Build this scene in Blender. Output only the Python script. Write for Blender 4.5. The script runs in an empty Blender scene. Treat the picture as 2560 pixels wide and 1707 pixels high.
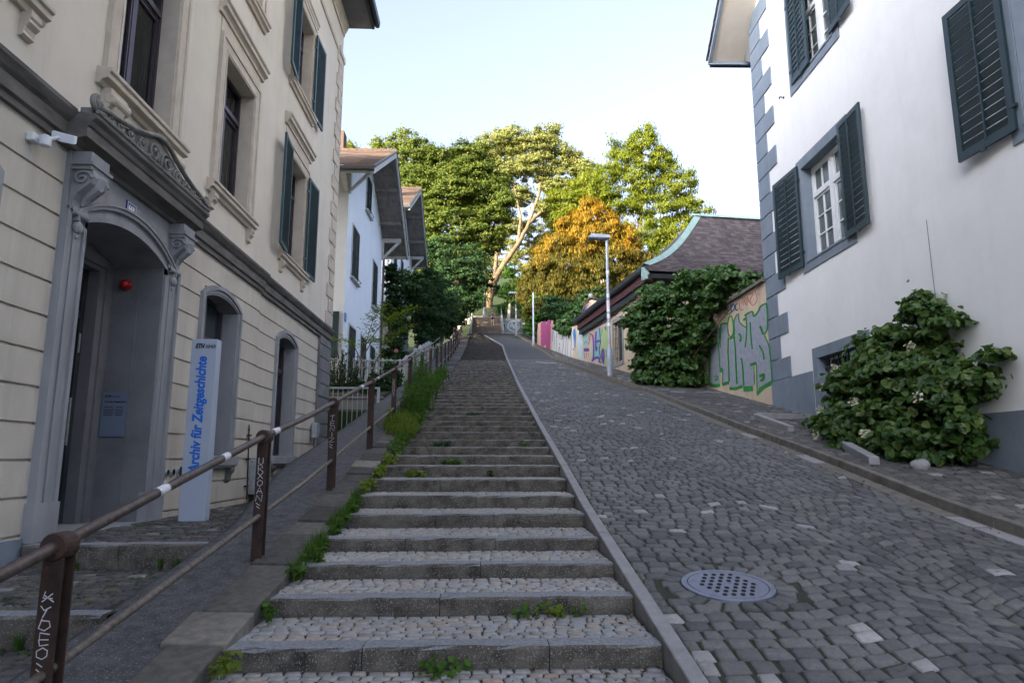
import bpy, math, random
import numpy as np
from mathutils import Vector, Matrix, noise as mnoise
R = math.radians
rnd = random.Random(7)
nr = np.random.default_rng(11)
scene = bpy.context.scene
COL = scene.collection

# ---------------------------------------------------------------- camera, world, sun
CAM_PITCH, CAM_YAW = R(9.6255), R(2.3813)          # pitched up; turned a little right of the street axis (+Y)
cam_d = bpy.data.cameras.new('camera'); cam = bpy.data.objects.new('camera', cam_d); COL.objects.link(cam)
cam_d.lens = 24.0; cam_d.sensor_width = 36.0; cam_d.clip_start = 0.05; cam_d.clip_end = 3000
cam.location = (0, 0, 0); cam.rotation_euler = (math.pi/2 + CAM_PITCH, 0, -CAM_YAW)
scene.camera = cam

SUN_EL, SUN_AZ = R(10.5), math.atan2(-0.66, -0.75)   # low evening sun, behind and left of the camera
w = bpy.data.worlds.new("World"); scene.world = w; w.use_nodes = True
nt = w.node_tree; bg = nt.nodes['Background']
sky = nt.nodes.new('ShaderNodeTexSky'); sky.sky_type = 'NISHITA'; sky.sun_disc = False
sky.sun_elevation = SUN_EL
sd = Vector((math.cos(SUN_AZ)*math.cos(SUN_EL), math.sin(SUN_AZ)*math.cos(SUN_EL), math.sin(SUN_EL)))
sky.sun_rotation = math.atan2(sd.x, sd.y)             # measured from +Y towards +X
sky.air_density = 0.4; sky.dust_density = 10.0; sky.ozone_density = 3.0; sky.altitude = 400
hsv = nt.nodes.new('ShaderNodeHueSaturation'); hsv.inputs['Saturation'].default_value = 0.6   # thin evening haze: a paler, whiter sky
nt.links.new(sky.outputs[0], hsv.inputs['Color']); nt.links.new(hsv.outputs[0], bg.inputs[0]); bg.inputs[1].default_value = 0.15
sl = bpy.data.lights.new('sun', 'SUN'); so = bpy.data.objects.new('sun', sl); COL.objects.link(so)
sl.energy = 2.1; sl.angle = R(0.5); sl.color = (1.0, 0.79, 0.48)
so.rotation_euler = sd.to_track_quat('Z', 'Y').to_euler()
vs = scene.view_settings; vs.view_transform = 'Standard'; vs.look = 'None'; vs.gamma = 1; vs.exposure = 3.22
scene.cycles.max_bounces = 6; scene.cycles.diffuse_bounces = 4; scene.cycles.transparent_max_bounces = 6
scene.cycles.use_adaptive_sampling = True

# ---------------------------------------------------------------- ground profile of the sloping street
PROF = [(-30,-6.9),(-8,-3.2),(4.75,-1.2),(8.4,-.63),(11.6,-.02),(15.2,.62),(27,2.9),(42,6.04),(54,8.8),(64.5,11.62)]
def Z(y):
    for (a0,b0),(a1,b1) in zip(PROF, PROF[1:]):
        if y <= a1: return b0+(b1-b0)*(y-a0)/(a1-a0)
    return PROF[-1][1]
GUT = [(-10,5.6),(7,5.62),(12,5.7),(18,5.75),(24,5.7),(29,5.36),(35.5,4.85),(41,4.3),(49,4.02),(55,3.85),(64.5,3.0)]
def gut(y):
    for (a0,b0),(a1,b1) in zip(GUT, GUT[1:]):
        if y <= a1: return b0+(b1-b0)*(y-a0)/(a1-a0)
    return GUT[-1][1]
def kerbx(y):                                         # right edge of the stairs
    if y < 54.5: return 1.19+.0052*(y-4.7)
    return 1.45-(y-54.5)*.155
def stairl(y): return -1.66+.0052*(y-4.7)

# ---------------------------------------------------------------- things, parts, groups
ORG = {}
def props(o, label=None, cat=None, group=None, kind=None):
    if label: o['label'] = label
    if cat: o['category'] = cat
    if group: o['group'] = group
    if kind: o['kind'] = kind
    return o
def thing(name, label, cat, loc=(0,0,0), rz=0, group=None):
    o = bpy.data.objects.new(name, None); COL.objects.link(o); o.empty_display_size = .2
    o.location = loc; o.rotation_euler = (0,0,rz); ORG[o] = Vector(loc) if rz == 0 else Vector((0,0,0))
    return props(o, label, cat, group)
def ssetting(name, loc=(0,0,0)):
    o = bpy.data.objects.new(name, None); COL.objects.link(o); o.location = loc; ORG[o] = Vector(loc); o['kind'] = 'structure'
    return o
def copy_tree(o, parent=None):
    c = o.copy(); COL.objects.link(c)
    if parent is not None: c.parent = parent
    for ch in list(o.children): copy_tree(ch, c)
    return c

class MB:
    """collects shapes and links them as ONE mesh object"""
    def __init__(s): s.v=[]; s.f=[]
    def add(s, vs, fs):
        n=len(s.v); s.v += [tuple(p) for p in vs]; s.f += [tuple(i+n for i in f) for f in fs]
    def quad(s,a,b,c,d): s.add([a,b,c,d],[(0,1,2,3)])
    def poly(s,pts): s.add(pts,[tuple(range(len(pts)))])
    def box(s,x0,x1,y0,y1,z0,z1):
        s.add([(x0,y0,z0),(x1,y0,z0),(x1,y1,z0),(x0,y1,z0),(x0,y0,z1),(x1,y0,z1),(x1,y1,z1),(x0,y1,z1)],
              [(0,3,2,1),(4,5,6,7),(0,1,5,4),(1,2,6,5),(2,3,7,6),(3,0,4,7)])
    def hexa(s,p):   # 8 corners: bottom 4, top 4
        s.add(p,[(0,3,2,1),(4,5,6,7),(0,1,5,4),(1,2,6,5),(2,3,7,6),(3,0,4,7)])
    def prism(s,pts,vec):
        n=len(pts); vec=Vector(vec); q=[tuple(Vector(p)+vec) for p in pts]
        s.add(list(pts)+q,[tuple(reversed(range(n))),tuple(range(n,2*n))]+[(i,(i+1)%n,n+(i+1)%n,n+i) for i in range(n)])
    def tube(s,path,r,n=8,cap=True):
        path=[Vector(p) for p in path]; m=len(path)
        rs = r if isinstance(r,(list,tuple)) else [r]*m
        up=Vector((0,0,1)); vs=[]; prev=None
        for i,p in enumerate(path):
            t=(path[min(i+1,m-1)]-path[max(i-1,0)]);
            if t.length<1e-9: t=Vector((0,0,1))
            t.normalize()
            if prev is None:
                a=t.cross(up if abs(t.z)<.95 else Vector((1,0,0))).normalized()
            else:
                a=(prev-t*prev.dot(t))
                a = a.normalized() if a.length>1e-6 else t.cross(up).normalized()
            prev=a; b=t.cross(a)
            for k in range(n):
                an=2*math.pi*k/n; vs.append(p+(a*math.cos(an)+b*math.sin(an))*rs[i])
        fs=[(i*n+k,i*n+(k+1)%n,(i+1)*n+(k+1)%n,(i+1)*n+k) for i in range(m-1) for k in range(n)]
        if cap: fs += [tuple(reversed(range(n))),tuple(range((m-1)*n,m*n))]
        s.add(vs,fs)
    def lathe(s,c,prof,n=16,axis='z',half=False):   # prof: (r, h)
        vs=[];m=len(prof)
        for r,h in prof:
            for k in range(n):
                an=2*math.pi*k/n; u,v=r*math.cos(an),r*math.sin(an)
                vs.append({'z':(c[0]+u,c[1]+v,c[2]+h),'x':(c[0]+h,c[1]+u,c[2]+v),'y':(c[0]+u,c[1]+h,c[2]+v)}[axis])
        fs=[(i*n+k,i*n+(k+1)%n,(i+1)*n+(k+1)%n,(i+1)*n+k) for i in range(m-1) for k in range(n)]
        fs+=[tuple(reversed(range(n))),tuple(range((m-1)*n,m*n))]
        s.add(vs,fs)
    def ball(s,c,r,n=12,m=8,sc=(1,1,1)):
        vs=[];fs=[]
        for i in range(m+1):
            th=math.pi*i/m
            for k in range(n):
                an=2*math.pi*k/n; vs.append((c[0]+r*sc[0]*math.sin(th)*math.cos(an),c[1]+r*sc[1]*math.sin(th)*math.sin(an),c[2]+r*sc[2]*math.cos(th)))
        fs=[(i*n+k,i*n+(k+1)%n,(i+1)*n+(k+1)%n,(i+1)*n+k) for i in range(m) for k in range(n)]
        s.add(vs,fs)
    def build(s,name,m,parent=None,smooth=False,bevel=0,label=None,kind=None,cat=None,group=None):
        me=bpy.data.meshes.new(name)
        off=ORG.get(parent,Vector((0,0,0))) if parent is not None else Vector((0,0,0))
        vs=s.v if off.length==0 else [(a-off.x,b-off.y,c-off.z) for a,b,c in s.v]
        me.from_pydata(vs,[],s.f); me.materials.append(m)
        if smooth: me.shade_smooth()
        me.validate(); me.update()
        o=bpy.data.objects.new(name,me); COL.objects.link(o)
        if parent is not None: o.parent=parent; ORG[o]=off
        if bevel:
            md=o.modifiers.new('bevel','BEVEL'); md.width=bevel; md.segments=2; md.limit_method='ANGLE'; md.angle_limit=R(40)
        if smooth and bevel==0:
            try:
                md=me.set_sharp_from_angle(angle=R(45))
            except Exception: pass
        return props(o,label,cat,group,kind)

def npmesh(name, V, F4, m, parent=None, uv=None, **kw):
    """big quad mesh from numpy: V (n,3), F4 (k,4)"""
    me=bpy.data.meshes.new(name); n,k=len(V),len(F4); nv=F4.shape[1]
    off=ORG.get(parent,Vector((0,0,0))) if parent is not None else Vector((0,0,0))
    V=V-np.array(off)
    me.vertices.add(n); me.vertices.foreach_set('co',V.astype(np.float32).ravel())
    me.loops.add(nv*k); me.loops.foreach_set('vertex_index',F4.astype(np.int32).ravel())
    me.polygons.add(k); me.polygons.foreach_set('loop_start',np.arange(0,nv*k,nv,dtype=np.int32))
    me.update(calc_edges=True); me.materials.append(m)
    o=bpy.data.objects.new(name,me); COL.objects.link(o)
    if parent is not None: o.parent=parent; ORG[o]=off
    return props(o,**kw)

# ---------------------------------------------------------------- materials
def newmat(name):
    m=bpy.data.materials.new(name); m.use_nodes=True
    return m, m.node_tree, m.node_tree.nodes['Principled BSDF']
def c4(c): return (c[0],c[1],c[2],1)
def M(name,col,col2=None,scale=3.0,rough=.8,bump=.0,bscale=60,spec=.3,metal=0,stretch=None,island=0,detail=4,speck=None,streak=0,patch=0):
    """plain painted / plastered surface: two-tone noise mottling, optional stretched streaks, fine bump"""
    m,t,b=newmat(name); L=t.links.new
    b.inputs['Roughness'].default_value=rough; b.inputs['Metallic'].default_value=metal
    b.inputs['Specular IOR Level'].default_value=spec
    tc=t.nodes.new('ShaderNodeTexCoord'); co=tc.outputs['Object']
    if stretch:
        mp=t.nodes.new('ShaderNodeMapping'); mp.inputs['Scale'].default_value=stretch; L(co,mp.inputs[0]); co=mp.outputs[0]
    col2=col2 or tuple(x*.82 for x in col)
    nz=t.nodes.new('ShaderNodeTexNoise'); nz.inputs['Scale'].default_value=scale; nz.inputs['Detail'].default_value=detail; nz.inputs['Roughness'].default_value=.62
    L(co,nz.inputs['Vector'])
    rp=t.nodes.new('ShaderNodeValToRGB'); rp.color_ramp.elements[0].position=.32; rp.color_ramp.elements[1].position=.62
    rp.color_ramp.elements[0].color=c4(col2); rp.color_ramp.elements[1].color=c4(col); L(nz.outputs['Fac'],rp.inputs[0])
    out=rp.outputs[0]
    if speck:
        n2=t.nodes.new('ShaderNodeTexNoise'); n2.inputs['Scale'].default_value=speck[0]; n2.inputs['Detail'].default_value=2; L(tc.outputs['Object'],n2.inputs['Vector'])
        r2=t.nodes.new('ShaderNodeValToRGB'); r2.color_ramp.elements[0].position=speck[2]; r2.color_ramp.elements[1].position=speck[2]+.1
        L(n2.outputs['Fac'],r2.inputs[0])
        mx=t.nodes.new('ShaderNodeMix'); mx.data_type='RGBA'; L(r2.outputs[0],mx.inputs[0]); L(out,mx.inputs[6]); mx.inputs[7].default_value=c4(speck[1]); out=mx.outputs[2]
    for amt,sc,lo,hi in ((streak,(2.2,2.2,.16),.50,.72),(patch,(.55,.55,.55),.42,.68)):
        if amt:   # rain streaks and old patches of dirt, each with its own outline
            mp2=t.nodes.new('ShaderNodeMapping'); mp2.inputs['Scale'].default_value=sc; L(tc.outputs['Object'],mp2.inputs[0])
            n4=t.nodes.new('ShaderNodeTexNoise'); n4.inputs['Scale'].default_value=1.6; n4.inputs['Detail'].default_value=6; n4.inputs['Roughness'].default_value=.7; L(mp2.outputs[0],n4.inputs['Vector'])
            m4=t.nodes.new('ShaderNodeMapRange'); m4.inputs[1].default_value=lo; m4.inputs[2].default_value=hi; m4.inputs[3].default_value=1; m4.inputs[4].default_value=1-amt; L(n4.outputs['Fac'],m4.inputs[0])
            x4=t.nodes.new('ShaderNodeMix'); x4.data_type='RGBA'; x4.blend_type='MULTIPLY'; x4.inputs[0].default_value=1; L(out,x4.inputs[6]); L(m4.outputs[0],x4.inputs[7]); out=x4.outputs[2]
    if island:
        g=t.nodes.new('ShaderNodeNewGeometry'); hs=t.nodes.new('ShaderNodeHueSaturation')
        mr=t.nodes.new('ShaderNodeMapRange'); mr.inputs[3].default_value=1-island; mr.inputs[4].default_value=1+island
        L(g.outputs['Random Per Island'],mr.inputs[0]); L(mr.outputs[0],hs.inputs['Value']); L(out,hs.inputs['Color']); out=hs.outputs[0]
    L(out,b.inputs['Base Color'])
    if bump:
        n3=t.nodes.new('ShaderNodeTexNoise'); n3.inputs['Scale'].default_value=bscale; n3.inputs['Detail'].default_value=3; L(tc.outputs['Object'],n3.inputs['Vector'])
        bp=t.nodes.new('ShaderNodeBump'); bp.inputs['Strength'].default_value=bump; bp.inputs['Distance'].default_value=.01; L(n3.outputs['Fac'],bp.inputs['Height']); L(bp.outputs[0],b.inputs['Normal'])
    return m
def MR(name,stops,rough=.85,bump=.3,bscale=70,mott=.25,mscale=25,spec=.3):
    """one colour per stone / per piece: ramp over Random Per Island, times fine mottling"""
    m,t,b=newmat(name); L=t.links.new; b.inputs['Roughness'].default_value=rough; b.inputs['Specular IOR Level'].default_value=spec
    g=t.nodes.new('ShaderNodeNewGeometry'); rp=t.nodes.new('ShaderNodeValToRGB'); cr=rp.color_ramp
    while len(cr.elements)<len(stops): cr.elements.new(.5)
    for e,(p,c) in zip(cr.elements,stops): e.position=p; e.color=c4(c)
    L(g.outputs['Random Per Island'],rp.inputs[0])
    tc=t.nodes.new('ShaderNodeTexCoord'); nz=t.nodes.new('ShaderNodeTexNoise'); nz.inputs['Scale'].default_value=mscale; nz.inputs['Detail'].default_value=5; L(tc.outputs['Object'],nz.inputs['Vector'])
    mr=t.nodes.new('ShaderNodeMapRange'); mr.inputs[1].default_value=.25; mr.inputs[2].default_value=.75; mr.inputs[3].default_value=1-mott; mr.inputs[4].default_value=1+mott; L(nz.outputs['Fac'],mr.inputs[0])
    mx=t.nodes.new('ShaderNodeMix'); mx.data_type='RGBA'; mx.blend_type='MULTIPLY'; mx.inputs[0].default_value=1; L(rp.outputs[0],mx.inputs[6]); L(mr.outputs[0],mx.inputs[7])
    n5=t.nodes.new('ShaderNodeTexNoise'); n5.inputs['Scale'].default_value=.55; n5.inputs['Detail'].default_value=4; L(tc.outputs['Object'],n5.inputs['Vector'])
    m5=t.nodes.new('ShaderNodeMapRange'); m5.inputs[1].default_value=.3; m5.inputs[2].default_value=.7; m5.inputs[3].default_value=.82; m5.inputs[4].default_value=1.15; L(n5.outputs['Fac'],m5.inputs[0])
    x5=t.nodes.new('ShaderNodeMix'); x5.data_type='RGBA'; x5.blend_type='MULTIPLY'; x5.inputs[0].default_value=1; L(mx.outputs[2],x5.inputs[6]); L(m5.outputs[0],x5.inputs[7])
    L(x5.outputs[2],b.inputs['Base Color'])
    if bump:
        n3=t.nodes.new('ShaderNodeTexNoise'); n3.inputs['Scale'].default_value=bscale; n3.inputs['Detail'].default_value=4; L(tc.outputs['Object'],n3.inputs['Vector'])
        bp=t.nodes.new('ShaderNodeBump'); bp.inputs['Strength'].default_value=bump; bp.inputs['Distance'].default_value=.012; L(n3.outputs['Fac'],bp.inputs['Height']); L(bp.outputs[0],b.inputs['Normal'])
    return m
def LEAF(name,stops,trans=.35,rough=.65,spec=.12):
    m,t,b=newmat(name); L=t.links.new
    g=t.nodes.new('ShaderNodeNewGeometry'); rp=t.nodes.new('ShaderNodeValToRGB'); cr=rp.color_ramp
    while len(cr.elements)<len(stops): cr.elements.new(.5)
    for i,(e,c) in enumerate(zip(cr.elements,stops)): e.position=i/(len(stops)-1); e.color=c4(c)
    L(g.outputs['Random Per Island'],rp.inputs[0])
    L(rp.outputs[0],b.inputs['Base Color']); b.inputs['Roughness'].default_value=rough; b.inputs['Specular IOR Level'].default_value=spec
    tr=t.nodes.new('ShaderNodeBsdfTranslucent'); hs=t.nodes.new('ShaderNodeHueSaturation'); hs.inputs['Value'].default_value=1.5; hs.inputs['Saturation'].default_value=1.1
    L(rp.outputs[0],hs.inputs['Color']); L(hs.outputs[0],tr.inputs['Color'])
    mx=t.nodes.new('ShaderNodeMixShader'); mx.inputs[0].default_value=trans; L(b.outputs[0],mx.inputs[1]); L(tr.outputs[0],mx.inputs[2])
    L(mx.outputs[0],t.nodes['Material Output'].inputs[0])
    return m
def GLASS(name,col=(.03,.04,.045),rough=.06):
    m,t,b=newmat(name); b.inputs['Base Color'].default_value=c4(col); b.inputs['Roughness'].default_value=rough; b.inputs['Specular IOR Level'].default_value=.8
    return m

m_cream=M('cream_plaster',(.66,.605,.505),(.62,.57,.47),scale=1.1,rough=.9,bump=.2,bscale=90,streak=.10,patch=.05)
m_creamlow=M('cream_plaster_rusticated',(.57,.525,.44),(.50,.46,.38),scale=1.6,rough=.9,bump=.3,bscale=60,stretch=(1,1,.45),streak=.16,patch=.08)
m_trim=M('beige_stone_trim',(.56,.49,.40),(.47,.41,.33),scale=4,rough=.85,bump=.12,bscale=70)
m_grey=M('grey_portal_stone',(.31,.315,.32),(.24,.245,.25),scale=2.2,rough=.85,bump=.25,bscale=80,stretch=(1,1,.5),streak=.2)
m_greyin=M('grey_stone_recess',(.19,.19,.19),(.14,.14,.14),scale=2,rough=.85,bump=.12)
m_ped=M('carved_sandstone',(.25,.24,.22),(.15,.145,.13),scale=9,rough=.9,bump=.2)
m_band=M('weathered_stone_cornice',(.16,.15,.135),(.085,.08,.072),scale=3.5,rough=.9,bump=.25,stretch=(1,.5,2.5))
m_purple=M('dark_window_wood',(.045,.03,.04),(.03,.02,.03),rough=.45,spec=.5)
m_curt=M('white_curtain',(.42,.44,.43),(.30,.32,.31),scale=14,rough=.9,stretch=(1,9,.12))
def GLASST(name):
    m,t,b=newmat(name); L=t.links.new; b.inputs['Base Color'].default_value=c4((.02,.025,.025)); b.inputs['Roughness'].default_value=.03
    g=t.nodes.new('ShaderNodeBsdfGlossy'); g.inputs['Roughness'].default_value=.02; g.inputs['Color'].default_value=c4((.9,.95,.95))
    tr=t.nodes.new('ShaderNodeBsdfTransparent'); tr.inputs['Color'].default_value=c4((.86,.90,.89))
    fr=t.nodes.new('ShaderNodeFresnel'); fr.inputs['IOR'].default_value=1.5
    mx=t.nodes.new('ShaderNodeMixShader'); L(fr.outputs[0],mx.inputs[0]); L(tr.outputs[0],mx.inputs[1]); L(g.outputs[0],mx.inputs[2]); L(mx.outputs[0],t.nodes['Material Output'].inputs[0])
    return m
m_glassT=GLASST('clear_window_glass'); m_glass=GLASS('dark_window_glass'); m_glass2=GLASS('pale_window_glass',(.10,.115,.115),.05)
m_teal=M('teal_shutter_paint',(.028,.075,.08),(.018,.05,.055),rough=.5,spec=.4)
m_dkgreen=M('dark_green_shutter_paint',(.016,.035,.032),(.01,.024,.022),rough=.55,spec=.35)
m_rshut=M('blue_green_shutter_paint',(.011,.03,.036),(.008,.022,.027),rough=.42,spec=.5)
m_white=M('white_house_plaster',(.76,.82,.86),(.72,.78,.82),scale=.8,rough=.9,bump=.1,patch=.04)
m_whiteside=M('shaded_side_and_trim',(.52,.52,.51),(.47,.47,.46),scale=.8,rough=.9)  # shade on the white side walls put into this grey; also used for window trim
m_wood=M('greyed_roof_wood',(.27,.255,.235),(.17,.16,.15),scale=5,rough=.8,stretch=(1,.3,1))
m_woodlt=M('pale_painted_wood',(.55,.55,.53),(.45,.45,.43),scale=6,rough=.7)
m_tile=MR('red_brown_roof_tiles',[(0,(.055,.038,.03)),(.5,(.085,.056,.043)),(1,(.12,.085,.065))],bump=.2)
m_gutter=M('dark_gutter_metal',(.035,.04,.042),(.02,.024,.025),rough=.5,spec=.5)
m_ptile=MR('plum_brown_roof_tiles',[(0,(.046,.036,.036)),(.5,(.064,.05,.05)),(1,(.095,.075,.075))],bump=.2,mscale=6)
m_copper=M('green_copper',(.27,.36,.32),(.20,.29,.26),scale=3,rough=.6)
m_redwood=M('dull_red_fascia',(.085,.032,.032),(.055,.025,.025),scale=5,rough=.7)
m_wallb=M('beige_wall_plaster',(.60,.47,.335),(.50,.39,.28),scale=1.6,rough=.9,bump=.35,bscale=50,streak=.2,patch=.15)
m_coping=M('mossy_coping_stone',(.17,.155,.135),(.10,.09,.075),scale=5,rough=.9,bump=.3)
m_right=M('pale_lilac_plaster',(.79,.775,.75),(.755,.74,.72),scale=.7,rough=.92,bump=.25,bscale=45,streak=.03,patch=.06)
m_rgrey=M('blue_grey_wall_paint',(.20,.235,.275),(.17,.20,.24),scale=2,rough=.8,bump=.2,streak=.10,patch=.08)
m_soffit=M('beige_soffit',(.56,.50,.42),(.50,.44,.37),scale=1.5,rough=.9)
m_wframe=M('white_window_paint',(.70,.71,.70),(.62,.63,.62),rough=.5)
m_iron=M('dark_iron_bars',(.035,.035,.037),(.02,.02,.02),rough=.6,metal=.3)
m_rust=M('rusty_brown_steel',(.058,.032,.023),(.03,.019,.015),scale=9,rough=.65,bump=.15,speck=(26,(.16,.12,.10),.68))
m_rail=M('worn_handrail_pipe',(.115,.085,.07),(.06,.045,.038),scale=22,rough=.5,metal=.35,spec=.5,speck=(40,(.28,.25,.22),.66))
m_rail2=M('worn_lower_pipe',(.19,.165,.135),(.09,.07,.055),scale=26,rough=.6,metal=.2)
m_galv=M('galvanised_steel',(.40,.43,.44),(.30,.33,.34),scale=12,rough=.45,metal=.4)
m_lamp=M('grey_lamp_paint',(.33,.36,.40),(.27,.30,.33),scale=6,rough=.45,metal=.2)
m_lampd=M('lamp_underside_glass',(.09,.10,.11),rough=.3)
m_tagw=M('white_marker_paint',(.72,.70,.72),rough=.6)
m_stick=M('white_sticker',(.72,.72,.74),(.5,.5,.52),scale=60,rough=.5)
m_sign=M('pale_grey_sign_panel',(.42,.47,.55),(.40,.45,.53),scale=1,rough=.35,spec=.5)
m_blue=M('blue_sign_letters',(.012,.16,.62),(.012,.15,.6),rough=.4)
m_black=M('black_sign_letters',(.012,.012,.014),rough=.4)
m_plaq=M('translucent_plaque',(.17,.21,.27),(.155,.195,.25),scale=1,rough=.2,spec=.6)
m_red=M('red_alarm_plastic',(.42,.012,.012),rough=.3,spec=.6)
m_wplastic=M('white_plastic',(.70,.72,.74),(.66,.68,.70),rough=.4)
m_enamel=M('blue_enamel',(.02,.03,.16),rough=.3); m_enamelw=M('white_enamel',(.75,.75,.75),rough=.3)
m_fence=M('grey_white_pickets',(.50,.49,.45),(.36,.355,.33),scale=8,rough=.85,island=.15,stretch=(1,1,.3))
m_granite=M('speckled_granite',(.135,.120,.097),(.035,.031,.025),scale=5.5,rough=.9,bump=.7,bscale=110,speck=(95,(.25,.24,.215),.57),detail=6)
m_granitetop=M('worn_granite_top',(.26,.27,.285),(.19,.195,.205),scale=9,rough=.75,bump=.25,bscale=120,speck=(130,(.40,.40,.41),.62))
m_kerb=M('pale_granite_kerb',(.27,.265,.265),(.20,.195,.195),scale=5,rough=.75,bump=.25,bscale=120,speck=(150,(.36,.36,.36),.6))
m_slab=MR('border_slabs',[(0,(.05,.046,.042)),(.55,(.095,.088,.078)),(.85,(.125,.115,.10)),(1,(.21,.195,.165))],bump=.5,bscale=60,mott=.35,mscale=14)
m_strip=M('rough_concrete_strip',(.105,.106,.108),(.05,.051,.053),scale=9,rough=.92,bump=.8,bscale=55,speck=(70,(.24,.235,.23),.6),detail=6)
m_earth=M('joint_earth',(.045,.042,.034),(.028,.036,.016),scale=6,rough=.95,bump=.4)
m_cobble=MR('road_cobbles',[(0,(.062,.063,.063)),(.3,(.087,.088,.088)),(.55,(.110,.108,.103)),(.8,(.128,.127,.122)),(.978,(.130,.125,.118)),(.981,(.24,.235,.225)),(1,(.33,.32,.31))],rough=.7,bump=.45,bscale=55,mott=.2,mscale=30,spec=.4)
m_pave=MR('footway_setts',[(0,(.065,.062,.06)),(.6,(.10,.095,.09)),(.95,(.135,.127,.12)),(.96,(.20,.19,.18)),(1,(.27,.255,.24))],rough=.85,bump=.5,mott=.25)
m_tread=MR('tread_setts',[(0,(.25,.24,.222)),(.35,(.32,.31,.29)),(.6,(.30,.31,.315)),(.85,(.33,.305,.27)),(1,(.35,.275,.22))],rough=.85,bump=.45,mott=.2)
m_asph=M('dark_asphalt',(.075,.078,.085),(.058,.06,.066),scale=4,rough=.85,bump=.3)
m_upstep=M('brown_stone_steps',(.19,.15,.12),(.12,.095,.077),scale=5,rough=.9,bump=.3)
m_conc=M('pale_concrete',(.26,.25,.235),(.19,.185,.17),scale=3,rough=.85,bump=.15)
m_grass=M('grass_slope',(.028,.046,.011),(.016,.028,.008),scale=2.5,rough=.95,bump=.5)
m_soil=M('garden_soil',(.05,.055,.025),(.03,.035,.018),scale=2,rough=.95)
m_iron2=M('cast_iron_grate',(.16,.175,.23),(.115,.125,.165),scale=10,rough=.4,metal=.35,spec=.5)
m_hole=M('dark_hole',(.012,.012,.013),rough=.9)
m_yellow=M('ochre_gutter_stain',(.13,.10,.06),(.08,.065,.045),scale=9,rough=.9)
m_wline=M('worn_white_marking',(.5,.5,.48),(.35,.35,.34),scale=12,rough=.8)
m_skin=M('skin',(.50,.30,.22),rough=.6); m_cloth=M('grey_sports_top',(.13,.13,.17),rough=.9); m_shorts=M('black_shorts',(.014,.012,.016),rough=.9)
m_cap=M('orange_red_cap',(.55,.12,.06),rough=.8); m_shoe=M('pale_shoe',(.6,.58,.52),rough=.6); m_pink=M('pink_sleeve',(.55,.28,.30),rough=.8)
m_bark=M('plane_bark',(.17,.115,.065),(.085,.06,.038),scale=1.6,rough=.9,bump=.4,bscale=6)
m_bark2=M('dark_bark',(.12,.09,.065),(.06,.045,.032),scale=4,rough=.95,bump=.4)
l_ever=LEAF('evergreen_leaves',[(.028,.050,.010),(.052,.085,.012),(.08,.11,.016),(.12,.115,.018)],trans=.25)
l_plane=LEAF('plane_leaves',[(.12,.15,.045),(.18,.21,.06),(.23,.24,.075),(.25,.22,.085)],trans=.5)
l_right=LEAF('lime_green_leaves',[(.075,.115,.012),(.12,.16,.016),(.165,.185,.02),(.20,.20,.03)],trans=.5)
l_yew=LEAF('shaded_olive_foliage',[(.035,.042,.010),(.058,.062,.012),(.085,.078,.013),(.13,.085,.012)],trans=.35)  # lower yew: its shade is put into the olive leaf colour
l_yewlit=LEAF('sunlit_gold_foliage',[(.10,.085,.012),(.17,.12,.013),(.25,.145,.013),(.33,.16,.014)],trans=.35)  # yew top: evening sunlight put into the golden leaf colour
l_dark=LEAF('dark_shrub_leaves',[(.015,.038,.014),(.028,.06,.02),(.046,.088,.028)],trans=.25)
l_mid=LEAF('mid_green_leaves',[(.03,.075,.015),(.05,.11,.02),(.075,.15,.025)],trans=.35)
l_ivy=LEAF('ivy_leaves',[(.024,.06,.014),(.042,.098,.022),(.07,.14,.03),(.10,.165,.04)],trans=.3,rough=.4,spec=.35)
l_hyd=LEAF('climbing_hydrangea_leaves',[(.028,.065,.016),(.048,.105,.024),(.075,.14,.03),(.12,.155,.04)],trans=.32,rough=.4,spec=.35)
l_weed=LEAF('weed_leaves',[(.038,.085,.014),(.06,.125,.02),(.09,.16,.03)],trans=.35)
l_yweed=LEAF('yellow_green_leaves',[(.085,.14,.02),(.13,.18,.025),(.19,.22,.035)],trans=.4)
l_cream=LEAF('cream_flowers',[(.5,.48,.30),(.62,.6,.45)],trans=.2)
l_pink=LEAF('pink_petals',[(.55,.2,.22),(.65,.32,.33)],trans=.3)
# ================================================================ the street: ground, stairs, road, footway
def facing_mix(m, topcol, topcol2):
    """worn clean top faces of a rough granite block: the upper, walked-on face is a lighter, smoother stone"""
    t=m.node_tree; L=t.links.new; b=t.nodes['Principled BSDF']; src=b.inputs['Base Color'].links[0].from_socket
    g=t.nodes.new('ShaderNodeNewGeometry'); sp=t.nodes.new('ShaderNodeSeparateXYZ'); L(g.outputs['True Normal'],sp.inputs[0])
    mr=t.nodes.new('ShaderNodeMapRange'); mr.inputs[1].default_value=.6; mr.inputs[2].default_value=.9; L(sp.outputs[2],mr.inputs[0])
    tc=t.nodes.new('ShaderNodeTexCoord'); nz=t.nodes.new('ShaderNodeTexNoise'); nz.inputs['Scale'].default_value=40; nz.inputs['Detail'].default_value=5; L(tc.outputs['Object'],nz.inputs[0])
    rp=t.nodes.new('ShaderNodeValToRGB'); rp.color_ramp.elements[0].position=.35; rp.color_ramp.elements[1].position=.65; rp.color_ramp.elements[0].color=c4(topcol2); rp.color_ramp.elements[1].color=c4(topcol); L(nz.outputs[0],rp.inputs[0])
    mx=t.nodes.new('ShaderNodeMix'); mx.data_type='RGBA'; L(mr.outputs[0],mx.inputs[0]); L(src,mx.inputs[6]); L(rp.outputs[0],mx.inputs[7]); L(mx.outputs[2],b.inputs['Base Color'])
facing_mix(m_granite,(.27,.28,.30),(.17,.175,.19))
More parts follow.
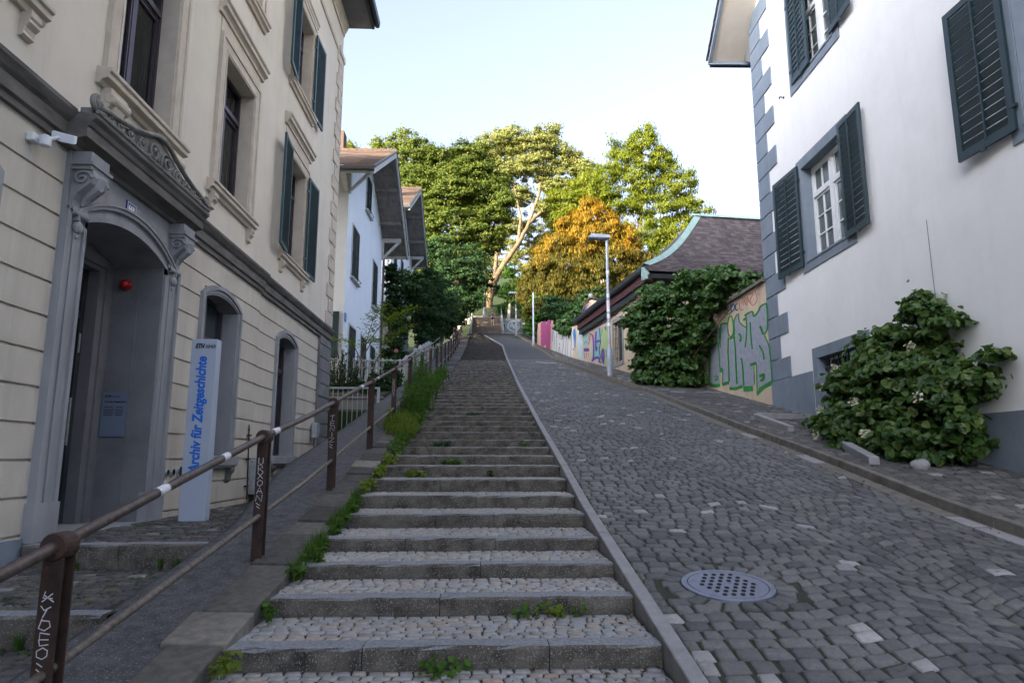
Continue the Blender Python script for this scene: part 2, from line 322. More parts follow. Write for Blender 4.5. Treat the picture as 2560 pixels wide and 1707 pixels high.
m_darkstep=M('dark_stone_steps',(.062,.056,.05),(.036,.033,.03),scale=5,rough=.9,bump=.4)
m_gutstone=M('grey_gutter_stone',(.17,.155,.13),(.10,.09,.08),scale=7,rough=.85,bump=.3)

def setts(name, rows, m, parent=None, zf=Z, gap=.008, jit=.006, h=.05, crown=.006, tilt=.004, skip=None, extra=None, kind=None):
    """rows: list of (v, dv, u0, u1, du, warp(u,v)->(x,y)); every stone a bevelled block of its own island"""
    V=[];F=[]
    def stone(c):
        n=len(V); z0=[zf(p[1]) for p in c]
        cx=sum(p[0] for p in c)/4; cy=sum(p[1] for p in c)/4
        dz=rnd.uniform(-tilt,tilt); tx,ty=rnd.uniform(-.03,.03),rnd.uniform(-.03,.03)
        for k,(ins,dh) in enumerate(((0,-h),(.06,-crown*1.6),(.22,0))):
            for p,zz in zip(c,z0):
                x=p[0]+(cx-p[0])*ins; y=p[1]+(cy-p[1])*ins
                V.append((x,y,zz+(zf(cy)-zz)*0+dh+dz+tx*(x-cx)+ty*(y-cy)))
        for k in (0,4):
            for i in range(4):
                j=(i+1)%4; F.append((n+k+i,n+k+j,n+k+4+j,n+k+4+i))
        F.append((n+8,n+9,n+10,n+11))
    for v,dv,u0,u1,du,wf in rows:
        u=u0-rnd.uniform(0,du*.6)
        while u<u1-.03:
            d=du*rnd.uniform(.78,1.3); a=max(u,u0); b=min(u+d,u1)
            if u1-b<.05: b=u1
            if b-a>.04:
                c=[(a+gap/2,v+gap/2),(b-gap/2,v+gap/2),(b-gap/2,v+dv-gap/2),(a+gap/2,v+dv-gap/2)]
                c=[wf(p[0]+rnd.uniform(-jit,jit),p[1]+rnd.uniform(-jit,jit)) for p in c]
                mx,my=(c[0][0]+c[2][0])/2,(c[0][1]+c[2][1])/2
                if not (skip and skip(mx,my)): stone(c)
            u=b if b<u1 else u1+1
            if b>=u1: break
    if extra:
        for c in extra: stone(c)
    o=npmesh(name,np.array(V),np.array(F),m,parent,kind=kind)
    return o

# --- terrain
def H(x,y):
    if y>64.5:
        if y<74: h=11.62+(y-64.5)*.36-.45
        elif y<92: h=15.0+(y-74)*.40
        elif y<170: h=22.2+(y-92)*.30
        else: h=45.6+(y-170)*.06
        if abs(x)>14: h+= (abs(x)-14)*.03
        return h
    h=Z(y)-.30
    if x<-3.03 and y<20.4: h=min(h,-2.4)
    if x>9: h+=min((x-9)*.04,2.0)*min(max((y-20)/10,0),1)
    return h
xs=[-260,-160,-90,-50,-30,-20,-12,-8,-5.5,-4.7,-3.06,-3.02,-2.2,-1,.5,1.5,3,4.5,6,8,9.5,11,14,18,24,32,45,70,110,170,260]
ys=[-60,-40,-30,-20,-8,0,4.75,8.4,11.6,15.2,20.38,20.42,24,27,32,37,42,48,54,60,64.49,64.52,66,68,70,72,73.99,74.02,76,78,80,83,86,89,92,100,115,140,170,220,320,520]
b=MB()
vid=lambda i,j:i*len(ys)+j
vs=[(x,y,H(x,y)) for x in xs for y in ys]
fs=[(vid(i,j),vid(i+1,j),vid(i+1,j+1),vid(i,j+1)) for i in range(len(xs)-1) for j in range(len(ys)-1)]
b.add(vs,fs); b.build('ground',m_grass,kind='structure')

# --- stairway: one block of granite and one paved tread to every step
NOSE=[-1.5,-.62,.25,1.12,2.0,2.9,3.8,4.70,5.58,6.40,7.24,8.26,9.14,10.08,11.02,11.90,12.78,13.68,14.72,15.60,16.42,17.40,18.24,19.26,20.10,20.95,21.8,22.7,23.6,24.5]
while NOSE[-1]<63.4: NOSE.append(NOSE[-1]+.885)
NOSE[-1]=63.6
stair=ssetting('stairway',(0,0,0))
chip=lambda: rnd.uniform(.008,.022) if rnd.random()<.10 else 0
def granite_block(b,x0,x1,y0,dp,z0,z1):
    n=max(3,int((x1-x0)/.11)); prof=[]
    for i in range(n+1):
        x=x0+(x1-x0)*i/n; j=lambda a=.004: rnd.uniform(-a,a)
        e=.0 if 0<i<n else .006
        prof.append([(x,y0+.012+j()+e,z0),(x,y0+.004+j(.011)+e,(z0+z1)/2+j()),(x,y0+j(.006)+e+chip(),z1-.022+j(.005)),(x,y0+.012+j(.005)+e+chip(),z1-.004-e+j(.003)),(x,y0+.03+j(.003),z1-e),(x,y0+dp,z1-e*.5+j(.001)),(x,y0+dp,z0)])
    vs=[p for r in prof for p in r]; k=7
    fs=[(i*k+q,(i+1)*k+q,(i+1)*k+q+1,i*k+q+1) for i in range(n) for q in range(k-1)]
    fs+=[tuple(reversed(range(k))),tuple(n*k+q for q in range(k))]
    b.add(vs,fs)
for i,y in enumerate(NOSE):
    z=Z(y); z0=Z(NOSE[i-1])-.03 if i else z-.3
    yn=NOSE[i+1] if i+1<len(NOSE) else y+.9
    xl,xr=stairl(y)-.02,kerbx(y)-.003
    b=MB()
    cuts=[xl]+sorted(xl+(xr-xl)*q for q in ([rnd.uniform(.38,.62)] if rnd.random()<.55 else [rnd.uniform(.25,.4),rnd.uniform(.6,.78)]))+[xr]
    for a,c in zip(cuts,cuts[1:]):
        granite_block(b,a+.003,c-.003,y+rnd.uniform(-.006,.006),.185,z0,z+rnd.uniform(-.004,.004))
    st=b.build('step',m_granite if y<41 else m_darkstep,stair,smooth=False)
    ORG[st]=ORG[stair]
    if y<13:
        n=8; dv=(yn-y-.185)/n; fl=lambda yy,z=z: z+.002
        rows=[(y+.19+q*dv,dv,xl+.01,xr-.01,.105,lambda u,v:(u+.006*math.sin(v*37),v+.010*math.sin(u*5+q))) for q in range(n)]
        setts('tread',rows,m_tread,st,zf=fl,gap=.007,jit=.006,h=.03,crown=.004,tilt=.003)
        b=MB(); b.box(xl,xr,y+.18,yn+.03,z-.08,z-.012); b.build('tread_bed',m_earth,st)
    else:
        b=MB(); b.box(xl,xr,y+.18,yn+.03,z-.08,z-.001); b.build('tread',m_asph,st)

# --- kerb between stairs and road, in long stones
b=MB(); y=-2.0
while y<64:
    L=rnd.uniform(.95,1.35); y1=min(y+L,64.3); g=.006
    xa,xb=kerbx(y),kerbx(y1); ww=.115; za,zb=Z(y)+.035,Z(y1)+.035
    if y<4.75<y1 or y<11.6<y1: pass
    bb=[(xa,y+g,za-.45),(xa+ww,y+g,za-.45),(xb+ww,y1-g,zb-.45),(xb,y1-g,zb-.45),(xa,y+g,za),(xa+ww,y+g,za),(xb+ww,y1-g,zb),(xb,y1-g,zb)]
    b.hexa(bb); y=y1
b.build('kerb',m_kerb,bevel=.012,kind='structure')

# --- road of cobbles, laid in rows that swing into scallops away from the kerb
GC=(2.02,5.80)
def roadwarp(u,v):
    t=max(0,min(1,(u-2.2)/1.2)); a=(u-2.2)/1.55; fr=a-math.floor(a)
    return (u+.012*math.sin(v*3.1), v+.34*t*math.sin(math.pi*fr)+.03*math.sin(u*2.1+v*.7))
rows=[]; v=-1.2
while v<41.2:
    dv=.150*rnd.uniform(.93,1.07) if v<22 else .19
    rows.append((v,dv,kerbx(v)+.125,gut(v)-.22,.165 if v<22 else .21,roadwarp)); v+=dv
ring=[]
for k in range(22):
    a0,a1=2*math.pi*k/22+.02,2*math.pi*(k+1)/22-.02
    r0,r1=.375,.535+rnd.uniform(-.02,.03)
    ring.append([(GC[0]+r0*math.cos(a0),GC[1]+r0*math.sin(a0)),(GC[0]+r1*math.cos(a0),GC[1]+r1*math.sin(a0)),(GC[0]+r1*math.cos(a1),GC[1]+r1*math.sin(a1)),(GC[0]+r0*math.cos(a1),GC[1]+r0*math.sin(a1))])
road=setts('road',rows,m_cobble,gap=.013,jit=.010,crown=.006,tilt=.005,skip=lambda x,y:math.hypot(x-GC[0],y-GC[1])<.55,extra=ring,kind='structure')
def sheet(name,fl,fr,ya,yb,dz,m,kind='structure',step=1.0,dz2=None,thick=.0):
    b=MB(); n=max(1,int((yb-ya)/step)); yl=sorted(set([ya+(yb-ya)*i/n for i in range(n+1)]+[p[0] for p in PROF if ya<p[0]<yb]+[p[0] for p in GUT if ya<p[0]<yb]))
    L=[(fl(q),q,Z(q)+dz) for q in yl]; Rr=[(fr(q),q,Z(q)+(dz if dz2 is None else dz2)) for q in yl]; k=len(yl)
    b.add(L+Rr,[(i,k+i,k+i+1,i+1) for i in range(k-1)])
    if thick:
        Lb=[(x,q,z-thick) for x,q,z in L]; Rb=[(x,q,z-thick) for x,q,z in Rr]
        b.add(L+Lb,[(i,i+1,k+i+1,k+i) for i in range(k-1)]); b.add(Rr+Rb,[(i,k+i,k+i+1,i+1) for i in range(k-1)])
        b.poly([L[0],Lb[0],Rb[0],Rr[0]]); b.poly([L[-1],Rr[-1],Rb[-1],Lb[-1]])
    return b.build(name,m,kind=kind)
sheet('road_bed',lambda y:kerbx(y)+.11,lambda y:gut(y),-3,41.3,-.017,m_earth)
sheet('upper_road',lambda y:kerbx(y)+.11,lambda y:gut(y)-.1,41.2,64.6,.002,m_asph)
sheet('gutter',lambda y:gut(y)-.23,lambda y:gut(y)+.02,-3,24,.0,m_gutstone); sheet('gutter',lambda y:gut(y)-.23,lambda y:gut(y)+.02,24,64.4,.0,m_yellow)
# pale flat stones set along the gutter
b=MB()
for y0,y1 in ((6.6,7.5),(7.56,8.0),(11.2,11.9),(13.9,14.5)):
    b.hexa([(gut(y0)-.25,y0,Z(y0)-.05),(gut(y0)-.05,y0,Z(y0)-.05),(gut(y1)-.05,y1,Z(y1)-.05),(gut(y1)-.25,y1,Z(y1)-.05),(gut(y0)-.25,y0,Z(y0)+.008),(gut(y0)-.05,y0,Z(y0)+.008),(gut(y1)-.05,y1,Z(y1)+.008),(gut(y1)-.25,y1,Z(y1)+.008)])
b.build('gutter_stones',m_kerb,kind='structure')
b=MB(); b.poly([(2.95,38.9,Z(38.9)+.006),(4.1,38.05,Z(38.05)+.006),(4.14,38.35,Z(38.35)+.006),(2.98,39.25,Z(39.25)+.006)]); b.build('road_marking',m_wline,kind='structure')

# --- footway on the right
def rlim(y):
    if y<18.9: return 8.15+(y-19.1)*.0279-.01
    if y<25.2: return 8.09
    if y<38.7: return 10.35-.119*y-.01 if y>27 else 8.09-(y-25.2)*.5
    if y<52.5: return 5.72-(y-38.7)*.0906
    return 4.47-(y-52.5)*.11
sheet('footway_bed',lambda y:gut(y)+.02,lambda y:rlim(y)+.25,-3,64.2,.103,m_earth,thick=.2)
b=MB(); y=-2.5
while y<63.5:
    y1=y+rnd.uniform(.8,1.2); g=.006; za,zb=Z(y)+.122,Z(y1)+.122; xa,xb=gut(y),gut(y1)
    b.hexa([(xa,y+g,za-.3),(xa+.13,y+g,za-.3),(xb+.13,y1-g,zb-.3),(xb,y1-g,zb-.3),(xa+.01,y+g,za),(xa+.13,y+g,za),(xb+.13,y1-g,zb),(xb+.01,y1-g,zb)]); y=y1
b.build('footway_kerb',m_coping,bevel=.012,kind='structure')
rows=[]; v=2.5
while v<50:
    dv=.16 if v<22 else .24; rows.append((v,dv,gut(v)+.14,rlim(v)-.01,.19 if v<22 else .28,lambda u,w:(u,w+.03*math.sin(u*3)))); v+=dv
setts('footway',rows,m_pave,zf=lambda y:Z(y)+.122,gap=.012,jit=.014,crown=.005,tilt=.006,kind='structure')
sheet('upper_footway',lambda y:gut(y)+.12,lambda y:rlim(y)+.1,49.9,64.2,.118,m_yellow)

# --- border of slabs on the left of the stairs, rough concrete strip, paved landings in front of the door
def SL(y): return -2.72 if y<7.5 else (-2.72-(y-7.5)*.12 if y<10.7 else -3.1)
V=MB(); y=-1.5
while y<62:
    y1=y+rnd.uniform(.42,.72); g=rnd.uniform(.006,.014); d=rnd.uniform(-.012,.02); xl=-2.03+rnd.uniform(-.03,.03); xr=stairl(y)+rnd.uniform(-.01,.035)
    za,zb=Z(y)+.04+d,Z(y1)+.04+d+rnd.uniform(-.015,.015)
    V.hexa([(xl,y+g,za-.35),(xr,y+g,za-.35),(xr+rnd.uniform(-.02,.02),y1-g,zb-.35),(xl,y1-g,zb-.35),(xl,y+g,za),(xr,y+g,za-rnd.uniform(0,.02)),(xr+rnd.uniform(-.02,.02),y1-g,zb-rnd.uniform(0,.02)),(xl,y1-g,zb)]); y=y1
V.build('border_slabs',m_slab,bevel=.014,kind='structure')
# strip: gently uneven sheet
yl=np.arange(-2,64.1,.28); xl=np.linspace(0,1,9); VV=[]
for y in yl:
    for t in xl:
        x=SL(y)+( -1.98-SL(y))*t
        VV.append((x,y,Z(y)+.015+.02*mnoise.noise((x*2.3,y*1.6,0))+ (-.05 if t==0 else 0)+.03*(1-t)))
k=len(xl); FF=[(i*k+j,i*k+j+1,(i+1)*k+j+1,(i+1)*k+j) for i in range(len(yl)-1) for j in range(k-1)]
nb=len(VV)
for i,y in enumerate(yl): VV.append((SL(y)-.01,y,min(Z(y)-.5,-2.2)))
FF+=[(i*k,(i+1)*k,nb+i+1,nb+i) for i in range(len(yl)-1)]
npmesh('concrete_strip',np.array(VV),np.array(FF),m_strip,kind='structure').data.shade_smooth()
land=ssetting('landing')
levels=[(7.0,20.3,-.83),(5.0,7.0,-1.06),(3.1,5.0,-1.27),(1.2,3.1,-1.48),(-2.5,1.2,-1.7)]
for y0,y1,z in levels:
    b=MB(); b.box(-4.6,-2.6,y0+.1,y1+.05,z-.5,z-.02)
    bed=b.build('landing_bed',m_earth,land)
    b=MB(); cut=-3.55+rnd.uniform(-.2,.2); ex=SL(y0)+.12
    granite_block(b,-4.44,cut-.004,y0,.17,z-.27,z); granite_block(b,cut+.004,ex,y0+.006,.17,z-.27,z+.004)
    b.build('landing_edge',m_granite,land)
    rows=[]; v=y0+.18
    while v<min(y1,12)-.02:
        rows.append((v,.125,-4.46,SL(v)-.0,.14,lambda u,w:(u,w+.02*math.sin(u*4)))); v+=.125
    if rows: setts('landing_setts',rows,m_pave,land,zf=lambda y,z=z:z,gap=.016,jit=.012,crown=.005,tilt=.006)
# ================================================================ left house (cream, grooved ground floor)
def facade(b,P,us,zs_bands,ops):
    """us=(u0,u1); zs_bands=[(z0,z1,d)]; ops=[(u0,u1,z0,z1,depth)] -> front faces with openings and their reveals"""
    cu=sorted(set([us[0],us[1]]+[c for o in ops for c in o[:2] if us[0]<c<us[1]]))
    inside=lambda u,z: any(o[0]<u<o[1] and o[2]<z<o[3] for o in ops)
    for z0,z1,d in zs_bands:
        cz=sorted(set([z0,z1]+[c for o in ops for c in o[2:4] if z0<c<z1]))
        for a,c in zip(cu,cu[1:]):
            for e,f in zip(cz,cz[1:]):
                if inside((a+c)/2,(e+f)/2): continue
                b.quad(P(a,e,d),P(c,e,d),P(c,f,d),P(a,f,d))
                if d<0:   # lips of a groove
                    b.quad(P(a,e,0),P(c,e,0),P(c,e,d),P(a,e,d)); b.quad(P(a,f,d),P(c,f,d),P(c,f,0),P(a,f,0))
    for u0,u1,z0,z1,dp in ops:
        b.quad(P(u0,z0,0),P(u0,z0,-dp),P(u0,z1,-dp),P(u0,z1,0)); b.quad(P(u1,z0,-dp),P(u1,z0,0),P(u1,z1,0),P(u1,z1,-dp))
        b.quad(P(u0,z1,0),P(u0,z1,-dp),P(u1,z1,-dp),P(u1,z1,0)); b.quad(P(u0,z0,-dp),P(u0,z0,0),P(u1,z0,0),P(u1,z0,-dp))
def pbox(b,P,u0,u1,z0,z1,d0,d1):
    b.hexa([P(u0,z0,d0),P(u0,z0,d1),P(u1,z0,d1),P(u1,z0,d0),P(u0,z1,d0),P(u0,z1,d1),P(u1,z1,d1),P(u1,z1,d0)])
def pframe(b,P,u0,u1,z0,z1,w,d0,d1,bottom=True,wb=None):
    pbox(b,P,u0,u0+w,z0,z1,d0,d1); pbox(b,P,u1-w,u1,z0,z1,d0,d1); pbox(b,P,u0+w,u1-w,z1-w,z1,d0,d1)
    if bottom: pbox(b,P,u0+w,u1-w,z0,z0+(wb or w),d0,d1)
def shutter_mb(P,w,h,nsl,fw=.07,th=.035,midrail=True,vbar=False,sv=.95,inv=False,iv=.66):
    """louvred leaf: P(u in 0..w, z in 0..h, d)"""
    b=MB(); pframe(b,P,0,w,0,h,fw,0,th,wb=fw*1.3)
    zz=[(fw*1.3,h-fw)]
    if midrail: pbox(b,P,fw,w-fw,h*.48,h*.48+fw,0.001,th-.001); zz=[(fw*1.3,h*.48),(h*.48+fw,h-fw)]
    for a,c in zz:
        n=max(2,int(round(nsl*(c-a)/h))); s=(c-a)/n
        for i in range(n):
            z=a+s*i
            if inv:   # an opened leaf shows its inner face: the slats lean outwards at the top
                b.hexa([P(fw,z+.0,.0),P(fw,z+.006,.010),P(w-fw,z+.006,.010),P(w-fw,z,.0),P(fw,z+s*iv,th*.62),P(fw,z+s*iv+.008,th*.62+.010),P(w-fw,z+s*iv+.008,th*.62+.010),P(w-fw,z+s*iv,th*.62)]); pbox(b,P,fw,w-fw,z+s*iv,z+s*iv+max(.008,s*.09),th*.62,th*.62+.014); continue
            b.hexa([P(fw,z+.0,.008+th*.55),P(fw,z+.012,.008+th*.62),P(w-fw,z+.012,.008+th*.62),P(w-fw,z,.008+th*.55),P(fw,z+s*sv,.0),P(fw,z+s*sv+.012,.006),P(w-fw,z+s*sv+.012,.006),P(w-fw,z+s*sv,.0)])
    if vbar: pbox(b,P,w*.46,w*.46+.03,fw,h-fw,th*.6,th+.012)
    return b

lh=thing('cream_house','tall cream house with grooved ground floor, grey stone portal and teal shutters','house',(-4.5,8.5,-.83))
PL=lambda u,z,d:(-4.5+d,u,z)
PL2=lambda u,z,d:(-4.545+d,u,z)
STEP=13.62
# openings
up_c=[-2.3,1.4,5.35]            # window axes left of the portal axis
g_ops_near=[(7.48,9.40,-.83,2.80,.66),(10.90,12.37,.03,2.74,.34),(4.55,6.0,.03,2.74,.34),(.7,2.1,.03,2.74,.34),(-3.0,-1.6,.03,2.74,.34)]
g_ops_far=[(15.03,16.42,.02,2.72,.34)]
grooves=[-.39+.363*k for k in range(-3,10)]
bands=[]; zp=-2.2
for g in grooves:
    if g<-1.9: continue
    bands.append((zp,g-.014,0)); bands.append((g-.014,g+.014,-.032)); zp=g+.014
bands.append((zp,3.40,0))
b=MB(); facade(b,PL,(-18,STEP),bands,g_ops_near)
b.quad(PL(STEP,-2.2,0),PL2(STEP,-2.2,0),PL2(STEP,3.4,0),PL(STEP,3.4,0))
facade(b,PL2,(STEP,18.66),bands,g_ops_far)
gw=b.build('ground_floor_wall',m_creamlow,lh)
WIN1=[(c-.725,c+.725,4.46,6.88) for c in (-2.3,1.4,5.35,8.5,11.725,15.6)]
WIN1[3]=(7.82,9.24,4.46,6.95)
WIN2=[(c-.70,c+.70,8.62,10.82) for c in (-2.3,1.4,5.35,8.5,11.725,15.65)]
WIN3=[(c-.60,c+.60,12.75,13.3) for c in (1.4,5.35,8.5,11.725,16.0)]
b=MB(); facade(b,PL,(-18,19.9),[(3.4,13.6,0)],[(a,c,d,e,.34) for a,c,d,e in WIN1+WIN2+WIN3])
b.quad((-4.5,19.9,3.4),(-15,19.9,3.4),(-15,19.9,13.6),(-4.5,19.9,13.6)); b.quad((-4.545,19.88,-2.4),(-15,19.88,-2.4),(-15,19.88,3.4),(-4.545,19.88,3.4))
b.quad((-4.5,-18,-4),(-15,-18,-4),(-15,-18,13.6),(-4.5,-18,13.6)); b.quad((-15,-18,-4),(-15,19.9,-4),(-15,19.9,13.6),(-15,-18,13.6))
b.build('upper_wall',m_cream,lh)
# plinth at the foot of the wall near the steps
b=MB(); pbox(b,PL,-18,7.05,-2.4,-.78,-.05,.035); b.build('plinth',m_rgrey,lh)
# corner pilaster of the ground floor in grey blocks
b=MB(); z=-.9
for k in range(12):
    z1=min(z+.363,3.30); pbox(b,PL,18.66,19.94,z+.012,z1-.012,-.10,.03); z=z1
    if z>3.25: break
pbox(b,PL,18.67,19.93,-1.4,3.38,-.12,.008)
b.build('corner_pilaster',m_greyin,lh,bevel=.01)
# string course
def course(b,P,u0,u1,prof):
    """prof: (d,z) outline swept along u"""
    n=len(prof); vs=[P(u0,z,d) for d,z in prof]+[P(u1,z,d) for d,z in prof]
    b.add(vs,[(i,(i+1)%n,n+(i+1)%n,n+i) for i in range(n)]+[tuple(reversed(range(n))),tuple(range(n,2*n))])
prof=[(-.1,3.27),(.05,3.27),(.05,3.34),(.085,3.36),(.085,3.50),(.12,3.53),(.17,3.60),(.17,3.645),(.13,3.665),(-.1,3.70)]
b=MB(); course(b,PL,-18,6.93,prof); course(b,PL,9.98,STEP,prof); course(b,PL,STEP+.001,19.95,[(d-.04,z) for d,z in prof]); b.build('string_course',m_band,lh)
prof2=[(-.05,12.19),(.03,12.19),(.05,12.24),(.05,12.29),(.03,12.31),(-.05,12.32)]
b=MB(); course(b,PL,-18,19.2,prof2); pbox(b,PL,19.2,19.97,12.17,12.36,-.1,.075); b.build('upper_string_course',m_trim,lh)
# quoins of the upper floors, toothed
b=MB(); z=3.72; k=0
while z<12.1:
    wd=.78 if k%2==0 else .56
    pbox(b,PL,19.93-wd,19.93,z+.018,z+.39,-.06,.042); z+=.408; k+=1
b.build('quoins',m_trim,lh,bevel=.008)
# eaves: cornice, soffit, gutter, roof
b=MB(); course(b,PL,-18,19.9,[(-.05,13.1),(.04,13.1),(.05,13.2),(.10,13.28),(.14,13.4),(.16,13.48),(-.05,13.48)]); b.build('eaves_cornice',m_trim,lh)
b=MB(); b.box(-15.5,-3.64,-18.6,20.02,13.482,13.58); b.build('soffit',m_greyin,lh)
b=MB(); b.box(-3.64,-3.56,-18.6,20.02,13.47,13.72); pp=[(-3.56,20.04,13.66),(-3.55,20.04,13.56),(-3.48,20.04,13.52),(-3.41,20.04,13.56),(-3.39,20.04,13.72),(-3.56,20.04,13.72)]
b.prism(pp,(0,-38.6,0)); b.build('gutter',m_gutter,lh)
b=MB(); b.add([(-3.5,-18.6,13.66),(-3.5,20.02,13.66),(-15.8,20.02,13.66),(-15.8,-18.6,13.66),(-9.6,-12.5,18.4),(-9.6,14.0,18.4)],[(0,1,5,4),(1,2,5),(2,3,4,5),(3,0,4),(3,2,1,0)]); b.build('roof',m_tile,lh)

def wood_window(win,P,u0,u1,z0,z1,dp,frame_m,transom=.72,curtain=True,glass=m_glass,mull=True):
    """casement: frame, transom, panes and a curtain behind, set dp behind the wall face"""
    f=MB(); w=.055
    pframe(f,P,u0,u1,z0,z1,w,-dp,-dp+.07)
    zt=z0+(z1-z0)*transom; pbox(f,P,u0+w,u1-w,zt,zt+.085,-dp+.002,-dp+.095); pbox(f,P,u0+w,u1-w,zt-.03,zt,-dp+.002,-dp+.06)
    if mull: pbox(f,P,(u0+u1)/2-.045,(u0+u1)/2+.045,z0+w,zt-.03,-dp+.002,-dp+.06); pbox(f,P,(u0+u1)/2-.03,(u0+u1)/2+.03,zt+.085,z1-w,-dp+.002,-dp+.06)
    pframe(f,P,u0+w,(u0+u1)/2-.045,z0+w,zt-.03,.035,-dp+.012,-dp+.05); pframe(f,P,(u0+u1)/2+.045,u1-w,z0+w,zt-.03,.035,-dp+.012,-dp+.05)
    f.build('frame',frame_m,win)
    g=MB(); pbox(g,P,u0+.04,u1-.04,z0+.04,z1-.04,-dp-.015,-dp+.02); g.build('pane',glass,win)
def upwindow(op,lintel,shut,brackets,zl=None,big=False):
    u0,u1,z0,z1=op; s=.27
    win=MB(); d=.045
    pframe(win,PL,u0-s,u1+s,z0-.02,z1+.25,s,-.02,d,bottom=False)
    for q in (u0-s,u1+s-.06): pbox(win,PL,q,q+.06,z0-.02,z1+.25,d-.001,d+.022)       # outer fillet
    pbox(win,PL,u0-s+.06,u1+s-.06,z1+.19,z1+.25,d-.001,d+.022)
    for q in (u0-.05,u1+.01): pbox(win,PL,q,q+.04,z0,z1+.04,d-.001,d+.012)
    pbox(win,PL,u0-.01,u1+.01,z1+.01,z1+.05,d-.001,d+.012)
    # lining of the reveal
    pbox(win,PL,u0-.01,u0+.018,z0,z1,-.27,.03); pbox(win,PL,u1-.018,u1+.01,z0,z1,-.27,.03); pbox(win,PL,u0+.018,u1-.018,z1-.018,z1+.01,-.27,.03)
    w=win.build('window',m_trim,lh)
    f=MB(); sd=.15 if not big else .18
    course(f,PL,u0-s-.1,u1+s+.1,[(-.02,z0-.20),(.05,z0-.20),(.07,z0-.15),(sd-.03,z0-.13),(sd-.03,z0-.07),(sd,z0-.055),(sd,z0-.01),(-.02,z0+.015)]); pbox(f,PL,u0,u1,z0-.05,z0+.012,-.28,0)
    f.build('sill',m_trim,w,bevel=.006)
    if lintel:
        zl=z1+.58; f=MB(); pbox(f,PL,u0-s,u1+s,z1+.252,zl-.03,-.02,.02)
        course(f,PL,u0-s-.14,u1+s+.14,[(-.02,zl-.05),(.05,zl-.05),(.06,zl),(.09,zl+.03),(.13,zl+.05),(.13,zl+.12),(.165,zl+.15),(.165,zl+.19),(-.02,zl+.24)])
        f.build('lintel',m_trim,w,bevel=.005)
    else:
        f=MB(); zl=z1+.28; course(f,PL,u0-s-.03,u1+s+.03,[(-.02,zl-.03),(.05,zl-.03),(.06,zl+.02),(.08,zl+.04),(.08,zl+.1),(.115,zl+.13),(.115,zl+.17),(-.02,zl+.2)]); f.build('lintel',m_trim,w,bevel=.005)
    if brackets:
        for q in (u0-s+.02,u1+s-.02-(.36 if big else .16)):
            f=MB(); bw=.36 if big else .16; bh=.46 if big else .26; zt=z0-.2; dd=.13 if big else .11
            pts=[PL(q,zt,-.02),PL(q,zt,dd),PL(q,zt-.06,dd),PL(q,zt-.08,dd-.02),PL(q,zt-bh*.45,dd*.95),PL(q,zt-bh*.62,dd*.55),PL(q,zt-bh*.8,dd*.45),PL(q,zt-bh*.92,dd*.55),PL(q,zt-bh,dd*.2),PL(q,zt-bh,-.02)]
            f.prism(pts,(0,bw,0))
            if big:
                f.lathe((-4.5+dd-.015,q-.01,zt-.13),[(.055,0),(.075,.02),(.075,bw),(.055,bw+.02)],14,'y')
                f.lathe((-4.5+dd*.45,q-.01,zt-bh*.82),[(.03,0),(.045,.01),(.045,bw+.01),(.03,bw+.02)],12,'y')
                f.prism([PL(q+.07,zt-.1,dd*.96),PL(q+.07,zt-.1,dd+.045),PL(q+.07,zt-.30,dd*.75+.03),PL(q+.07,zt-.32,dd*.6)],(0,bw-.14,0))
            f.build('bracket',m_trim,w,bevel=.006)
    wood_window(w,PL,u0+.018,u1-.018,z0+.012,z1-.018,.29,m_purple,glass=m_glassT)
    c=MB(); n=26
    for i in range(n):
        a=u0+.06+(u1-u0-.12)*i/n; e=u0+.06+(u1-u0-.12)*(i+1)/n; d0=-.36+.03*(i%2); d1=-.36+.03*((i+1)%2)
        c.quad(PL(a,z0+.05,d0),PL(e,z0+.05,d1),PL(e,z1-.1,d1),PL(a,z1-.1,d0))
    c.build('curtain',m_curt,w)
    if shut:
        h=z1-z0+.06
        for side in (0,1):
            wd=.86
            if side: hy,hx,ang=u1+.08,-4.42,R(1.5)
            else: hy,hx,ang=u0-.08,-4.40,R(6)
            sg=1 if side else -1
            Ps=lambda u,z,d,hy=hy,hx=hx,ang=ang,sg=sg:(hx+u*math.sin(ang)+d*math.cos(ang),hy+sg*(u*math.cos(ang)-d*math.sin(ang)),z0-.03+z)
            sb=shutter_mb(Ps,wd,h,44,fw=.075,th=.045,midrail=False,inv=True)
            for zz in (.35,h-.4): 
                sb.hexa([Ps(-.09,zz,.0),Ps(-.09,zz,.02),Ps(.03,zz,.055),Ps(.03,zz,.03),Ps(-.09,zz+.05,.0),Ps(-.09,zz+.05,.02),Ps(.03,zz+.05,.055),Ps(.03,zz+.05,.03)])
            sb.build('shutter',m_teal,w)
    return w
for i,op in enumerate(WIN1): upwindow(op,i!=3,i in (1,5) or i==0,True,big=(i==3))
for i,op in enumerate(WIN2): upwindow(op,False,i!=4,False)
for op in WIN3:
    u0,u1,z0,z1=op; f=MB(); pframe(f,PL,u0-.12,u1+.12,z0-.12,z1+.1,.12,-.02,.03); w=f.build('window',m_trim,lh); wood_window(w,PL,u0,u1,z0,z1,.25,m_purple)
    for sg,hy in ((1,u1+.06),(-1,u0-.06)):
        Ps=lambda u,z,d,hy=hy,sg=sg:(-4.43+u*.06+d,hy+sg*u,z0-.05+z)
        shutter_mb(Ps,.72,.75,12,fw=.07,th=.04,midrail=False).build('shutter',m_teal,w)

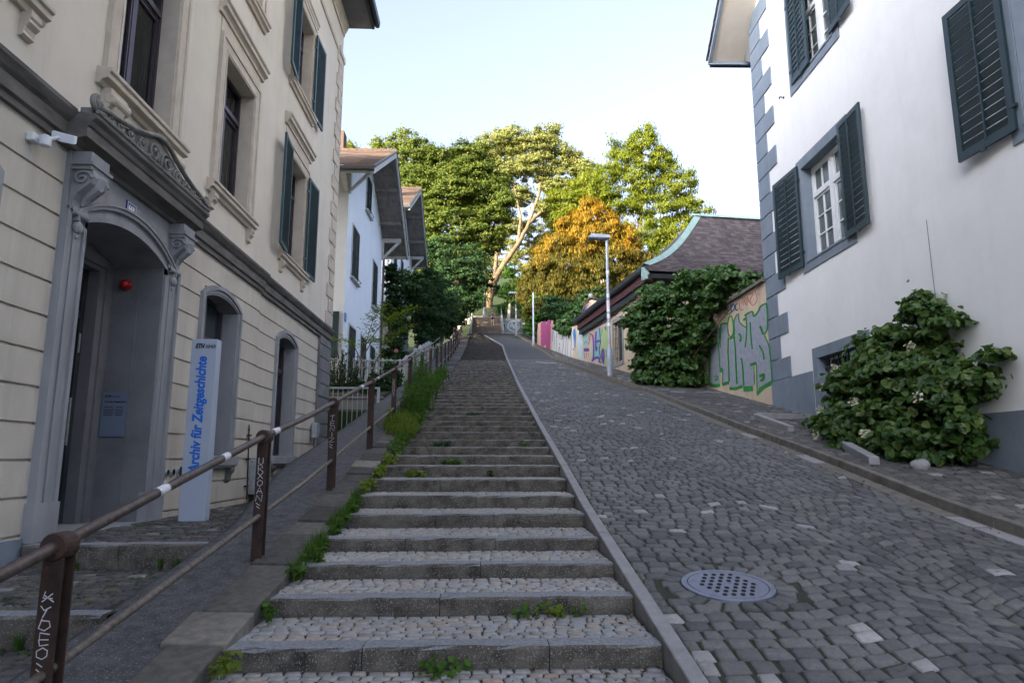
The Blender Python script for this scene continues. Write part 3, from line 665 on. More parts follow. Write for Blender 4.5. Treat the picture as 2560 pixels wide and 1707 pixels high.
# arched ground-floor windows with moulded grey surround
def arc(u0,u1,zs,rise,n=14):
    c=(u1-u0)/2; rr=(c*c+rise*rise)/(2*rise); cz=zs+rise-rr; cu=(u0+u1)/2; a=math.asin(c/rr)
    return [(cu+rr*math.sin(-a+2*a*i/n),cz+rr*math.cos(-a+2*a*i/n)) for i in range(n+1)]
def archring(b,P,u0,u1,zb,zs,rise,w,d0,d1,inset=0):
    """flat ring following jamb-arch-jamb; inner edge offset by inset, ring width w"""
    def path(o):
        a=arc(u0-o,u1+o,zs+o*.25,rise+o*.75 if rise+o*.75>.02 else .02)
        return [(u0-o,zb)]+a+[(u1+o,zb)]
    pi,po=path(inset),path(inset+w); n=len(pi)
    for i in range(n-1):
        a,c,e,f=pi[i],pi[i+1],po[i+1],po[i]
        b.quad(P(*f,d1),P(*a,d1),P(*c,d1),P(*e,d1))                 # front
        b.quad(P(*a,d0),P(*c,d0),P(*c,d1),P(*a,d1)); b.quad(P(*f,d1),P(*e,d1),P(*e,d0),P(*f,d0))
    for q in (0,n-1): b.quad(P(*pi[q],d0),P(*pi[q],d1),P(*po[q],d1),P(*po[q],d0))
def gwindow(u0,u1,P,z0=.03,zs=2.56,rise=.13):
    b=MB(); archring(b,P,u0+.02,u1-.02,z0,zs,rise,.10,-.30,.03,0); archring(b,P,u0+.02,u1-.02,z0,zs,rise,.075,-.02,.06,.10-.001)
    archring(b,P,u0+.02,u1-.02,z0,zs,rise,.02,-.02,.045,.03)
    # soffit of the reveal behind the ring
    w=b.build('window',m_grey,lh)
    s=MB(); pbox(s,P,u0-.22,u1+.22,z0-.17,z0,-.3,.13); pbox(s,P,u0-.18,u1+.18,z0-.21,z0-.17,-.05,.10)
    s.build('sill',m_grey,w,bevel=.012)
    for q in (u0-.12,u1-.06):
        s=MB(); s.prism([P(q,z0-.21,-.02),P(q,z0-.21,.11),P(q,z0-.26,.11),P(q,z0-.34,.06),P(q,z0-.42,.05),P(q,z0-.47,.0),P(q,z0-.47,-.02)],(0,.17,0)); s.build('bracket',m_band,w,bevel=.006)
    wood_window(w,P,u0+.02,u1-.02,z0+.0,zs+rise,.31,m_purple,glass=m_glass)
    c=MB()
    pbox(c,P,u0+.25,u0+.5,z0+.1,zs-.2,-.42,-.40); c.build('curtain',m_curt,w)
for o in g_ops_near[1:]: gwindow(o[0],o[1],PL)
gwindow(15.03,16.42,PL2)

# portal: jambs, arch, consoles, cornice, carved pediment, deep recess with the door
b=MB(); u0,u1,zs,rise=7.48,9.40,2.58,.20; a=arc(u0,u1,zs,rise,20)
# jambs
for j0,j1,o in ((7.10,7.48,0),(9.40,9.84,1)):
    pbox(b,PL,j0,j1,-.83,3.26,-.05,.05)
    pbox(b,PL,(j0 if not o else j1-.07),(j0+.07 if not o else j1),-.83,2.60,.049,.085)
    pbox(b,PL,(j1-.055 if not o else j0),(j1 if not o else j0+.055),-.83,2.58,.049,.075)
    pbox(b,PL,j0+.16,j0+.20,-.7,2.55,.049,.066)
    pbox(b,PL,j0-.03,j1+.0,-.83,-.45,-.02,.10)
for (ua,za),(ub,zb) in zip(a,a[1:]):
    b.quad(PL(ua,za,.05),PL(ub,zb,.05),PL(ub,3.26,.05),PL(ua,3.26,.05)); b.quad(PL(ua,za,.05),PL(ua,za,-.66),PL(ub,zb,-.66),PL(ub,zb,.05))
archring(b,PL,u0,u1,2.5,zs,rise,.05,.02,.075,0); archring(b,PL,u0,u1,2.52,zs,rise,.045,.02,.095,.17); archring(b,PL,u0,u1,2.52,zs,rise,.03,.02,.115,.215)
pr=b.build('portal',m_grey,lh)
b=MB()
b.box(-5.15,-4.456,9.385,9.45,-.83,2.59); b.box(-5.15,-4.456,7.43,7.495,-.83,2.59)                     # lining of the recess
b.box(-4.775,-4.765,9.378,9.386,-.83,2.5)
b.box(-5.36,-5.15,9.10,9.40,-.83,2.75); b.box(-5.36,-5.15,7.48,7.78,-.83,2.75); b.box(-5.36,-5.15,7.78,9.10,2.46,2.80)   # inner stone frame
b.box(-5.16,-5.12,9.22,9.385,-.83,2.66); b.box(-5.16,-5.12,7.495,7.66,-.83,2.66); b.box(-5.16,-5.12,7.66,9.22,2.52,2.66)
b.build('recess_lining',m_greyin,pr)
b=MB(); b.box(-5.4,-4.46,7.4,9.5,-1.0,-.828); b.build('threshold',m_grey,pr,bevel=.01)
b=MB()
prof=[(-.05,3.26),(.10,3.26),(.12,3.30),(.20,3.33),(.29,3.35),(.29,3.46),(.31,3.475),(.33,3.52),(.37,3.56),(.37,3.60),(-.05,3.64)]
course(b,PL,6.93,9.97,prof); b.build('cornice',m_band,pr)
# pediment: low double-curved field with scrolls
top=[(6.95,3.69),(7.15,3.73),(7.45,3.76),(7.75,3.81),(8.05,3.89),(8.3,3.97),(8.45,3.98),(8.6,3.97),(8.85,3.89),(9.15,3.81),(9.45,3.76),(9.75,3.73),(9.95,3.69)]
top=[(u,3.62+(z-3.62)*1.15) for u,z in top]
PL0=PL; PL=lambda u,z,d:(-4.5+d+.105,u,z)
b=MB(); b.prism([PL(u,z-.02,.20) for u,z in [(6.95,3.62)]+top+[(9.95,3.62)]],(-.12,0,0)); b.tube([PL(u,z+.0,.24) for u,z in top],.032,8); b.tube([PL(u,3.635,.26) for u,_ in top],.022,6)
def spiral(cu,cz,r,turns=1.6,sg=1,ph=0):
    return [PL(cu+sg*r*(1-t*.82)*math.cos(ph+turns*2*math.pi*t),cz+r*(1-t*.82)*math.sin(ph+turns*2*math.pi*t)*.9,.215+.02*t) for t in np.linspace(0,1,26)]
for cu,r in ((7.02,.07),(7.26,.05),(7.46,.062),(7.70,.078),(7.97,.10),(8.28,.145)):
    for sg,c in ((1,cu),(-1,16.9-cu)):
        zc=3.66+r*.9; b.tube(spiral(c,zc,r,1.7,sg,ph=-.6),[.019]*20+[.024,.028,.03,.028,.022,.016],6)
for t in np.linspace(7.2,8.15,8):
    for c in (t,16.9-t): b.ball(PL(c,3.69+.03*math.sin(t*17),.215),.026,8,6,(.7,1.2,1))
for t in np.linspace(7.35,8.2,5):
    for c,s in ((t,1),(16.9-t,-1)): b.tube([PL(c-s*.07,3.655,.21),PL(c-s*.02,3.71,.225),PL(c+s*.06,3.68,.215)],[.012,.022,.008],6)
for k in range(-3,4):   # palmette on the crest
    an=k*.30; b.tube([PL(8.45,3.98,.17),PL(8.45+.09*math.sin(an),3.98+.09*math.cos(an),.20),PL(8.45+.15*math.sin(an),3.98+.15*math.cos(an),.215)],[.028,.032,.02],7)
for sg,c in ((1,7.0),(-1,9.9)): b.tube(spiral(c,3.74,.10,1.5,sg,ph=1.6),[.03]*26,7); b.ball(PL(c,3.74,.24),.04,8,6)
b.build('pediment',m_ped,pr,smooth=True)
PL=PL0
for q in (7.12,9.44):
    b=MB(); wdt=.36; zt=3.26
    pbox(b,PL,q,q+wdt,zt-.12,zt,-.02,.25); pbox(b,PL,q-.025,q+wdt+.025,zt-.155,zt-.12,-.02,.285); pbox(b,PL,q+.0,q+wdt,zt-.20,zt-.155,-.02,.262)
    sp=[(.27,zt-.20),(.275,zt-.27),(.25,zt-.34),(.18,zt-.40),(.12,zt-.46),(.085,zt-.53),(.08,zt-.58),(.10,zt-.62),(.10,zt-.66),(.07,zt-.70),(-.02,zt-.70),(-.02,zt-.20)]
    b.prism([PL(q+.03,z,d) for d,z in sp],(0,wdt-.06,0))
    for uu in (q+.015,q+wdt-.015):
        b.tube([(-4.5+.165+(1-t)*.10*math.cos(t*10),uu,zt-.295+(1-t)*.085*math.sin(t*10)) for t in np.linspace(0,.95,24)],.016,6)
        b.tube([(-4.5+.05+(1-t)*.055*math.cos(t*9+2),uu,zt-.62+(1-t)*.05*math.sin(t*9+2)) for t in np.linspace(0,.95,18)],.012,6)
    b.lathe((-4.5+.085,q+.03,zt-.66),[(.02,0),(.036,.015),(.036,wdt-.075),(.02,wdt-.06)],12,'y')
    b.ball(PL(q+wdt/2,zt-.80,.075),.065,10,8,(.8,1.1,1.1)); b.ball(PL(q+wdt/2,zt-.90,.06),.035,8,6)
    b.tube([PL(q+wdt/2,zt-.25,.28),PL(q+wdt/2,zt-.36,.245),PL(q+wdt/2,zt-.48,.12),PL(q+wdt/2,zt-.56,.095)],[.05,.06,.035,.02],8)
    b.build('console',m_grey,pr,bevel=.004)
PD=lambda u,z,d:(-5.36+d,u,z)
b=MB(); pframe(b,PD,7.78,9.10,-.82,2.46,.09,0,.06); pbox(b,PD,7.87,9.01,1.80,1.90,.001,.065)
pframe(b,PD,7.87,8.98,-.78,1.80,.13,.005,.05,wb=.16)
dr=b.build('door',m_gutter,lh)
g=MB(); pbox(g,PD,7.95,8.88,-.66,1.7,.01,.03); pbox(g,PD,7.9,9.0,1.9,2.4,.01,.03); g.build('pane',m_glass,dr)
g=MB(); g.tube([PD(8.93,.15,.10),PD(8.93,.75,.10)],.014,8); g.tube([PD(8.93,.2,.04),PD(8.93,.2,.10)],.01); g.tube([PD(8.93,.7,.04),PD(8.93,.7,.10)],.01)
g.box(-5.31,-5.29,9.03,9.06,1.35,1.6); g.build('handle',m_galv,dr)

# ---------------------------------------------------------------- things fixed on the cream house
def text(name,s,m,parent,loc,mat3,size,bold=0,shear=0,ext=.004,align='LEFT',sx=1.0,fit=None):
    cu=bpy.data.curves.new(name,'FONT'); cu.body=s; cu.size=size; cu.shear=shear; cu.offset=bold; cu.extrude=ext; cu.align_x=align; cu.resolution_u=4
    o=bpy.data.objects.new(name,cu); COL.objects.link(o)
    dg=bpy.context.evaluated_depsgraph_get(); me=bpy.data.meshes.new_from_object(o.evaluated_get(dg)); COL.objects.unlink(o); bpy.data.objects.remove(o); bpy.data.curves.remove(cu)
    if fit: sx=fit/max(v.co.x for v in me.vertices)
    T=Matrix.Translation(Vector(loc)-ORG.get(parent,Vector((0,0,0))))@mat3.to_4x4()@Matrix.Diagonal((sx,1,1,1))
    me.transform(T); me.materials.clear(); me.materials.append(m)
    ob=bpy.data.objects.new(name,me); COL.objects.link(ob); ob.parent=parent; ORG[ob]=ORG.get(parent,Vector((0,0,0)))
    return ob
FACE_S=Matrix(((1,0,0),(0,0,-1),(0,1,0)))       # text read by someone looking along +Y: x->X, y->Z, z->-Y
UP_S=Matrix(((0,-1,0),(0,0,-1),(1,0,0)))        # the same, running upwards
FACE_E=Matrix(((0,0,1),(1,0,0),(0,1,0)))        # on a wall facing +X: x->Y, y->Z
fl=thing('security_light','white security floodlight with a tilted square lamp under the stone string course','wall light',(-4.5,6.55,3.1))
b=MB(); b.box(-4.5,-4.42,6.44,6.56,3.06,3.15); b.build('wall_box',m_wplastic,fl,bevel=.015)
b=MB(); b.lathe((-4.36,6.53,3.10),[(.03,-.07),(.052,-.06),(.055,.03),(.03,.05)],12); b.tube([(-4.42,6.52,3.11),(-4.36,6.53,3.11)],.025); b.tube([(-4.36,6.56,3.12),(-4.33,6.68,3.20)],.02); b.build('sensor_head',m_wplastic,fl,smooth=True)
b=MB(); b.hexa([(-4.40,6.66,3.17),(-4.18,6.69,3.13),(-4.17,6.72,3.15),(-4.39,6.70,3.19),(-4.40,6.66,3.27),(-4.18,6.69,3.22),(-4.17,6.72,3.235),(-4.39,6.70,3.285)]); b.build('lamp_panel',m_wplastic,fl,bevel=.008)
al=thing('alarm_lamp','round red alarm dome inside the door recess','alarm lamp',(-4.93,9.38,2.34))
b=MB(); b.lathe((-4.93,9.315,2.34),[(.06,0),(.075,.03),(.075,.065)],16,'y'); b.build('base',m_red,al)
b=MB(); b.ball((-4.93,9.315,2.34),.068,16,10); b.build('dome',m_red,al,smooth=True)
hp=thing('house_number_plate','small blue enamel plate reading 668 above the door arch','number plate',(-4.44,8.36,3.07))
b=MB(); b.box(-4.452,-4.430,8.25,8.48,2.98,3.15); b.build('plate',m_enamel,hp,bevel=.006)
b=MB(); Pn=lambda u,z,d:(-4.43+d,u,z); pframe(b,Pn,8.262,8.468,2.992,3.138,.008,.0,.003); b.build('border',m_enamelw,hp)
text('digits','668',m_enamelw,hp,(-4.429,8.285,3.022),FACE_E,.118,bold=.004,ext=.001,sx=.82)
pq=thing('info_plaque','translucent grey-blue plaque with lines of black print on the recess wall','plaque',(-4.93,9.38,.27))
b=MB(); b.box(-5.10,-4.78,9.362,9.372,.27,.86); b.build('panel',m_plaq,pq,bevel=.003)
text('print','ETH',m_black,pq,(-5.07,9.361,.79),FACE_S,.045,bold=.002,shear=.25,ext=.001); text('print','zürich',m_black,pq,(-4.975,9.361,.79),FACE_S,.042,shear=.2,ext=.001)
text('print','Archiv für Zeitgeschichte',m_black,pq,(-5.07,9.361,.725),FACE_S,.028,bold=.0012,ext=.001)
b=MB()
for k,z in enumerate((.66,.625,.60,.575,.55)):
    b.box(-5.07,-4.95+.02*(k%2),9.3605,9.3615,z,z+.009)
    b.box(-4.915,-4.82,9.3605,9.3615,z,z+.009)
b.build('print_lines',m_black,pq)
py=thing('sign_pylon','tall pale grey sign pylon with blue upright lettering beside the door','sign',(-3.8,9.5,-.83))
b=MB(); b.box(-4.0,-3.655,9.40,9.56,-.83,1.60); b.build('panel',m_sign,py,bevel=.008)
b=MB(); b.box(-3.98,-3.675,9.42,9.54,-.86,-.828); b.build('base',m_galv,py)
text('lettering','Archiv für Zeitgeschichte',m_blue,py,(-3.785,9.398,-.20),UP_S,.185,bold=.0062,shear=.18,ext=.003,fit=1.56)
text('lettering','ETH',m_black,py,(-3.945,9.398,1.475),FACE_S,.085,bold=.0045,shear=.28,ext=.002,fit=.125); text('lettering','zürich',m_black,py,(-3.81,9.398,1.475),FACE_S,.085,bold=.0008,shear=.22,ext=.002,fit=.135)
for y,r,lb in ((10.07,.055,'smallest of three round vents low on the cream wall by the sign'),(10.25,.065,'middle one of three round vents low on the cream wall by the sign'),(10.49,.095,'largest of three round vents low on the cream wall, nearest the sign')):
    v=thing('vent_cap',lb,'vent',(-4.5,y,-.21),group='round vents in the wall')
    b=MB(); b.lathe((-4.5,y,-.21),[(r,0),(r,.02),(r*.82,.028)],20,'x'); b.build('rim',m_galv,v)
    b=MB()
    if r>.08:
        for k in range(-4,5):
            h=math.sqrt(max(0,(r*.8)**2-(k*.017)**2)); b.box(-4.475,-4.465,y-h,y+h,-.21+k*.017-.005,-.21+k*.017+.004)
    else: b.lathe((-4.472,y,-.21),[(r*.7,0),(r*.7,.004)],16,'x')
    b.build('grille',m_hole,v)
b=MB(); b.tube([(-4.46,13.42,-.80),(-4.46,13.36,-.1),(-4.46,13.30,.50)],.014,6)
for z in (-.55,-.05,.40): b.box(-4.505,-4.44,13.32,13.42,z,z+.03)
b.tube([(-4.46,13.30,.50),(-4.46,13.28,.62)],[.022,.008],6)
b.build('earthing_rod',m_iron,cat='metal rod',label='thin dark lightning earth rod clipped upright to the cream wall')
mb=thing('meter_box','pale grey metal meter box low on the cream wall behind the railing','box',(-4.5,13.9,-.4))
b=MB(); b.box(-4.5,-4.28,13.58,14.2,-.70,-.05); b.build('casing',m_galv,mb,bevel=.01)
b=MB(); b.box(-4.279,-4.270,13.62,14.16,-.66,-.09); b.build('lid',m_galv,mb)
mb=thing('wall_switch_box','small grey switch box at the grey corner of the cream house','box',(-4.5,18.4,.7))
b=MB(); b.box(-4.5,-4.36,18.22,18.52,.50,.90); b.build('casing',m_galv,mb,bevel=.01)
b=MB(); b.tube([(-4.40,18.3,.5),(-4.40,18.3,.2),(-4.40,18.34,-.6)],.016,6); b.build('conduit',m_galv,mb)
# ================================================================ railing along the stairs
RX=-2.03; PY=[3.45,6.45,9.35,12.4,15.5,18.75,22.3,25.8,29.2]+[32.3+3.2*k for k in range(10)]
RH=[(-2,.78),(3.45,.985),(6.45,1.12),(9.3,1.18),(12.4,1.22),(15.5,1.30),(18.7,1.37),(25.8,1.37),(30,1.30),(36,1.2),(70,1.2)]
def rz(y):
    for (a0,b0),(a1,b1) in zip(RH,RH[1:]):
        if y<=a1: return Z(y)+b0+(b1-b0)*(y-a0)/(a1-a0)
lz=lambda y:Z(y)+.41
rl=thing('stair_railing','rusty brown steel railing with pipe handrail running up along the left of the stairs','railing',(RX,3.45,Z(3.45)))
STROKES={ # hand-drawn marker tags, pieces of polyline in a 1 x 1 cell, written downwards
 'H':[[(0,.9),(.9,.2)],[(.3,0),(.1,.5),(.9,.6)],[(.1,.3),(1,.9)]],
 'Y':[[(0,0),(.3,.4),(.9,.1)],[(.5,.35),(.2,1)]],
 'D':[[(.2,0),(0,.7),(.5,1),(1,.6),(.9,.2),(.1,.15)]],
 'E':[[(1,.1),(.2,.0),(.1,.5),(.9,.5)],[(.1,.5),(.15,1),(1,.95)]],
 'O':[[(.5,0),(.05,.3),(.1,.8),(.5,1),(.95,.7),(.9,.25),(.5,0)]],
 '"':[[(.1,.1),(.7,.5)],[(.1,.6),(.7,1)]],
 'J':[[(.2,0),(.0,.5),(.3,.9),(1,.2)]],
 'R':[[(.1,1),(.1,0),(.8,.1),(.8,.45),(.15,.55),(1,1)]],
 'A':[[(0,1),(.5,0),(1,1)],[(.2,.6),(.8,.6)]],
 'N':[[(0,1),(.1,0),(.9,1),(1,0)]],
 'T':[[(0,.1),(1,0)],[(.5,.05),(.45,1)]],
 'I':[[(.5,0),(.5,1)]],
 'Z':[[(0,0),(1,.05),(.05,1),(1,.95)]],
 'S':[[(.9,.1),(.3,0),(.1,.35),(.8,.6),(.8,.95),(.1,1)]],
 'K':[[(.1,0),(.1,1)],[(.9,0),(.15,.5),(.95,1)]],
 'U':[[(.1,0),(.1,.8),(.5,1),(.9,.8),(.9,0)]],
 'X':[[(0,0),(1,1)],[(1,0),(0,1)]],
 'L':[[(.1,0),(.1,1),(.9,1)]],'M':[[(0,1),(.1,0),(.5,.6),(.9,0),(1,1)]],'V':[[(0,0),(.5,1),(1,0)]],'P':[[(.1,1),(.1,0),(.9,.15),(.8,.5),(.1,.55)]],'B':[[(.1,1),(.1,0),(.8,.2),(.2,.5),(.9,.75),(.1,1)]],'W':[[(0,0),(.25,1),(.5,.3),(.75,1),(1,0)]],'G':[[(.9,.1),(.2,.1),(.1,.8),(.6,1),(.9,.6),(.5,.55)]],'C':[[(.9,.1),(.2,.1),(.1,.8),(.9,.95)]]}
TAGS={3.45:('HYDEO"',.20,.052,.062),6.45:('URXOAN"',.19,.052,.066),9.35:('TENIZ"',.17,.06,.075),12.5:('XHRGEE',.30,.05,.06),15.5:('URODS',.22,.05,.08)}
def ribbon(b,pts,wd,P,d):
    """flat brush stroke through 2-D points laid on a surface"""
    n=len(pts)
    L=[];Rr=[]
    for i,p in enumerate(pts):
        a=pts[max(i-1,0)]; c=pts[min(i+1,n-1)]; tx,ty=c[0]-a[0],c[1]-a[1]; l=math.hypot(tx,ty) or 1
        nx,ny=-ty/l,tx/l
        w_=wd if not isinstance(wd,(list,tuple)) else wd[i]
        L.append(P(p[0]+nx*w_/2,p[1]+ny*w_/2,d)); Rr.append(P(p[0]-nx*w_/2,p[1]-ny*w_/2,d))
    b.add(L+Rr,[(i,i+1,n+i+1,n+i) for i in range(n-1)])
def smooth(pts,k=5,closed=False):
    """Catmull-Rom through 2-D points"""
    P0=list(pts); n=len(P0); out=[]
    for i in range(n if closed else n-1):
        p=[P0[(i+j)%n] if closed else P0[min(max(i+j,0),n-1)] for j in (-1,0,1,2)]
        for s in range(k):
            t=s/k; out.append(tuple(.5*((2*p[1][q])+(-p[0][q]+p[2][q])*t+(2*p[0][q]-5*p[1][q]+4*p[2][q]-p[3][q])*t*t+(-p[0][q]+3*p[1][q]-3*p[2][q]+p[3][q])*t**3) for q in (0,1)))
    if not closed: out.append(P0[-1])
    return out
for y in PY:
    z0,zt=Z(y)-.1,rz(y); b=MB()
    b.box(RX-.048,RX+.048,y-.005,y+.005,z0,zt-.05); b.box(RX-.006,RX+.006,y+.005,y+.085,z0,zt-.05); b.box(RX-.048,RX+.048,y+.085,y+.094,z0,zt-.05)
    # ring head that carries the pipe, and the sleeve of the lower pipe
    sl_=.18; 
    ring=[(.060,-.012),(.066,0),(.066,.10),(.060,.112),(.046,.112),(.046,-.012)]
    b.lathe((RX,y-.01,zt),ring[:4],18,'y')
    p=b.build('post',m_rust,rl)
    if y in TAGS:
        s,z1,ww,hh=TAGS[y]; t=MB(); z=zt-z1
        for ch in s:
            for st in STROKES[ch]: ribbon(t,[(RX-ww/2-.004+q[0]*ww,z-q[1]*hh*.86) for q in [(a_+rnd.uniform(-.06,.06),b_+rnd.uniform(-.06,.06)) for a_,b_ in st]],.0052,lambda u,v,d,y=y:(u,y-.0075-d,v),0)
            z-=hh
        t.build('scribble',m_tagw,p)
b=MB()
for a,c in zip([-1.2]+PY,PY+[63.0]): b.tube([(RX,a+.10 if a>1 else a,rz(a+.10)),(RX,(a+c)/2,rz((a+c)/2)+.0),(RX,c,rz(c))],.030,10)
b.build('handrail',m_rail,rl,smooth=True)
b=MB()
for a,c in zip([-1.2]+PY,PY+[63.0]): b.tube([(RX,a+.06,lz(a+.06)),(RX,(a+c)/2,lz((a+c)/2)),(RX,c-.0,lz(c))],.024,9)
b.build('lower_pipe',m_rail2,rl,smooth=True)
for y,l in ((4.5,.13),(5.53,.12),(6.81,.17),(11.4,.2),(13.1,.1)):
    b=MB(); b.tube([(RX,y-l/2,rz(y-l/2)),(RX,y+l/2,rz(y+l/2))],.0315,12,cap=False); b.build('sticker',m_stick,rl,smooth=True)
# second, galvanised handrail on the garden side
b=MB(); gx=-3.12; gz=lambda y:Z(y)+1.0
g2=thing('garden_handrail','thin galvanised handrail bending along the picket fence on the garden side','railing',(gx,27,Z(27)))
b.tube([(-6.2,26.7,3.72),(-3.2,26.7,3.74),(gx,26.85,3.78)]+[(gx,y,gz(y)) for y in (28,33,40,42,50,54,60)],.035,8); b.build('top_pipe',m_galv,g2,smooth=True)
for y in (29.5,35.5,41.5,47.5,53.5,59):
    b=MB(); b.tube([(gx,y,Z(y)-.2),(gx,y,gz(y))],.03,8); b.build('post',m_galv,g2,smooth=True)
for x in (-5.8,-4.5):
    b=MB(); b.tube([(x,26.7,2.3),(x,26.7,3.72)],.022,8); b.build('post',m_galv,g2,smooth=True)

# metal balustrade between the cream house and the strip
gt=thing('balustrade','light grey metal balustrade with thin bars at the far corner of the cream house','railing',(-4,20.4,1))
b=MB(); b.box(-4.85,-3.08,20.38,20.43,2.0,2.06); b.box(-3.16,-3.08,20.37,20.44,1.2,2.0); b.build('frame',m_galv,gt,bevel=.008)
for k in range(11):
    x=-4.75+.145*k; b=MB(); b.tube([(x,20.405,.3),(x,20.405,2.01)],.011,6); b.build('bar',m_galv,gt)
b=MB(); b.box(-9,-3.12,20.9,21.25,-1.5,1.75); b.box(-9,-3.06,20.85,21.3,1.75,1.83); b.build('garden_wall',m_conc,label='low concrete retaining wall behind the grey balustrade',cat='wall',bevel=.012)
b=MB(); b.box(-9,-3.12,21.25,26.6,-1.5,1.85)
b.add([(-9,21.3,1.9),(-3.12,21.3,1.9),(-3.12,26.7,2.78),(-9,26.7,2.78),(-9,21.3,1.0),(-3.12,21.3,1.0),(-3.12,26.7,1.0),(-9,26.7,1.0)],[(0,1,2,3),(1,5,6,2),(0,4,5,1)])
b.build('garden_bed',m_soil,kind='structure')

# weathered picket fence: across the garden, then up beside the strip
pf=thing('picket_fence','weathered grey-white picket fence in front of the white house','fence',(-3.2,27,Z(27)))
def picket(x,y,z0,z1,along):
    b=MB(); w2=.045; j=rnd.uniform(-.02,.02); t=.012
    pts=[(-w2,z0),(w2,z0),(w2,z1-.07),(0,z1),(-w2,z1-.07)]
    if along=='x': b.prism([(x+u+j*(z-z0)/2,y-t,z) for u,z in pts],(0,2*t,0))
    else: b.prism([(x-t,y+u+j*(z-z0)/2,z) for u,z in pts],(2*t,0,0))
    b.build('picket',m_fence,pf)
for k in range(13):
    picket(-5.15+k*.165,27.0,2.45+rnd.uniform(-.03,.03),3.90+rnd.uniform(-.05,.06),'x')
y=27.15
while y<41.5:
    picket(-3.22,y,Z(y)-.05,Z(y)+(.98 if y<31 else 1.12)+rnd.uniform(-.06,.08),'y'); y+=.235
b=MB(); 
for dz in (.35,.85):
    b.box(-5.2,-3.2,27.015,27.05,2.6+dz,2.67+dz)
    b.hexa([(-3.26,27.1,Z(27.1)+dz),(-3.234,27.1,Z(27.1)+dz),(-3.234,41.6,Z(41.6)+dz),(-3.26,41.6,Z(41.6)+dz),(-3.26,27.1,Z(27.1)+dz+.07),(-3.234,27.1,Z(27.1)+dz+.07),(-3.234,41.6,Z(41.6)+dz+.07),(-3.26,41.6,Z(41.6)+dz+.07)])
b.build('rail',m_fence,pf)
b=MB(); b.box(-3.19,-3.165,33.5,37.2,Z(35)+.12,Z(35)+.92); b.build('notice_board',m_wplastic,label='blank white board fixed to the picket fence',cat='board',bevel=.006)
b=MB(); b.box(-2.35,-2.05,59.8,60.1,Z(60)+.55,Z(60)+1.15); b.box(-2.24,-2.16,59.9,60.0,Z(60)-.1,Z(60)+.55); b.build('service_cabinet',m_wplastic,label='small white cabinet at the top end of the rusty railing',cat='cabinet',bevel=.02)

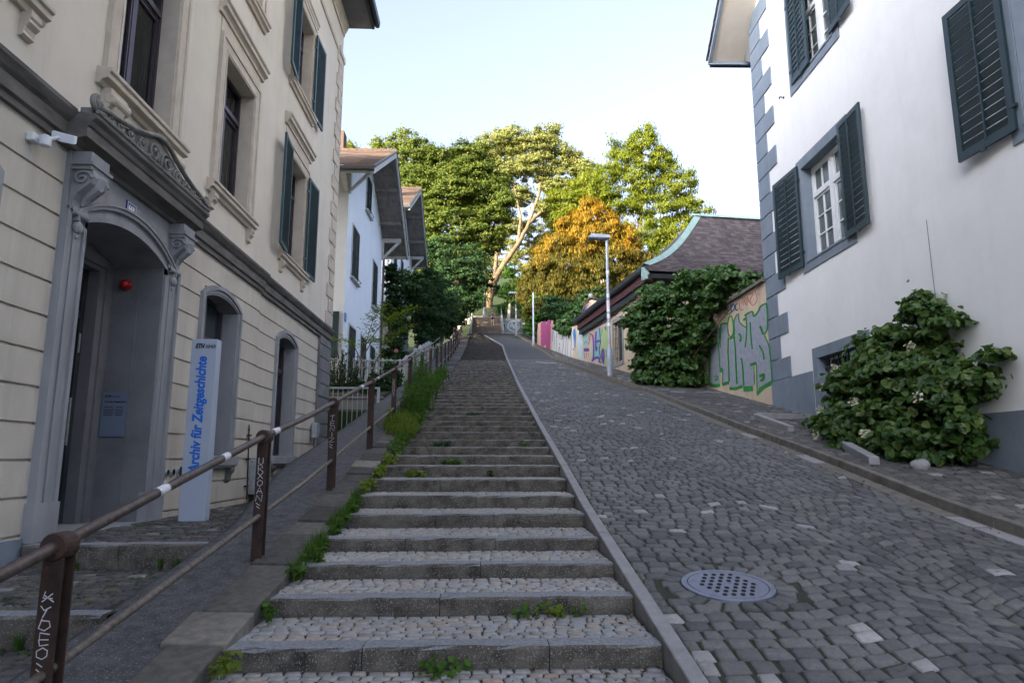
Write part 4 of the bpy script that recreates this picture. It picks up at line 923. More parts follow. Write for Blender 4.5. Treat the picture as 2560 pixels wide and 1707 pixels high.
# ================================================================ white gabled houses
def gable_house(name,label,X,y0,y1,yap,zap,sl,ey0,ey1,ox,zb,back=-16.5):
    h=thing(name,label,'house',(X,y0,zb)); zr=lambda y:zap-sl*abs(y-yap)
    b=MB(); b.poly([(X,y0,zb),(X,y1,zb),(X,y1,zr(y1)),(X,yap,zap-.02),(X,y0,zr(y0))]); b.poly([(back,y1,zb),(back,y0,zb),(back,y0,zr(y0)),(back,yap,zap),(back,y1,zr(y1))])
    b.quad((back,y1,zb),(X,y1,zb),(X,y1,zr(y1)),(back,y1,zr(y1))); b.build('front_wall',m_white,h)
    b=MB(); b.quad((X,y0,zb),(X,y0,zr(y0)),(back,y0,zr(y0)),(back,y0,zb)); b.build('side_wall',m_whiteside,h)  # grey of this wall stands for its shaded side
    th=.16
    for ya in (ey0,ey1):
        # structural deck with boarded underside
        b=MB(); b.hexa([(back-.8,ya,zr(ya)),(ox,ya,zr(ya)),(ox,yap,zap),(back-.8,yap,zap),(back-.8,ya,zr(ya)+.06),(ox,ya,zr(ya)+.06),(ox,yap,zap+.06),(back-.8,yap,zap+.06)])
        n=16
        for k in range(1,n):
            t=k/n; yy=ya+(yap-ya)*t; b.box(X-.02,ox-.01,yy-.008,yy+.008,zr(yy)-.014,zr(yy)+.004)
        b.build('soffit',m_wood,h)
        b=MB()
        # tile courses, stepped
        n=26
        for k in range(n):
            t0,t1=k/n,(k+1.25)/n; ya_,yb_=ya+(yap-ya)*t0,ya+(yap-ya)*min(t1,1); x=ox+.03
            while x>back:
                xb=x-.9
                b.hexa([(xb,ya_,zr(ya_)+.065),(x-.004,ya_,zr(ya_)+.065),(x-.004,yb_,zr(yb_)+.062),(xb,yb_,zr(yb_)+.062),(xb,ya_,zr(ya_)+.115+rnd.uniform(0,.012)),(x-.004,ya_,zr(ya_)+.115+rnd.uniform(0,.012)),(x-.004,yb_,zr(yb_)+.075),(xb,yb_,zr(yb_)+.075)]); x-=.9
        rf=b.build('roof',m_tile,h)
        b=MB(); dz=.17; s=1 if ya<yap else -1
        b.hexa([(ox-.05,ya-s*.03,zr(ya)-dz),(ox+.012,ya-s*.03,zr(ya)-dz),(ox+.012,yap,zap-dz),(ox-.05,yap,zap-dz),(ox-.05,ya-s*.03,zr(ya)+.07),(ox+.012,ya-s*.03,zr(ya)+.07),(ox+.012,yap,zap+.07),(ox-.05,yap,zap+.07)]); b.build('bargeboard',m_woodlt,h)
        b=MB(); b.hexa([(ox-.06,ya-s*.04,zr(ya)+.072),(ox+.045,ya-s*.04,zr(ya)+.072),(ox+.045,yap,zap+.072),(ox-.06,yap,zap+.072),(ox-.06,ya-s*.04,zr(ya)+.15),(ox+.045,ya-s*.04,zr(ya)+.15),(ox+.045,yap,zap+.15),(ox-.06,yap,zap+.15)]); b.build('verge_trim',m_gutter,h)
        b=MB(); b.prism([(ox+.02,ya-s*.00,zr(ya)+.03),(ox+.02,ya-s*.05,zr(ya)-.07),(ox+.02,ya-s*.12,zr(ya)-.09),(ox+.02,ya-s*.17,zr(ya)-.04),(ox+.02,ya-s*.17,zr(ya)+.05)],(back-ox-.6,0,0)); b.build('gutter',m_gutter,h)
        b=MB(); b.box(back,ox-.1,min(ya+s*.02,ya+s*.06),max(ya+s*.02,ya+s*.06),zr(ya)-.12,zr(ya)+.02); b.build('eaves_board',m_woodlt,h)
        # purlin with curved brace under the overhang
        yw=(y0 if ya<yap else y1); zp=zr(yw)-.02
        b=MB(); b.box(X-.1,ox-.22,yw-.09,yw+.09,zp-.24,zp-.03); b.hexa([(X,yw-.07,zp-1.05),(X+.12,yw-.07,zp-1.05),(X+.12,yw+.07,zp-1.05),(X,yw+.07,zp-1.05),(X+.72,yw-.07,zp-.25),(X+.92,yw-.07,zp-.25),(X+.92,yw+.07,zp-.25),(X+.72,yw+.07,zp-.25)])
        b.box(X,X+.09,yw-.08,yw+.08,zp-1.15,zp-.24); b.build('bracket',m_woodlt,h,bevel=.015)
        # the near-corner brace that carries the eave
        if ya<yap:
            b=MB(); b.hexa([(X-.16,yw-.1,zp-1.1),(X,yw-.1,zp-1.1),(X,yw,zp-1.1),(X-.16,yw,zp-1.1),(X-.16,ya+.25,zp-.55),(X,ya+.25,zp-.55),(X,ya+.5,zp-.42),(X-.16,ya+.5,zp-.42)]); b.build('bracket',m_woodlt,h,bevel=.015)
    for q in (.30,.62):
        for s in (-1,1):
            yy=yap+s*q*(ey1-ey0)/2; b=MB(); b.box(X-.1,ox-.12,yy-.07,yy+.07,zr(yy)-.17,zr(yy)-.0); b.build('purlin',m_wood,h)
    b=MB(); b.box(back-.5,ox+.03,yap-.11,yap+.11,zap+.06,zap+.17)
    x=ox
    while x>back: b.tube([(x,yap,zap+.12),(x-.36,yap,zap+.15)],[.10,.13],7); x-=.36
    b.build('ridge_tiles',m_tile,h)
    return h
def shuttered(h,X,y0,y1,z0,z1,bar=True,m=m_dkgreen):
    P=lambda u,z,d:(X+d,u,z); b=MB(); pframe(b,P,y0-.1,y1+.1,z0-.06,z1+.09,.10,-.02,.03); w=b.build('window',m_whiteside,h)
    mid=(y0+y1)/2
    for a,c in ((y0,mid-.01),(mid+.01,y1)):
        shutter_mb(lambda u,z,d,a=a:(X+.005+d,a+u,z0+z),c-a,z1-z0,24,fw=.06,th=.04).build('shutter',m,w)
    if bar:
        b=MB(); b.box(X,X+.14,y0-.14,y1+.14,z0-.12,z0-.06); b.build('sill',m_whiteside,w)
        b=MB()
        for z in (z0+.04,): b.tube([(X+.02,y0-.12,z),(X+.15,y0-.12,z),(X+.15,y1+.12,z),(X+.02,y1+.12,z)],.014,6)
        b.build('guard_bar',m_iron,w)
h1=gable_house('white_house','white plastered house with overhanging gable roof, nearer of the two past the cream house',-5.2,25.0,33.6,29.2,13.5,.57,23.55,34.75,-4.02,1.5)
for y0,y1,z0,z1 in ((26.0,27.35,6.98,9.02),(31.0,32.25,6.95,9.05),(28.65,29.85,10.72,12.3),(26.0,27.3,3.0,5.02),(28.55,29.8,3.0,5.05),(30.95,32.25,3.0,5.05)): shuttered(h1,-5.2,y0,y1,z0,z1)
P=lambda u,z,d:(u,25.0-d,z)
b=MB(); pframe(b,P,-6.75,-5.4,3.6,5.35,.08,-.02,.03); wd=b.build('window',m_whiteside,h1)
shutter_mb(lambda u,z,d:(-5.72+u,24.995-d-.03,3.6+z),.36,1.72,20,fw=.05).build('shutter',m_dkgreen,wd)
shutter_mb(lambda u,z,d:(-6.7+u,24.995-d,3.65+z),.6,1.62,20,fw=.05).build('shutter',m_dkgreen,wd)
b=MB(); b.tube([(-5.12,33.75,10.1),(-5.12,33.75,3.0)],.055,8); b.build('downpipe',m_gutter,h1,smooth=True)
b=MB()
for x in (-6.5,-8.5): b.tube([(x,23.8,10.55),(x,23.8,10.95)],.015,6)
b.tube([(-4.2,23.8,10.93),(-9.5,23.8,10.93)],.015,6); b.build('snow_guard',m_galv,h1)
n=thing('house_number_plate','small blue number plate on the corner of the nearer white house','number plate',(-5.19,25.3,5.15))
b=MB(); b.box(-5.198,-5.18,25.12,25.42,5.0,5.32); b.build('plate',m_blue,n); b=MB()
for st in STROKES['B']: ribbon(b,[(25.2+q[0]*.12,5.27-q[1]*.2) for q in st],.03,lambda u,v,d:(-5.178,u,v),0)
b.build('digits',m_enamelw,n)
h2=gable_house('white_house','white plastered gabled house farther up, half hidden behind ivy and shrubs',-5.2,37.0,46.4,41.4,16.7,.56,35.3,47.4,-4.05,4.0)
for y0,y1,z0,z1 in ((38.1,39.2,10.2,12.2),(41.2,42.4,10.2,12.2),(43.9,45.0,10.2,12.2),(38.1,39.2,6.7,8.7),(41.2,42.4,6.7,8.7)): shuttered(h2,-5.2,y0,y1,z0,z1)
b=MB(); b.box(-8.6,-7.9,36,36.8,13.5,18.0); b.build('chimney',m_tile,h2)
# ================================================================ right-hand house with grey corner blocks (local frame: y = -distance towards the camera)
rh=thing('lilac_white_house','pale lilac-white house with blue-grey painted corner blocks and dark louvred shutters','house',(8.15,19.1,0),rz=-R(1.6))
PR=lambda s,z,d:(-d,-s,z)
S0,S1=.2,18.0
w1=(2.97,5.03,4.80,7.25); w2=(2.97,5.03,9.62,12.2); w3=(10.15,12.2,4.80,7.25); w4=(10.15,12.2,9.62,12.2); bw=(3.12,5.18,.98,2.37)
b=MB(); facade(b,PR,(S0,S1),[(-4,13.0,0)],[o+(.36,) for o in (w1,w2,w3,w4,bw)])
mid=9.1; zr=lambda s:13.05+.83*(s-S0) if s<mid else 13.05+.83*(2*mid-S0-s)
b.poly([PR(S0,13.0,0),PR(mid,13.0,0),PR(mid,zr(mid),0)]); b.poly([PR(mid,13.0,0),PR(S1,13.0,0),PR(mid,zr(mid),0)])
for s in (S0,S1): b.quad((0,-s,-4),(0,-s,13.0),(10,-s,13.0),(10,-s,-4))
b.build('wall',m_right,rh)
b=MB(); z=-.65; k=0
lows=[(2.10,2.72,1),(2.72,3.38,0)]; z=2.10; k=0
while z<13.2:
    h_=.575 if k%2==0 else .615; L=1.36 if k%2==0 else .78
    zt=z+h_-.03
    pbox(b,PR,S0-.02,S0+L,z,zt,-.02,.035); pbox(b,PR,S0,S0+.5,z,z+h_,-.02,.006); z+=h_; k+=1
b.build('corner_blocks',m_rgrey,rh,bevel=.008)
b=MB(); pbox(b,PR,S0-.02,2.78,-1.2,2.09,-.05,.03); pbox(b,PR,2.78,5.42,-1.2,.86,-.05,.03); pbox(b,PR,5.42,S1,-4,.68,-.05,.03); b.build('plinth',m_rgrey,rh)
def rwindow(o,shutters,bars=False):
    u0,u1,z0,z1=o; b=MB()
    pframe(b,PR,u0-.26,u1+.30,z0-.24,z1+.25,.26,-.02,.028,wb=.24)
    pbox(b,PR,u0-.0,u0+.02,z0,z1,-.34,.01); pbox(b,PR,u1-.0,u1+.045,z0,z1,-.34,.01); pbox(b,PR,u0+.02,u1,z1-.015,z1+.01,-.34,.01)
    w=b.build('window',m_rgrey,rh)
    s=MB(); pbox(s,PR,u0,u1+.04,z0-.03,z0+.02,-.34,.05); s.build('sill',m_rgrey,w)
    fz=MB(); dp=.30; a,c=u0+.02,u1
    if not bars:
        pframe(fz,PR,a,c,z0+.02,z1-.015,.085,-dp,-dp+.07); m=(a+c)/2; zt=z0+1.62
        pbox(fz,PR,m-.10,m+.10,z0+.1,z1-.1,-dp+.002,-dp+.085); pbox(fz,PR,a+.085,m-.1,zt,zt+.12,-dp+.002,-dp+.10); pbox(fz,PR,m+.1,c-.085,zt,zt+.12,-dp+.002,-dp+.10)
        for l,r in ((a+.085,m-.10),(m+.10,c-.085)):
            pframe(fz,PR,l,r,z0+.105,zt,.055,-dp+.012,-dp+.06); pframe(fz,PR,l,r,zt+.12,z1-.1,.05,-dp+.012,-dp+.06)
            x=(l+r)/2; pbox(fz,PR,x-.02,x+.02,z0+.16,zt-.055,-dp+.014,-dp+.055); pbox(fz,PR,x-.02,x+.02,zt+.17,z1-.15,-dp+.014,-dp+.055)
            for q in (1,2): zz=z0+.16+(zt-.055-z0-.16)*q/3; pbox(fz,PR,l+.055,r-.055,zz-.016,zz+.016,-dp+.014,-dp+.054)
        fz.build('frame',m_wframe,w)
    else:
        pframe(fz,PR,a,c,z0+.02,z1,.07,-dp,-dp+.05); pbox(fz,PR,(a+c)/2-.04,(a+c)/2+.04,z0+.09,z1-.07,-dp,-dp+.05); fz.build('frame',m_wframe,w)
    g=MB(); pbox(g,PR,a+.05,c-.05,z0+.06,z1-.06,-dp-.01,-dp+.025); g.build('pane',m_glass2 if not bars else m_glass,w)
    if bars:
        g=MB()
        for q in range(1,5): zz=z0+(z1-z0)*q/5; pbox(g,PR,a-.02,c+.02,zz-.018,zz+.018,-.16,-.13)
        g.build('grille',m_iron,w)
        for q in range(1,9): u=a+(c-a)*q/9; g=MB(); g.tube([PR(u,z0+.0,-.145),PR(u,z1,-.145)],.014,6); g.build('bar',m_iron,w)
    for (hs,wd,sg,ang,off,zz0,hh) in shutters:
        Ps=lambda u,z,d,hs=hs,sg=sg,ang=ang,off=off,zz0=zz0:(-(off+u*math.sin(ang)+d*math.cos(ang)),-(hs+sg*(u*math.cos(ang)-d*math.sin(ang))),zz0+z)
        sb=shutter_mb(Ps,wd,hh,17,fw=.11,th=.045,midrail=False,vbar=True,inv=not(abs(hs-2.90)<.01))
        for zz in (.35,hh-.4): pbox(sb,Ps,-.05,.06,zz,zz+.05,.0,.055)
        pbox(sb,Ps,wd*.5,wd*.5+.1,-.04,.02,.02,.05)
        sb.build('shutter',m_rshut,w)
    return w
rwindow(w1,[(2.86,1.32,-1,R(4),.05,4.72,2.66),(5.02,1.06,1,R(3),.05,4.72,2.66)])
rwindow(w2,[(2.90,1.06,1,R(1.5),.03,9.60,2.6),(5.02,1.06,1,R(4),.04,9.66,2.6)])
rwindow(w3,[(10.06,1.16,-1,R(4),.05,4.74,2.62),(12.2,1.06,1,R(3),.05,4.72,2.66)])
rwindow(w4,[(10.06,1.16,-1,R(4),.05,9.6,2.62),(12.2,1.06,1,R(3),.05,9.6,2.66)])
rwindow(bw,[],bars=True)
# roof: verge overhanging the street, cove at the far eave
b=MB(); xo=-1.05; lo=S0-.75
zf=lambda s:13.0+.83*(s-S0)
for s0,s1,f in ((lo,mid,lambda s:zf(s)),(2*mid-lo,mid,lambda s:zf(2*mid-s))):
    b.hexa([(xo,-s0,f(s0)),(10.6,-s0,f(s0)),(10.6,-s1,f(s1)),(xo,-s1,f(s1)),(xo,-s0,f(s0)+.05),(10.6,-s0,f(s0)+.05),(10.6,-s1,f(s1)+.05),(xo,-s1,f(s1)+.05)])
b.build('soffit',m_soffit,rh)
b=MB()
for s0,s1,f in ((lo,mid,lambda s:zf(s)),(2*mid-lo,mid,lambda s:zf(2*mid-s))):
    b.hexa([(xo-.04,-s0,f(s0)-.06),(xo+.06,-s0,f(s0)-.06),(xo+.06,-s1,f(s1)-.06),(xo-.04,-s1,f(s1)-.06),(xo-.04,-s0,f(s0)+.12),(xo+.06,-s0,f(s0)+.12),(xo+.06,-s1,f(s1)+.12),(xo-.04,-s1,f(s1)+.12)])
    b.box(xo-.04,10.6,-s0-.03,-s0+.03,f(s0)-.07,f(s0)+.1)
b.build('verge_board',m_rgrey,rh)
b=MB(); n=34
for s0,s1,f in ((lo,mid,lambda s:zf(s)),(2*mid-lo,mid,lambda s:zf(2*mid-s))):
    for k in range(n):
        a=s0+(s1-s0)*k/n-(.05 if s1>s0 else -.05); c=s0+(s1-s0)*(k+1)/n
        x=xo-.10
        while x<10.6:
            b.hexa([(x,-a,f(a)+.13),(x+1.2,-a,f(a)+.13),(x+1.2,-c,f(c)+.09),(x,-c,f(c)+.09),(x,-a,f(a)+.19),(x+1.2,-a,f(a)+.19),(x+1.2,-c,f(c)+.14),(x,-c,f(c)+.14)]); x+=1.205
b.build('roof',m_ptile,rh)
b=MB(); b.tube([(xo+.05,-lo+.10,zf(lo)-.02),(10.6,-lo+.10,zf(lo)-.02)],.075,8); b.build('gutter',m_gutter,rh)
b=MB()  # rounded cove under the far eave
pts=[(0.02,-S0+.0,12.95),(0.02,-S0+.12,12.9),(0.02,-S0+.35,12.72),(0.02,-S0+.55,12.5),(0.02,-S0+.62,12.4),(0.02,-S0,11.9)]
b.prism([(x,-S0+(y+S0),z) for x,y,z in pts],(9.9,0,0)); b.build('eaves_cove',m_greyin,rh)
# small fixtures on this house
hk=thing('wall_hook','small bent iron hook sticking out of the pale house near the upper window','hook',(8.05,16.84,9.65))
b=MB(); b.tube([(8.08,16.85,9.62),(7.98,16.82,9.62),(7.94,16.80,9.60),(7.94,16.78,9.54)],.016,7); b.build('hook_bar',m_iron,hk); b=MB(); b.lathe((8.085,16.85,9.62),[(.045,0),(.045,.015)],10,'x'); b.build('wall_plate',m_iron,hk)
b=MB(); b.tube([(7.92,11.40,4.2),(7.915,11.38,3.2),(7.91,11.36,2.6)],.004,5); b.build('hanging_cable',m_iron,label='thin dark cable hanging down the pale wall above the big climbing shrub',cat='cable')

# ================================================================ graffiti wall in front of the garden
gwl=thing('graffiti_wall','beige plastered wall with big silver and green lettering next to the pale lilac-white house','wall',(8.1,18.9,1.6))
b=MB(); yl=[18.86,20,21,22,23,24,25.3]
b.add([(8.10,y,Z(y)-.3) for y in yl]+[(8.10,y,5.02) for y in yl]+[(8.5,y,5.02) for y in yl]+[(8.5,y,Z(y)-.3) for y in yl],[(i,i+7,i+8,i+1) for i in range(6)]+[(i+7,i+14,i+15,i+8) for i in range(6)]+[(i+14,i+21,i+22,i+15) for i in range(6)]+[(6,13,20,27),(0,21,14,7)])
b.build('plaster_wall',m_wallb,gwl)
b=MB(); y=18.8
while y<25.3:
    b.hexa([(7.98,y+.004,5.0),(8.6,y+.004,5.0),(8.6,y+.896,5.0),(7.98,y+.896,5.0),(7.98,y+.004,5.09),(8.6,y+.004,5.24),(8.6,y+.896,5.24),(7.98,y+.896,5.09)]); y+=.9
b.build('coping',m_coping,gwl,bevel=.01)
# ================================================================ graffiti, pavilion, garden wall, lamps, far stairs
def view_ray(px,py):
    x=(px-1280)/1707; v=(853.5-py)/1707; f=math.cos(CAM_PITCH)-v*math.sin(CAM_PITCH); u=math.sin(CAM_PITCH)+v*math.cos(CAM_PITCH)
    return Vector((x*math.cos(CAM_YAW)+f*math.sin(CAM_YAW),-x*math.sin(CAM_YAW)+f*math.cos(CAM_YAW),u))
def on_plane(px,py,pt,nrm):
    """where the sight line of a photo pixel meets a real wall plane"""
    d=view_ray(px,py); return d*(Vector(pt).dot(Vector(nrm))/d.dot(Vector(nrm)))
def painter(parent,pt,nrm,crop):
    ox,oy,sc=crop; nrm=Vector(nrm).normalized()
    if nrm.dot(Vector(pt))>0: nrm=-nrm
    def P(u,v,d): return tuple(on_plane(ox+u/sc,oy+v/sc,pt,nrm)+nrm*d)
    cnt=[0]
    def fill(name,m,polys,d=.003,sm=False):
        b=MB()
        for p in polys:
            q=smooth(p,4,True) if sm else p
            pts=[Vector((x,y,0)) for x,y in q]
            from mathutils.geometry import tessellate_polygon
            tri=tessellate_polygon([pts]); b.add([P(x,y,d) for x,y in q],[tuple(t) for t in tri])
        o=b.build(name,m,parent); return o
    def stroke(name,m,lines,d=.006,k=4):
        b=MB()
        for w,pts in lines: ribbon(b,smooth(pts,k) if len(pts)>2 else pts,w,P,d+.0004*len(b.v)%.003)
        return b.build(name,m,parent)
    return fill,stroke
m_silver=M('silver_spray_paint',(.36,.37,.42),(.27,.28,.33),scale=7,rough=.5,metal=.15); m_green=M('green_spray_paint',(.035,.25,.055),(.02,.16,.03),scale=5,rough=.7)
m_redsp=M('red_spray_paint',(.42,.05,.05),rough=.7); m_bluesp=M('dark_blue_spray_paint',(.03,.08,.20),rough=.7); m_purp=M('purple_spray_paint',(.11,.06,.26),(.09,.045,.21),rough=.7)
m_turq=M('turquoise_spray_paint',(.22,.46,.42),(.17,.38,.36),scale=3,rough=.7); m_lime=M('yellow_green_spray_paint',(.40,.46,.16),(.28,.42,.22),scale=3,rough=.7)
m_mag=M('magenta_spray_paint',(.40,.08,.20),(.28,.055,.15),scale=6,rough=.7); m_wsp=M('white_spray_paint',(.60,.58,.55),(.46,.44,.42),scale=8,rough=.8,stretch=(1,3,.3)); m_bksp=M('black_spray_paint',(.02,.02,.022),rough=.7)
m_pblue=M('pale_blue_wall_paint',(.42,.52,.53),(.34,.43,.45),scale=3,rough=.85); m_pinksp=M('pink_spray_paint',(.55,.30,.26),(.46,.25,.22),scale=5,rough=.8); m_bsp=M('bright_blue_spray_paint',(.03,.16,.42),rough=.7)
fill,stroke=painter(gwl,(8.10,20,0),(-1,0,0),(1760,720,5.6))
fill('silver_letters',m_silver,[
 [(72,690),(100,610),(215,560),(240,505),(330,505),(340,690),(350,1320),(268,1330),(258,1130),(232,1120),(225,1345),(72,1320),(82,930),(62,915)],
 [(358,735),(425,690),(428,450),(485,362),(498,470),(588,550),(590,385),(690,335),(702,395),(762,330),(800,245),(880,220),(888,590),(840,655),(905,790),(932,930),(958,1290),(765,1400),(738,1060),(702,1100),(712,1355),(560,1405),(545,1365),(362,1392)]])
stroke('green_outline',m_green,[(20,[(78,660),(68,760),(66,915)]),(24,[(88,900),(80,1100),(72,1330)]),(48,[(60,1325),(140,1365),(228,1358)]),(16,[(215,555),(222,700),(232,830)]),(14,[(205,760),(215,950),(228,1130)]),(26,[(240,510),(285,495),(335,500)]),(20,[(240,500),(235,640),(225,780)]),
 (18,[(335,500),(348,425),(374,390),(400,425),(415,560),(405,655),(372,680),(345,640),(336,560),(335,500)]),(20,[(345,690),(340,900),(350,1100),(355,1315)]),(38,[(240,1115),(242,1180)]),(14,[(268,1130),(262,1340)]),(46,[(258,1355),(305,1335),(352,1322)]),
 (18,[(418,690),(432,600),(425,450),(485,358),(500,475),(592,555)]),(22,[(360,715),(425,680)]),(24,[(425,680),(442,850),(450,1050),(465,1345)]),(30,[(492,635),(520,690),(508,752)]),(24,[(525,980),(545,1100),(560,1370)]),(44,[(358,1405),(450,1405),(545,1372)]),
 (20,[(590,380),(602,560),(595,700),(580,830)]),(24,[(570,385),(620,352),(682,330),(702,395),(760,330),(800,252),(880,215)]),(30,[(556,455),(582,420)]),(22,[(648,480),(662,700),(680,855)]),(22,[(880,215),(892,400),(888,580),(835,652)]),(32,[(835,650),(790,530)]),
 (18,[(850,660),(910,800),(930,950),(958,1290)]),(24,[(778,800),(830,900),(845,1000)]),(42,[(650,1078),(738,1050)]),(14,[(702,1100),(714,1352)]),(18,[(736,1060),(745,1300),(752,1500)]),(74,[(556,1415),(690,1402)]),(14,[(150,1250),(190,1225),(195,1280),(155,1290),(190,1255)]),(40,[(780,1240),(840,1210),(830,1280),(790,1290)])])
fill('green_wedge',m_green,[[(742,1515),(775,1395),(960,1285),(948,1362),(860,1405)]],d=.008)
stroke('red_tag',m_redsp,[(9,[(495,190),(508,302),(556,300)]),(8,[(532,220),(545,130)]),(8,[(560,240),(566,130),(590,150),(570,185),(600,245)]),(8,[(600,240),(615,120),(640,215)]),(8,[(605,190),(640,180)]),(9,[(640,95),(695,72),(650,170),(685,245),(740,190),(745,130),(722,60),(718,35)]),(8,[(750,75),(785,95)])])
stroke('blue_tag',m_bluesp,[(16,[(350,250),(315,290),(345,320),(310,360)]),(16,[(380,225),(390,320),(430,290),(420,225),(385,235)]),(18,[(470,215),(445,240),(450,310),(480,295)]),(14,[(300,345),(340,370),(400,330)])])

# pavilion
T=.119; ca,sa=1/math.hypot(1,T),T/math.hypot(1,T)
PW=lambda s,z,d:(5.74+sa*s-ca*d,38.7-ca*s-sa*d,z)
pv=thing('garden_pavilion','low pavilion with plum-brown tiled roof, green copper hip and painted street wall','pavilion',(0,0,0))
wz=(5.72,7.02,4.55,6.55)
b=MB(); facade(b,PW,(0,10.85),[(2.6,7.05,0)],[wz+(.3,)])
b.quad(PW(10.85,2.4,0),PW(10.85,2.4,-9),PW(10.85,7.05,-9),PW(10.85,7.05,0)); b.quad(PW(0,4.5,0),PW(0,4.5,-9),PW(0,7.05,-9),PW(0,7.05,0)); b.build('wall',m_wallb,pv)
b=MB(); pframe(b,PW,5.52,7.22,4.33,6.72,.20,-.02,.025); wv=b.build('window',m_conc,pv)
b=MB(); pframe(b,PW,5.72,7.02,4.55,6.55,.07,-.26,-.2); pbox(b,PW,6.34,6.40,4.6,6.5,-.26,-.2); b.build('frame',m_whiteside,wv)
b=MB(); pbox(b,PW,5.74,7.0,4.57,6.53,-.27,-.24); b.build('pane',m_glass,wv)
for k in range(6):
    b=MB(); s=5.78+k*.235; b.tube([PW(s,4.56,-.06),PW(s,6.54,-.06)],.016,6); b.build('bar',m_iron,wv)
b=MB()
for z in (4.75,5.25,5.75,6.25): b.tube([PW(5.66,z,.03),PW(5.7,z,-.05),PW(7.04,z,-.05),PW(7.08,z,.03)],.014,6)
b.build('cross_bars',m_iron,wv)
# eaves on the street side
b=MB(); pbox(b,PW,-.1,11.0,7.02,7.28,-.05,.22); b.build('eaves_beam',m_gutter,pv)
b=MB(); pbox(b,PW,-.15,11.1,7.282,7.66,-.05,.31); b.build('fascia',m_redwood,pv)
b=MB(); b.prism([PW(-.3,7.66,.29),PW(-.3,7.66,.46),PW(-.3,7.74,.52),PW(-.3,7.90,.53),PW(-.3,7.93,.30)],Vector(PW(11.55,0,0))-Vector(PW(0,0,0))); b.build('gutter',m_gutter,pv)
ff=lambda t: t-.13*math.sin(math.pi*max(t,0)) if t>0 else t*.62
ze,zrg=7.88,11.35
near=lambda t,d:PW(11.25-2.99*t,ze+(zrg-ze)*ff(t),d)
dh=lambda t:.42-3.83*t
b=MB(); n=30
for k in range(-4,n):
    t0,t1=k/n,(k+1)/n; d=dh(max(t0,0))-.06-(k%2)*.14+.05
    while d>-11:
        d1=d-.27; dd=min(dh(max(t1,0))-.02,d)
        j=rnd.uniform(0,.012)
        A=lambda t,q,e: tuple(Vector(near(t,q))+Vector((0,0,e)))
        b.hexa([A(t0,d1+.006,.02),A(t0,d,.02),A(t1,dd,.0),A(t1,d1+.006,.0),A(t0,d1+.006,.055+j),A(t0,d,.055+j),A(t1,dd,.03),A(t1,d1+.006,.03)]); d=d1
b.build('roof',m_ptile,pv)
b=MB(); m=12
for k in range(m):
    t0,t1=k/m,(k+1)/m; f0,f1=ze+(zrg-ze)*ff(t0),ze+(zrg-ze)*ff(t1)
    sN0,sN1=11.25-2.99*t0,11.25-2.99*t1; sF0,sF1=-.3+8.56*t0,-.3+8.56*t1
    b.quad(PW(sF0,f0,dh(t0)),PW(sN0,f0,dh(t0)),PW(sN1,f1,dh(t1)),PW(sF1,f1,dh(t1))); b.quad(PW(sF0,f0,-11),PW(sF0,f0,dh(t0)),PW(sF1,f1,dh(t1)),PW(sF1,f1,-11))
b.quad(PW(11.6,7.42,-.0),PW(11.6,7.42,-11),PW(10.8,7.1,-11),PW(10.8,7.1,0))
b.build('roof_deck',m_ptile,pv)
b=MB(); L=[]
for k in range(17):
    t=k/16; c=Vector(near(t,dh(t))); s1=Vector(near(t,dh(t)-.30))+Vector((0,0,.085)); s2=Vector(PW(11.25-2.99*t-.28,ze+(zrg-ze)*ff(t)+.02,dh(t))); L.append((tuple(s2),tuple(c+Vector((0,0,.17))),tuple(s1)))
for p,q in zip(L,L[1:]):
    b.quad(p[0],q[0],q[1],p[1]); b.quad(p[1],q[1],q[2],p[2])
b.hexa([tuple(Vector(near(1,-3.3))+Vector(o)) for o in ((-.1,-.12,0.04),(-.1,.12,.04),)]+[tuple(Vector(near(1,-11))+Vector(o)) for o in ((0,.12,.04),(0,-.12,.04))]+[tuple(Vector(near(1,-3.3))+Vector(o)) for o in ((-.1,-.08,.15),(-.1,.08,.15))]+[tuple(Vector(near(1,-11))+Vector(o)) for o in ((0,.08,.15),(0,-.08,.15))])
b.build('copper_hip',m_copper,pv)
b=MB(); e=Vector(PW(11.66,7.40,.42)); b.prism([tuple(Vector(PW(11.6,7.38,.40))),tuple(Vector(PW(11.68,7.28,.40))),tuple(Vector(PW(11.78,7.28,.40))),tuple(Vector(PW(11.84,7.44,.40)))],Vector(PW(0,0,-9))-Vector(PW(0,0,0))); b.build('gutter',m_gutter,pv)
b=MB(); b.hexa([PW(11.2,7.3,.36),PW(11.2,7.3,.5),PW(11.72,7.25,.46),PW(11.72,7.25,.3),PW(11.2,7.9,.30),PW(11.2,7.9,.5),PW(11.66,7.5,.5),PW(11.66,7.5,.3)]); b.build('copper_hip',m_copper,pv)
b=MB(); 
for s,d in ((9.3,-6),(9.3,-9)): p=near(.55,d); b.tube([p,(p[0]-.05,p[1]-.25,p[2]+.12)],.03,6)
b.build('snow_hook',m_gutter,pv)
fill,stroke=painter(pv,PW(3,5,0),(-ca,-sa,0),(1330,700,7.129))
fill('turquoise_field',m_turq,[[(1080,1420),(1110,1160),(1140,900),(1230,850),(1225,1050),(1200,1200),(1215,1420)]]); fill('turquoise_field',m_turq,[[(922,800),(965,800),(990,1150),(935,1190)]])
fill('yellow_field',m_lime,[[(1230,870),(1345,790),(1345,1510),(1280,1500),(1240,1440),(1215,1280),(1240,1050)]],d=.004)
fill('pink_field',m_pinksp,[[(1090,920),(1130,890),(1120,1110),(1090,1120)],[(1000,980),(1030,1000),(1015,1080),(995,1060)]],d=.005)
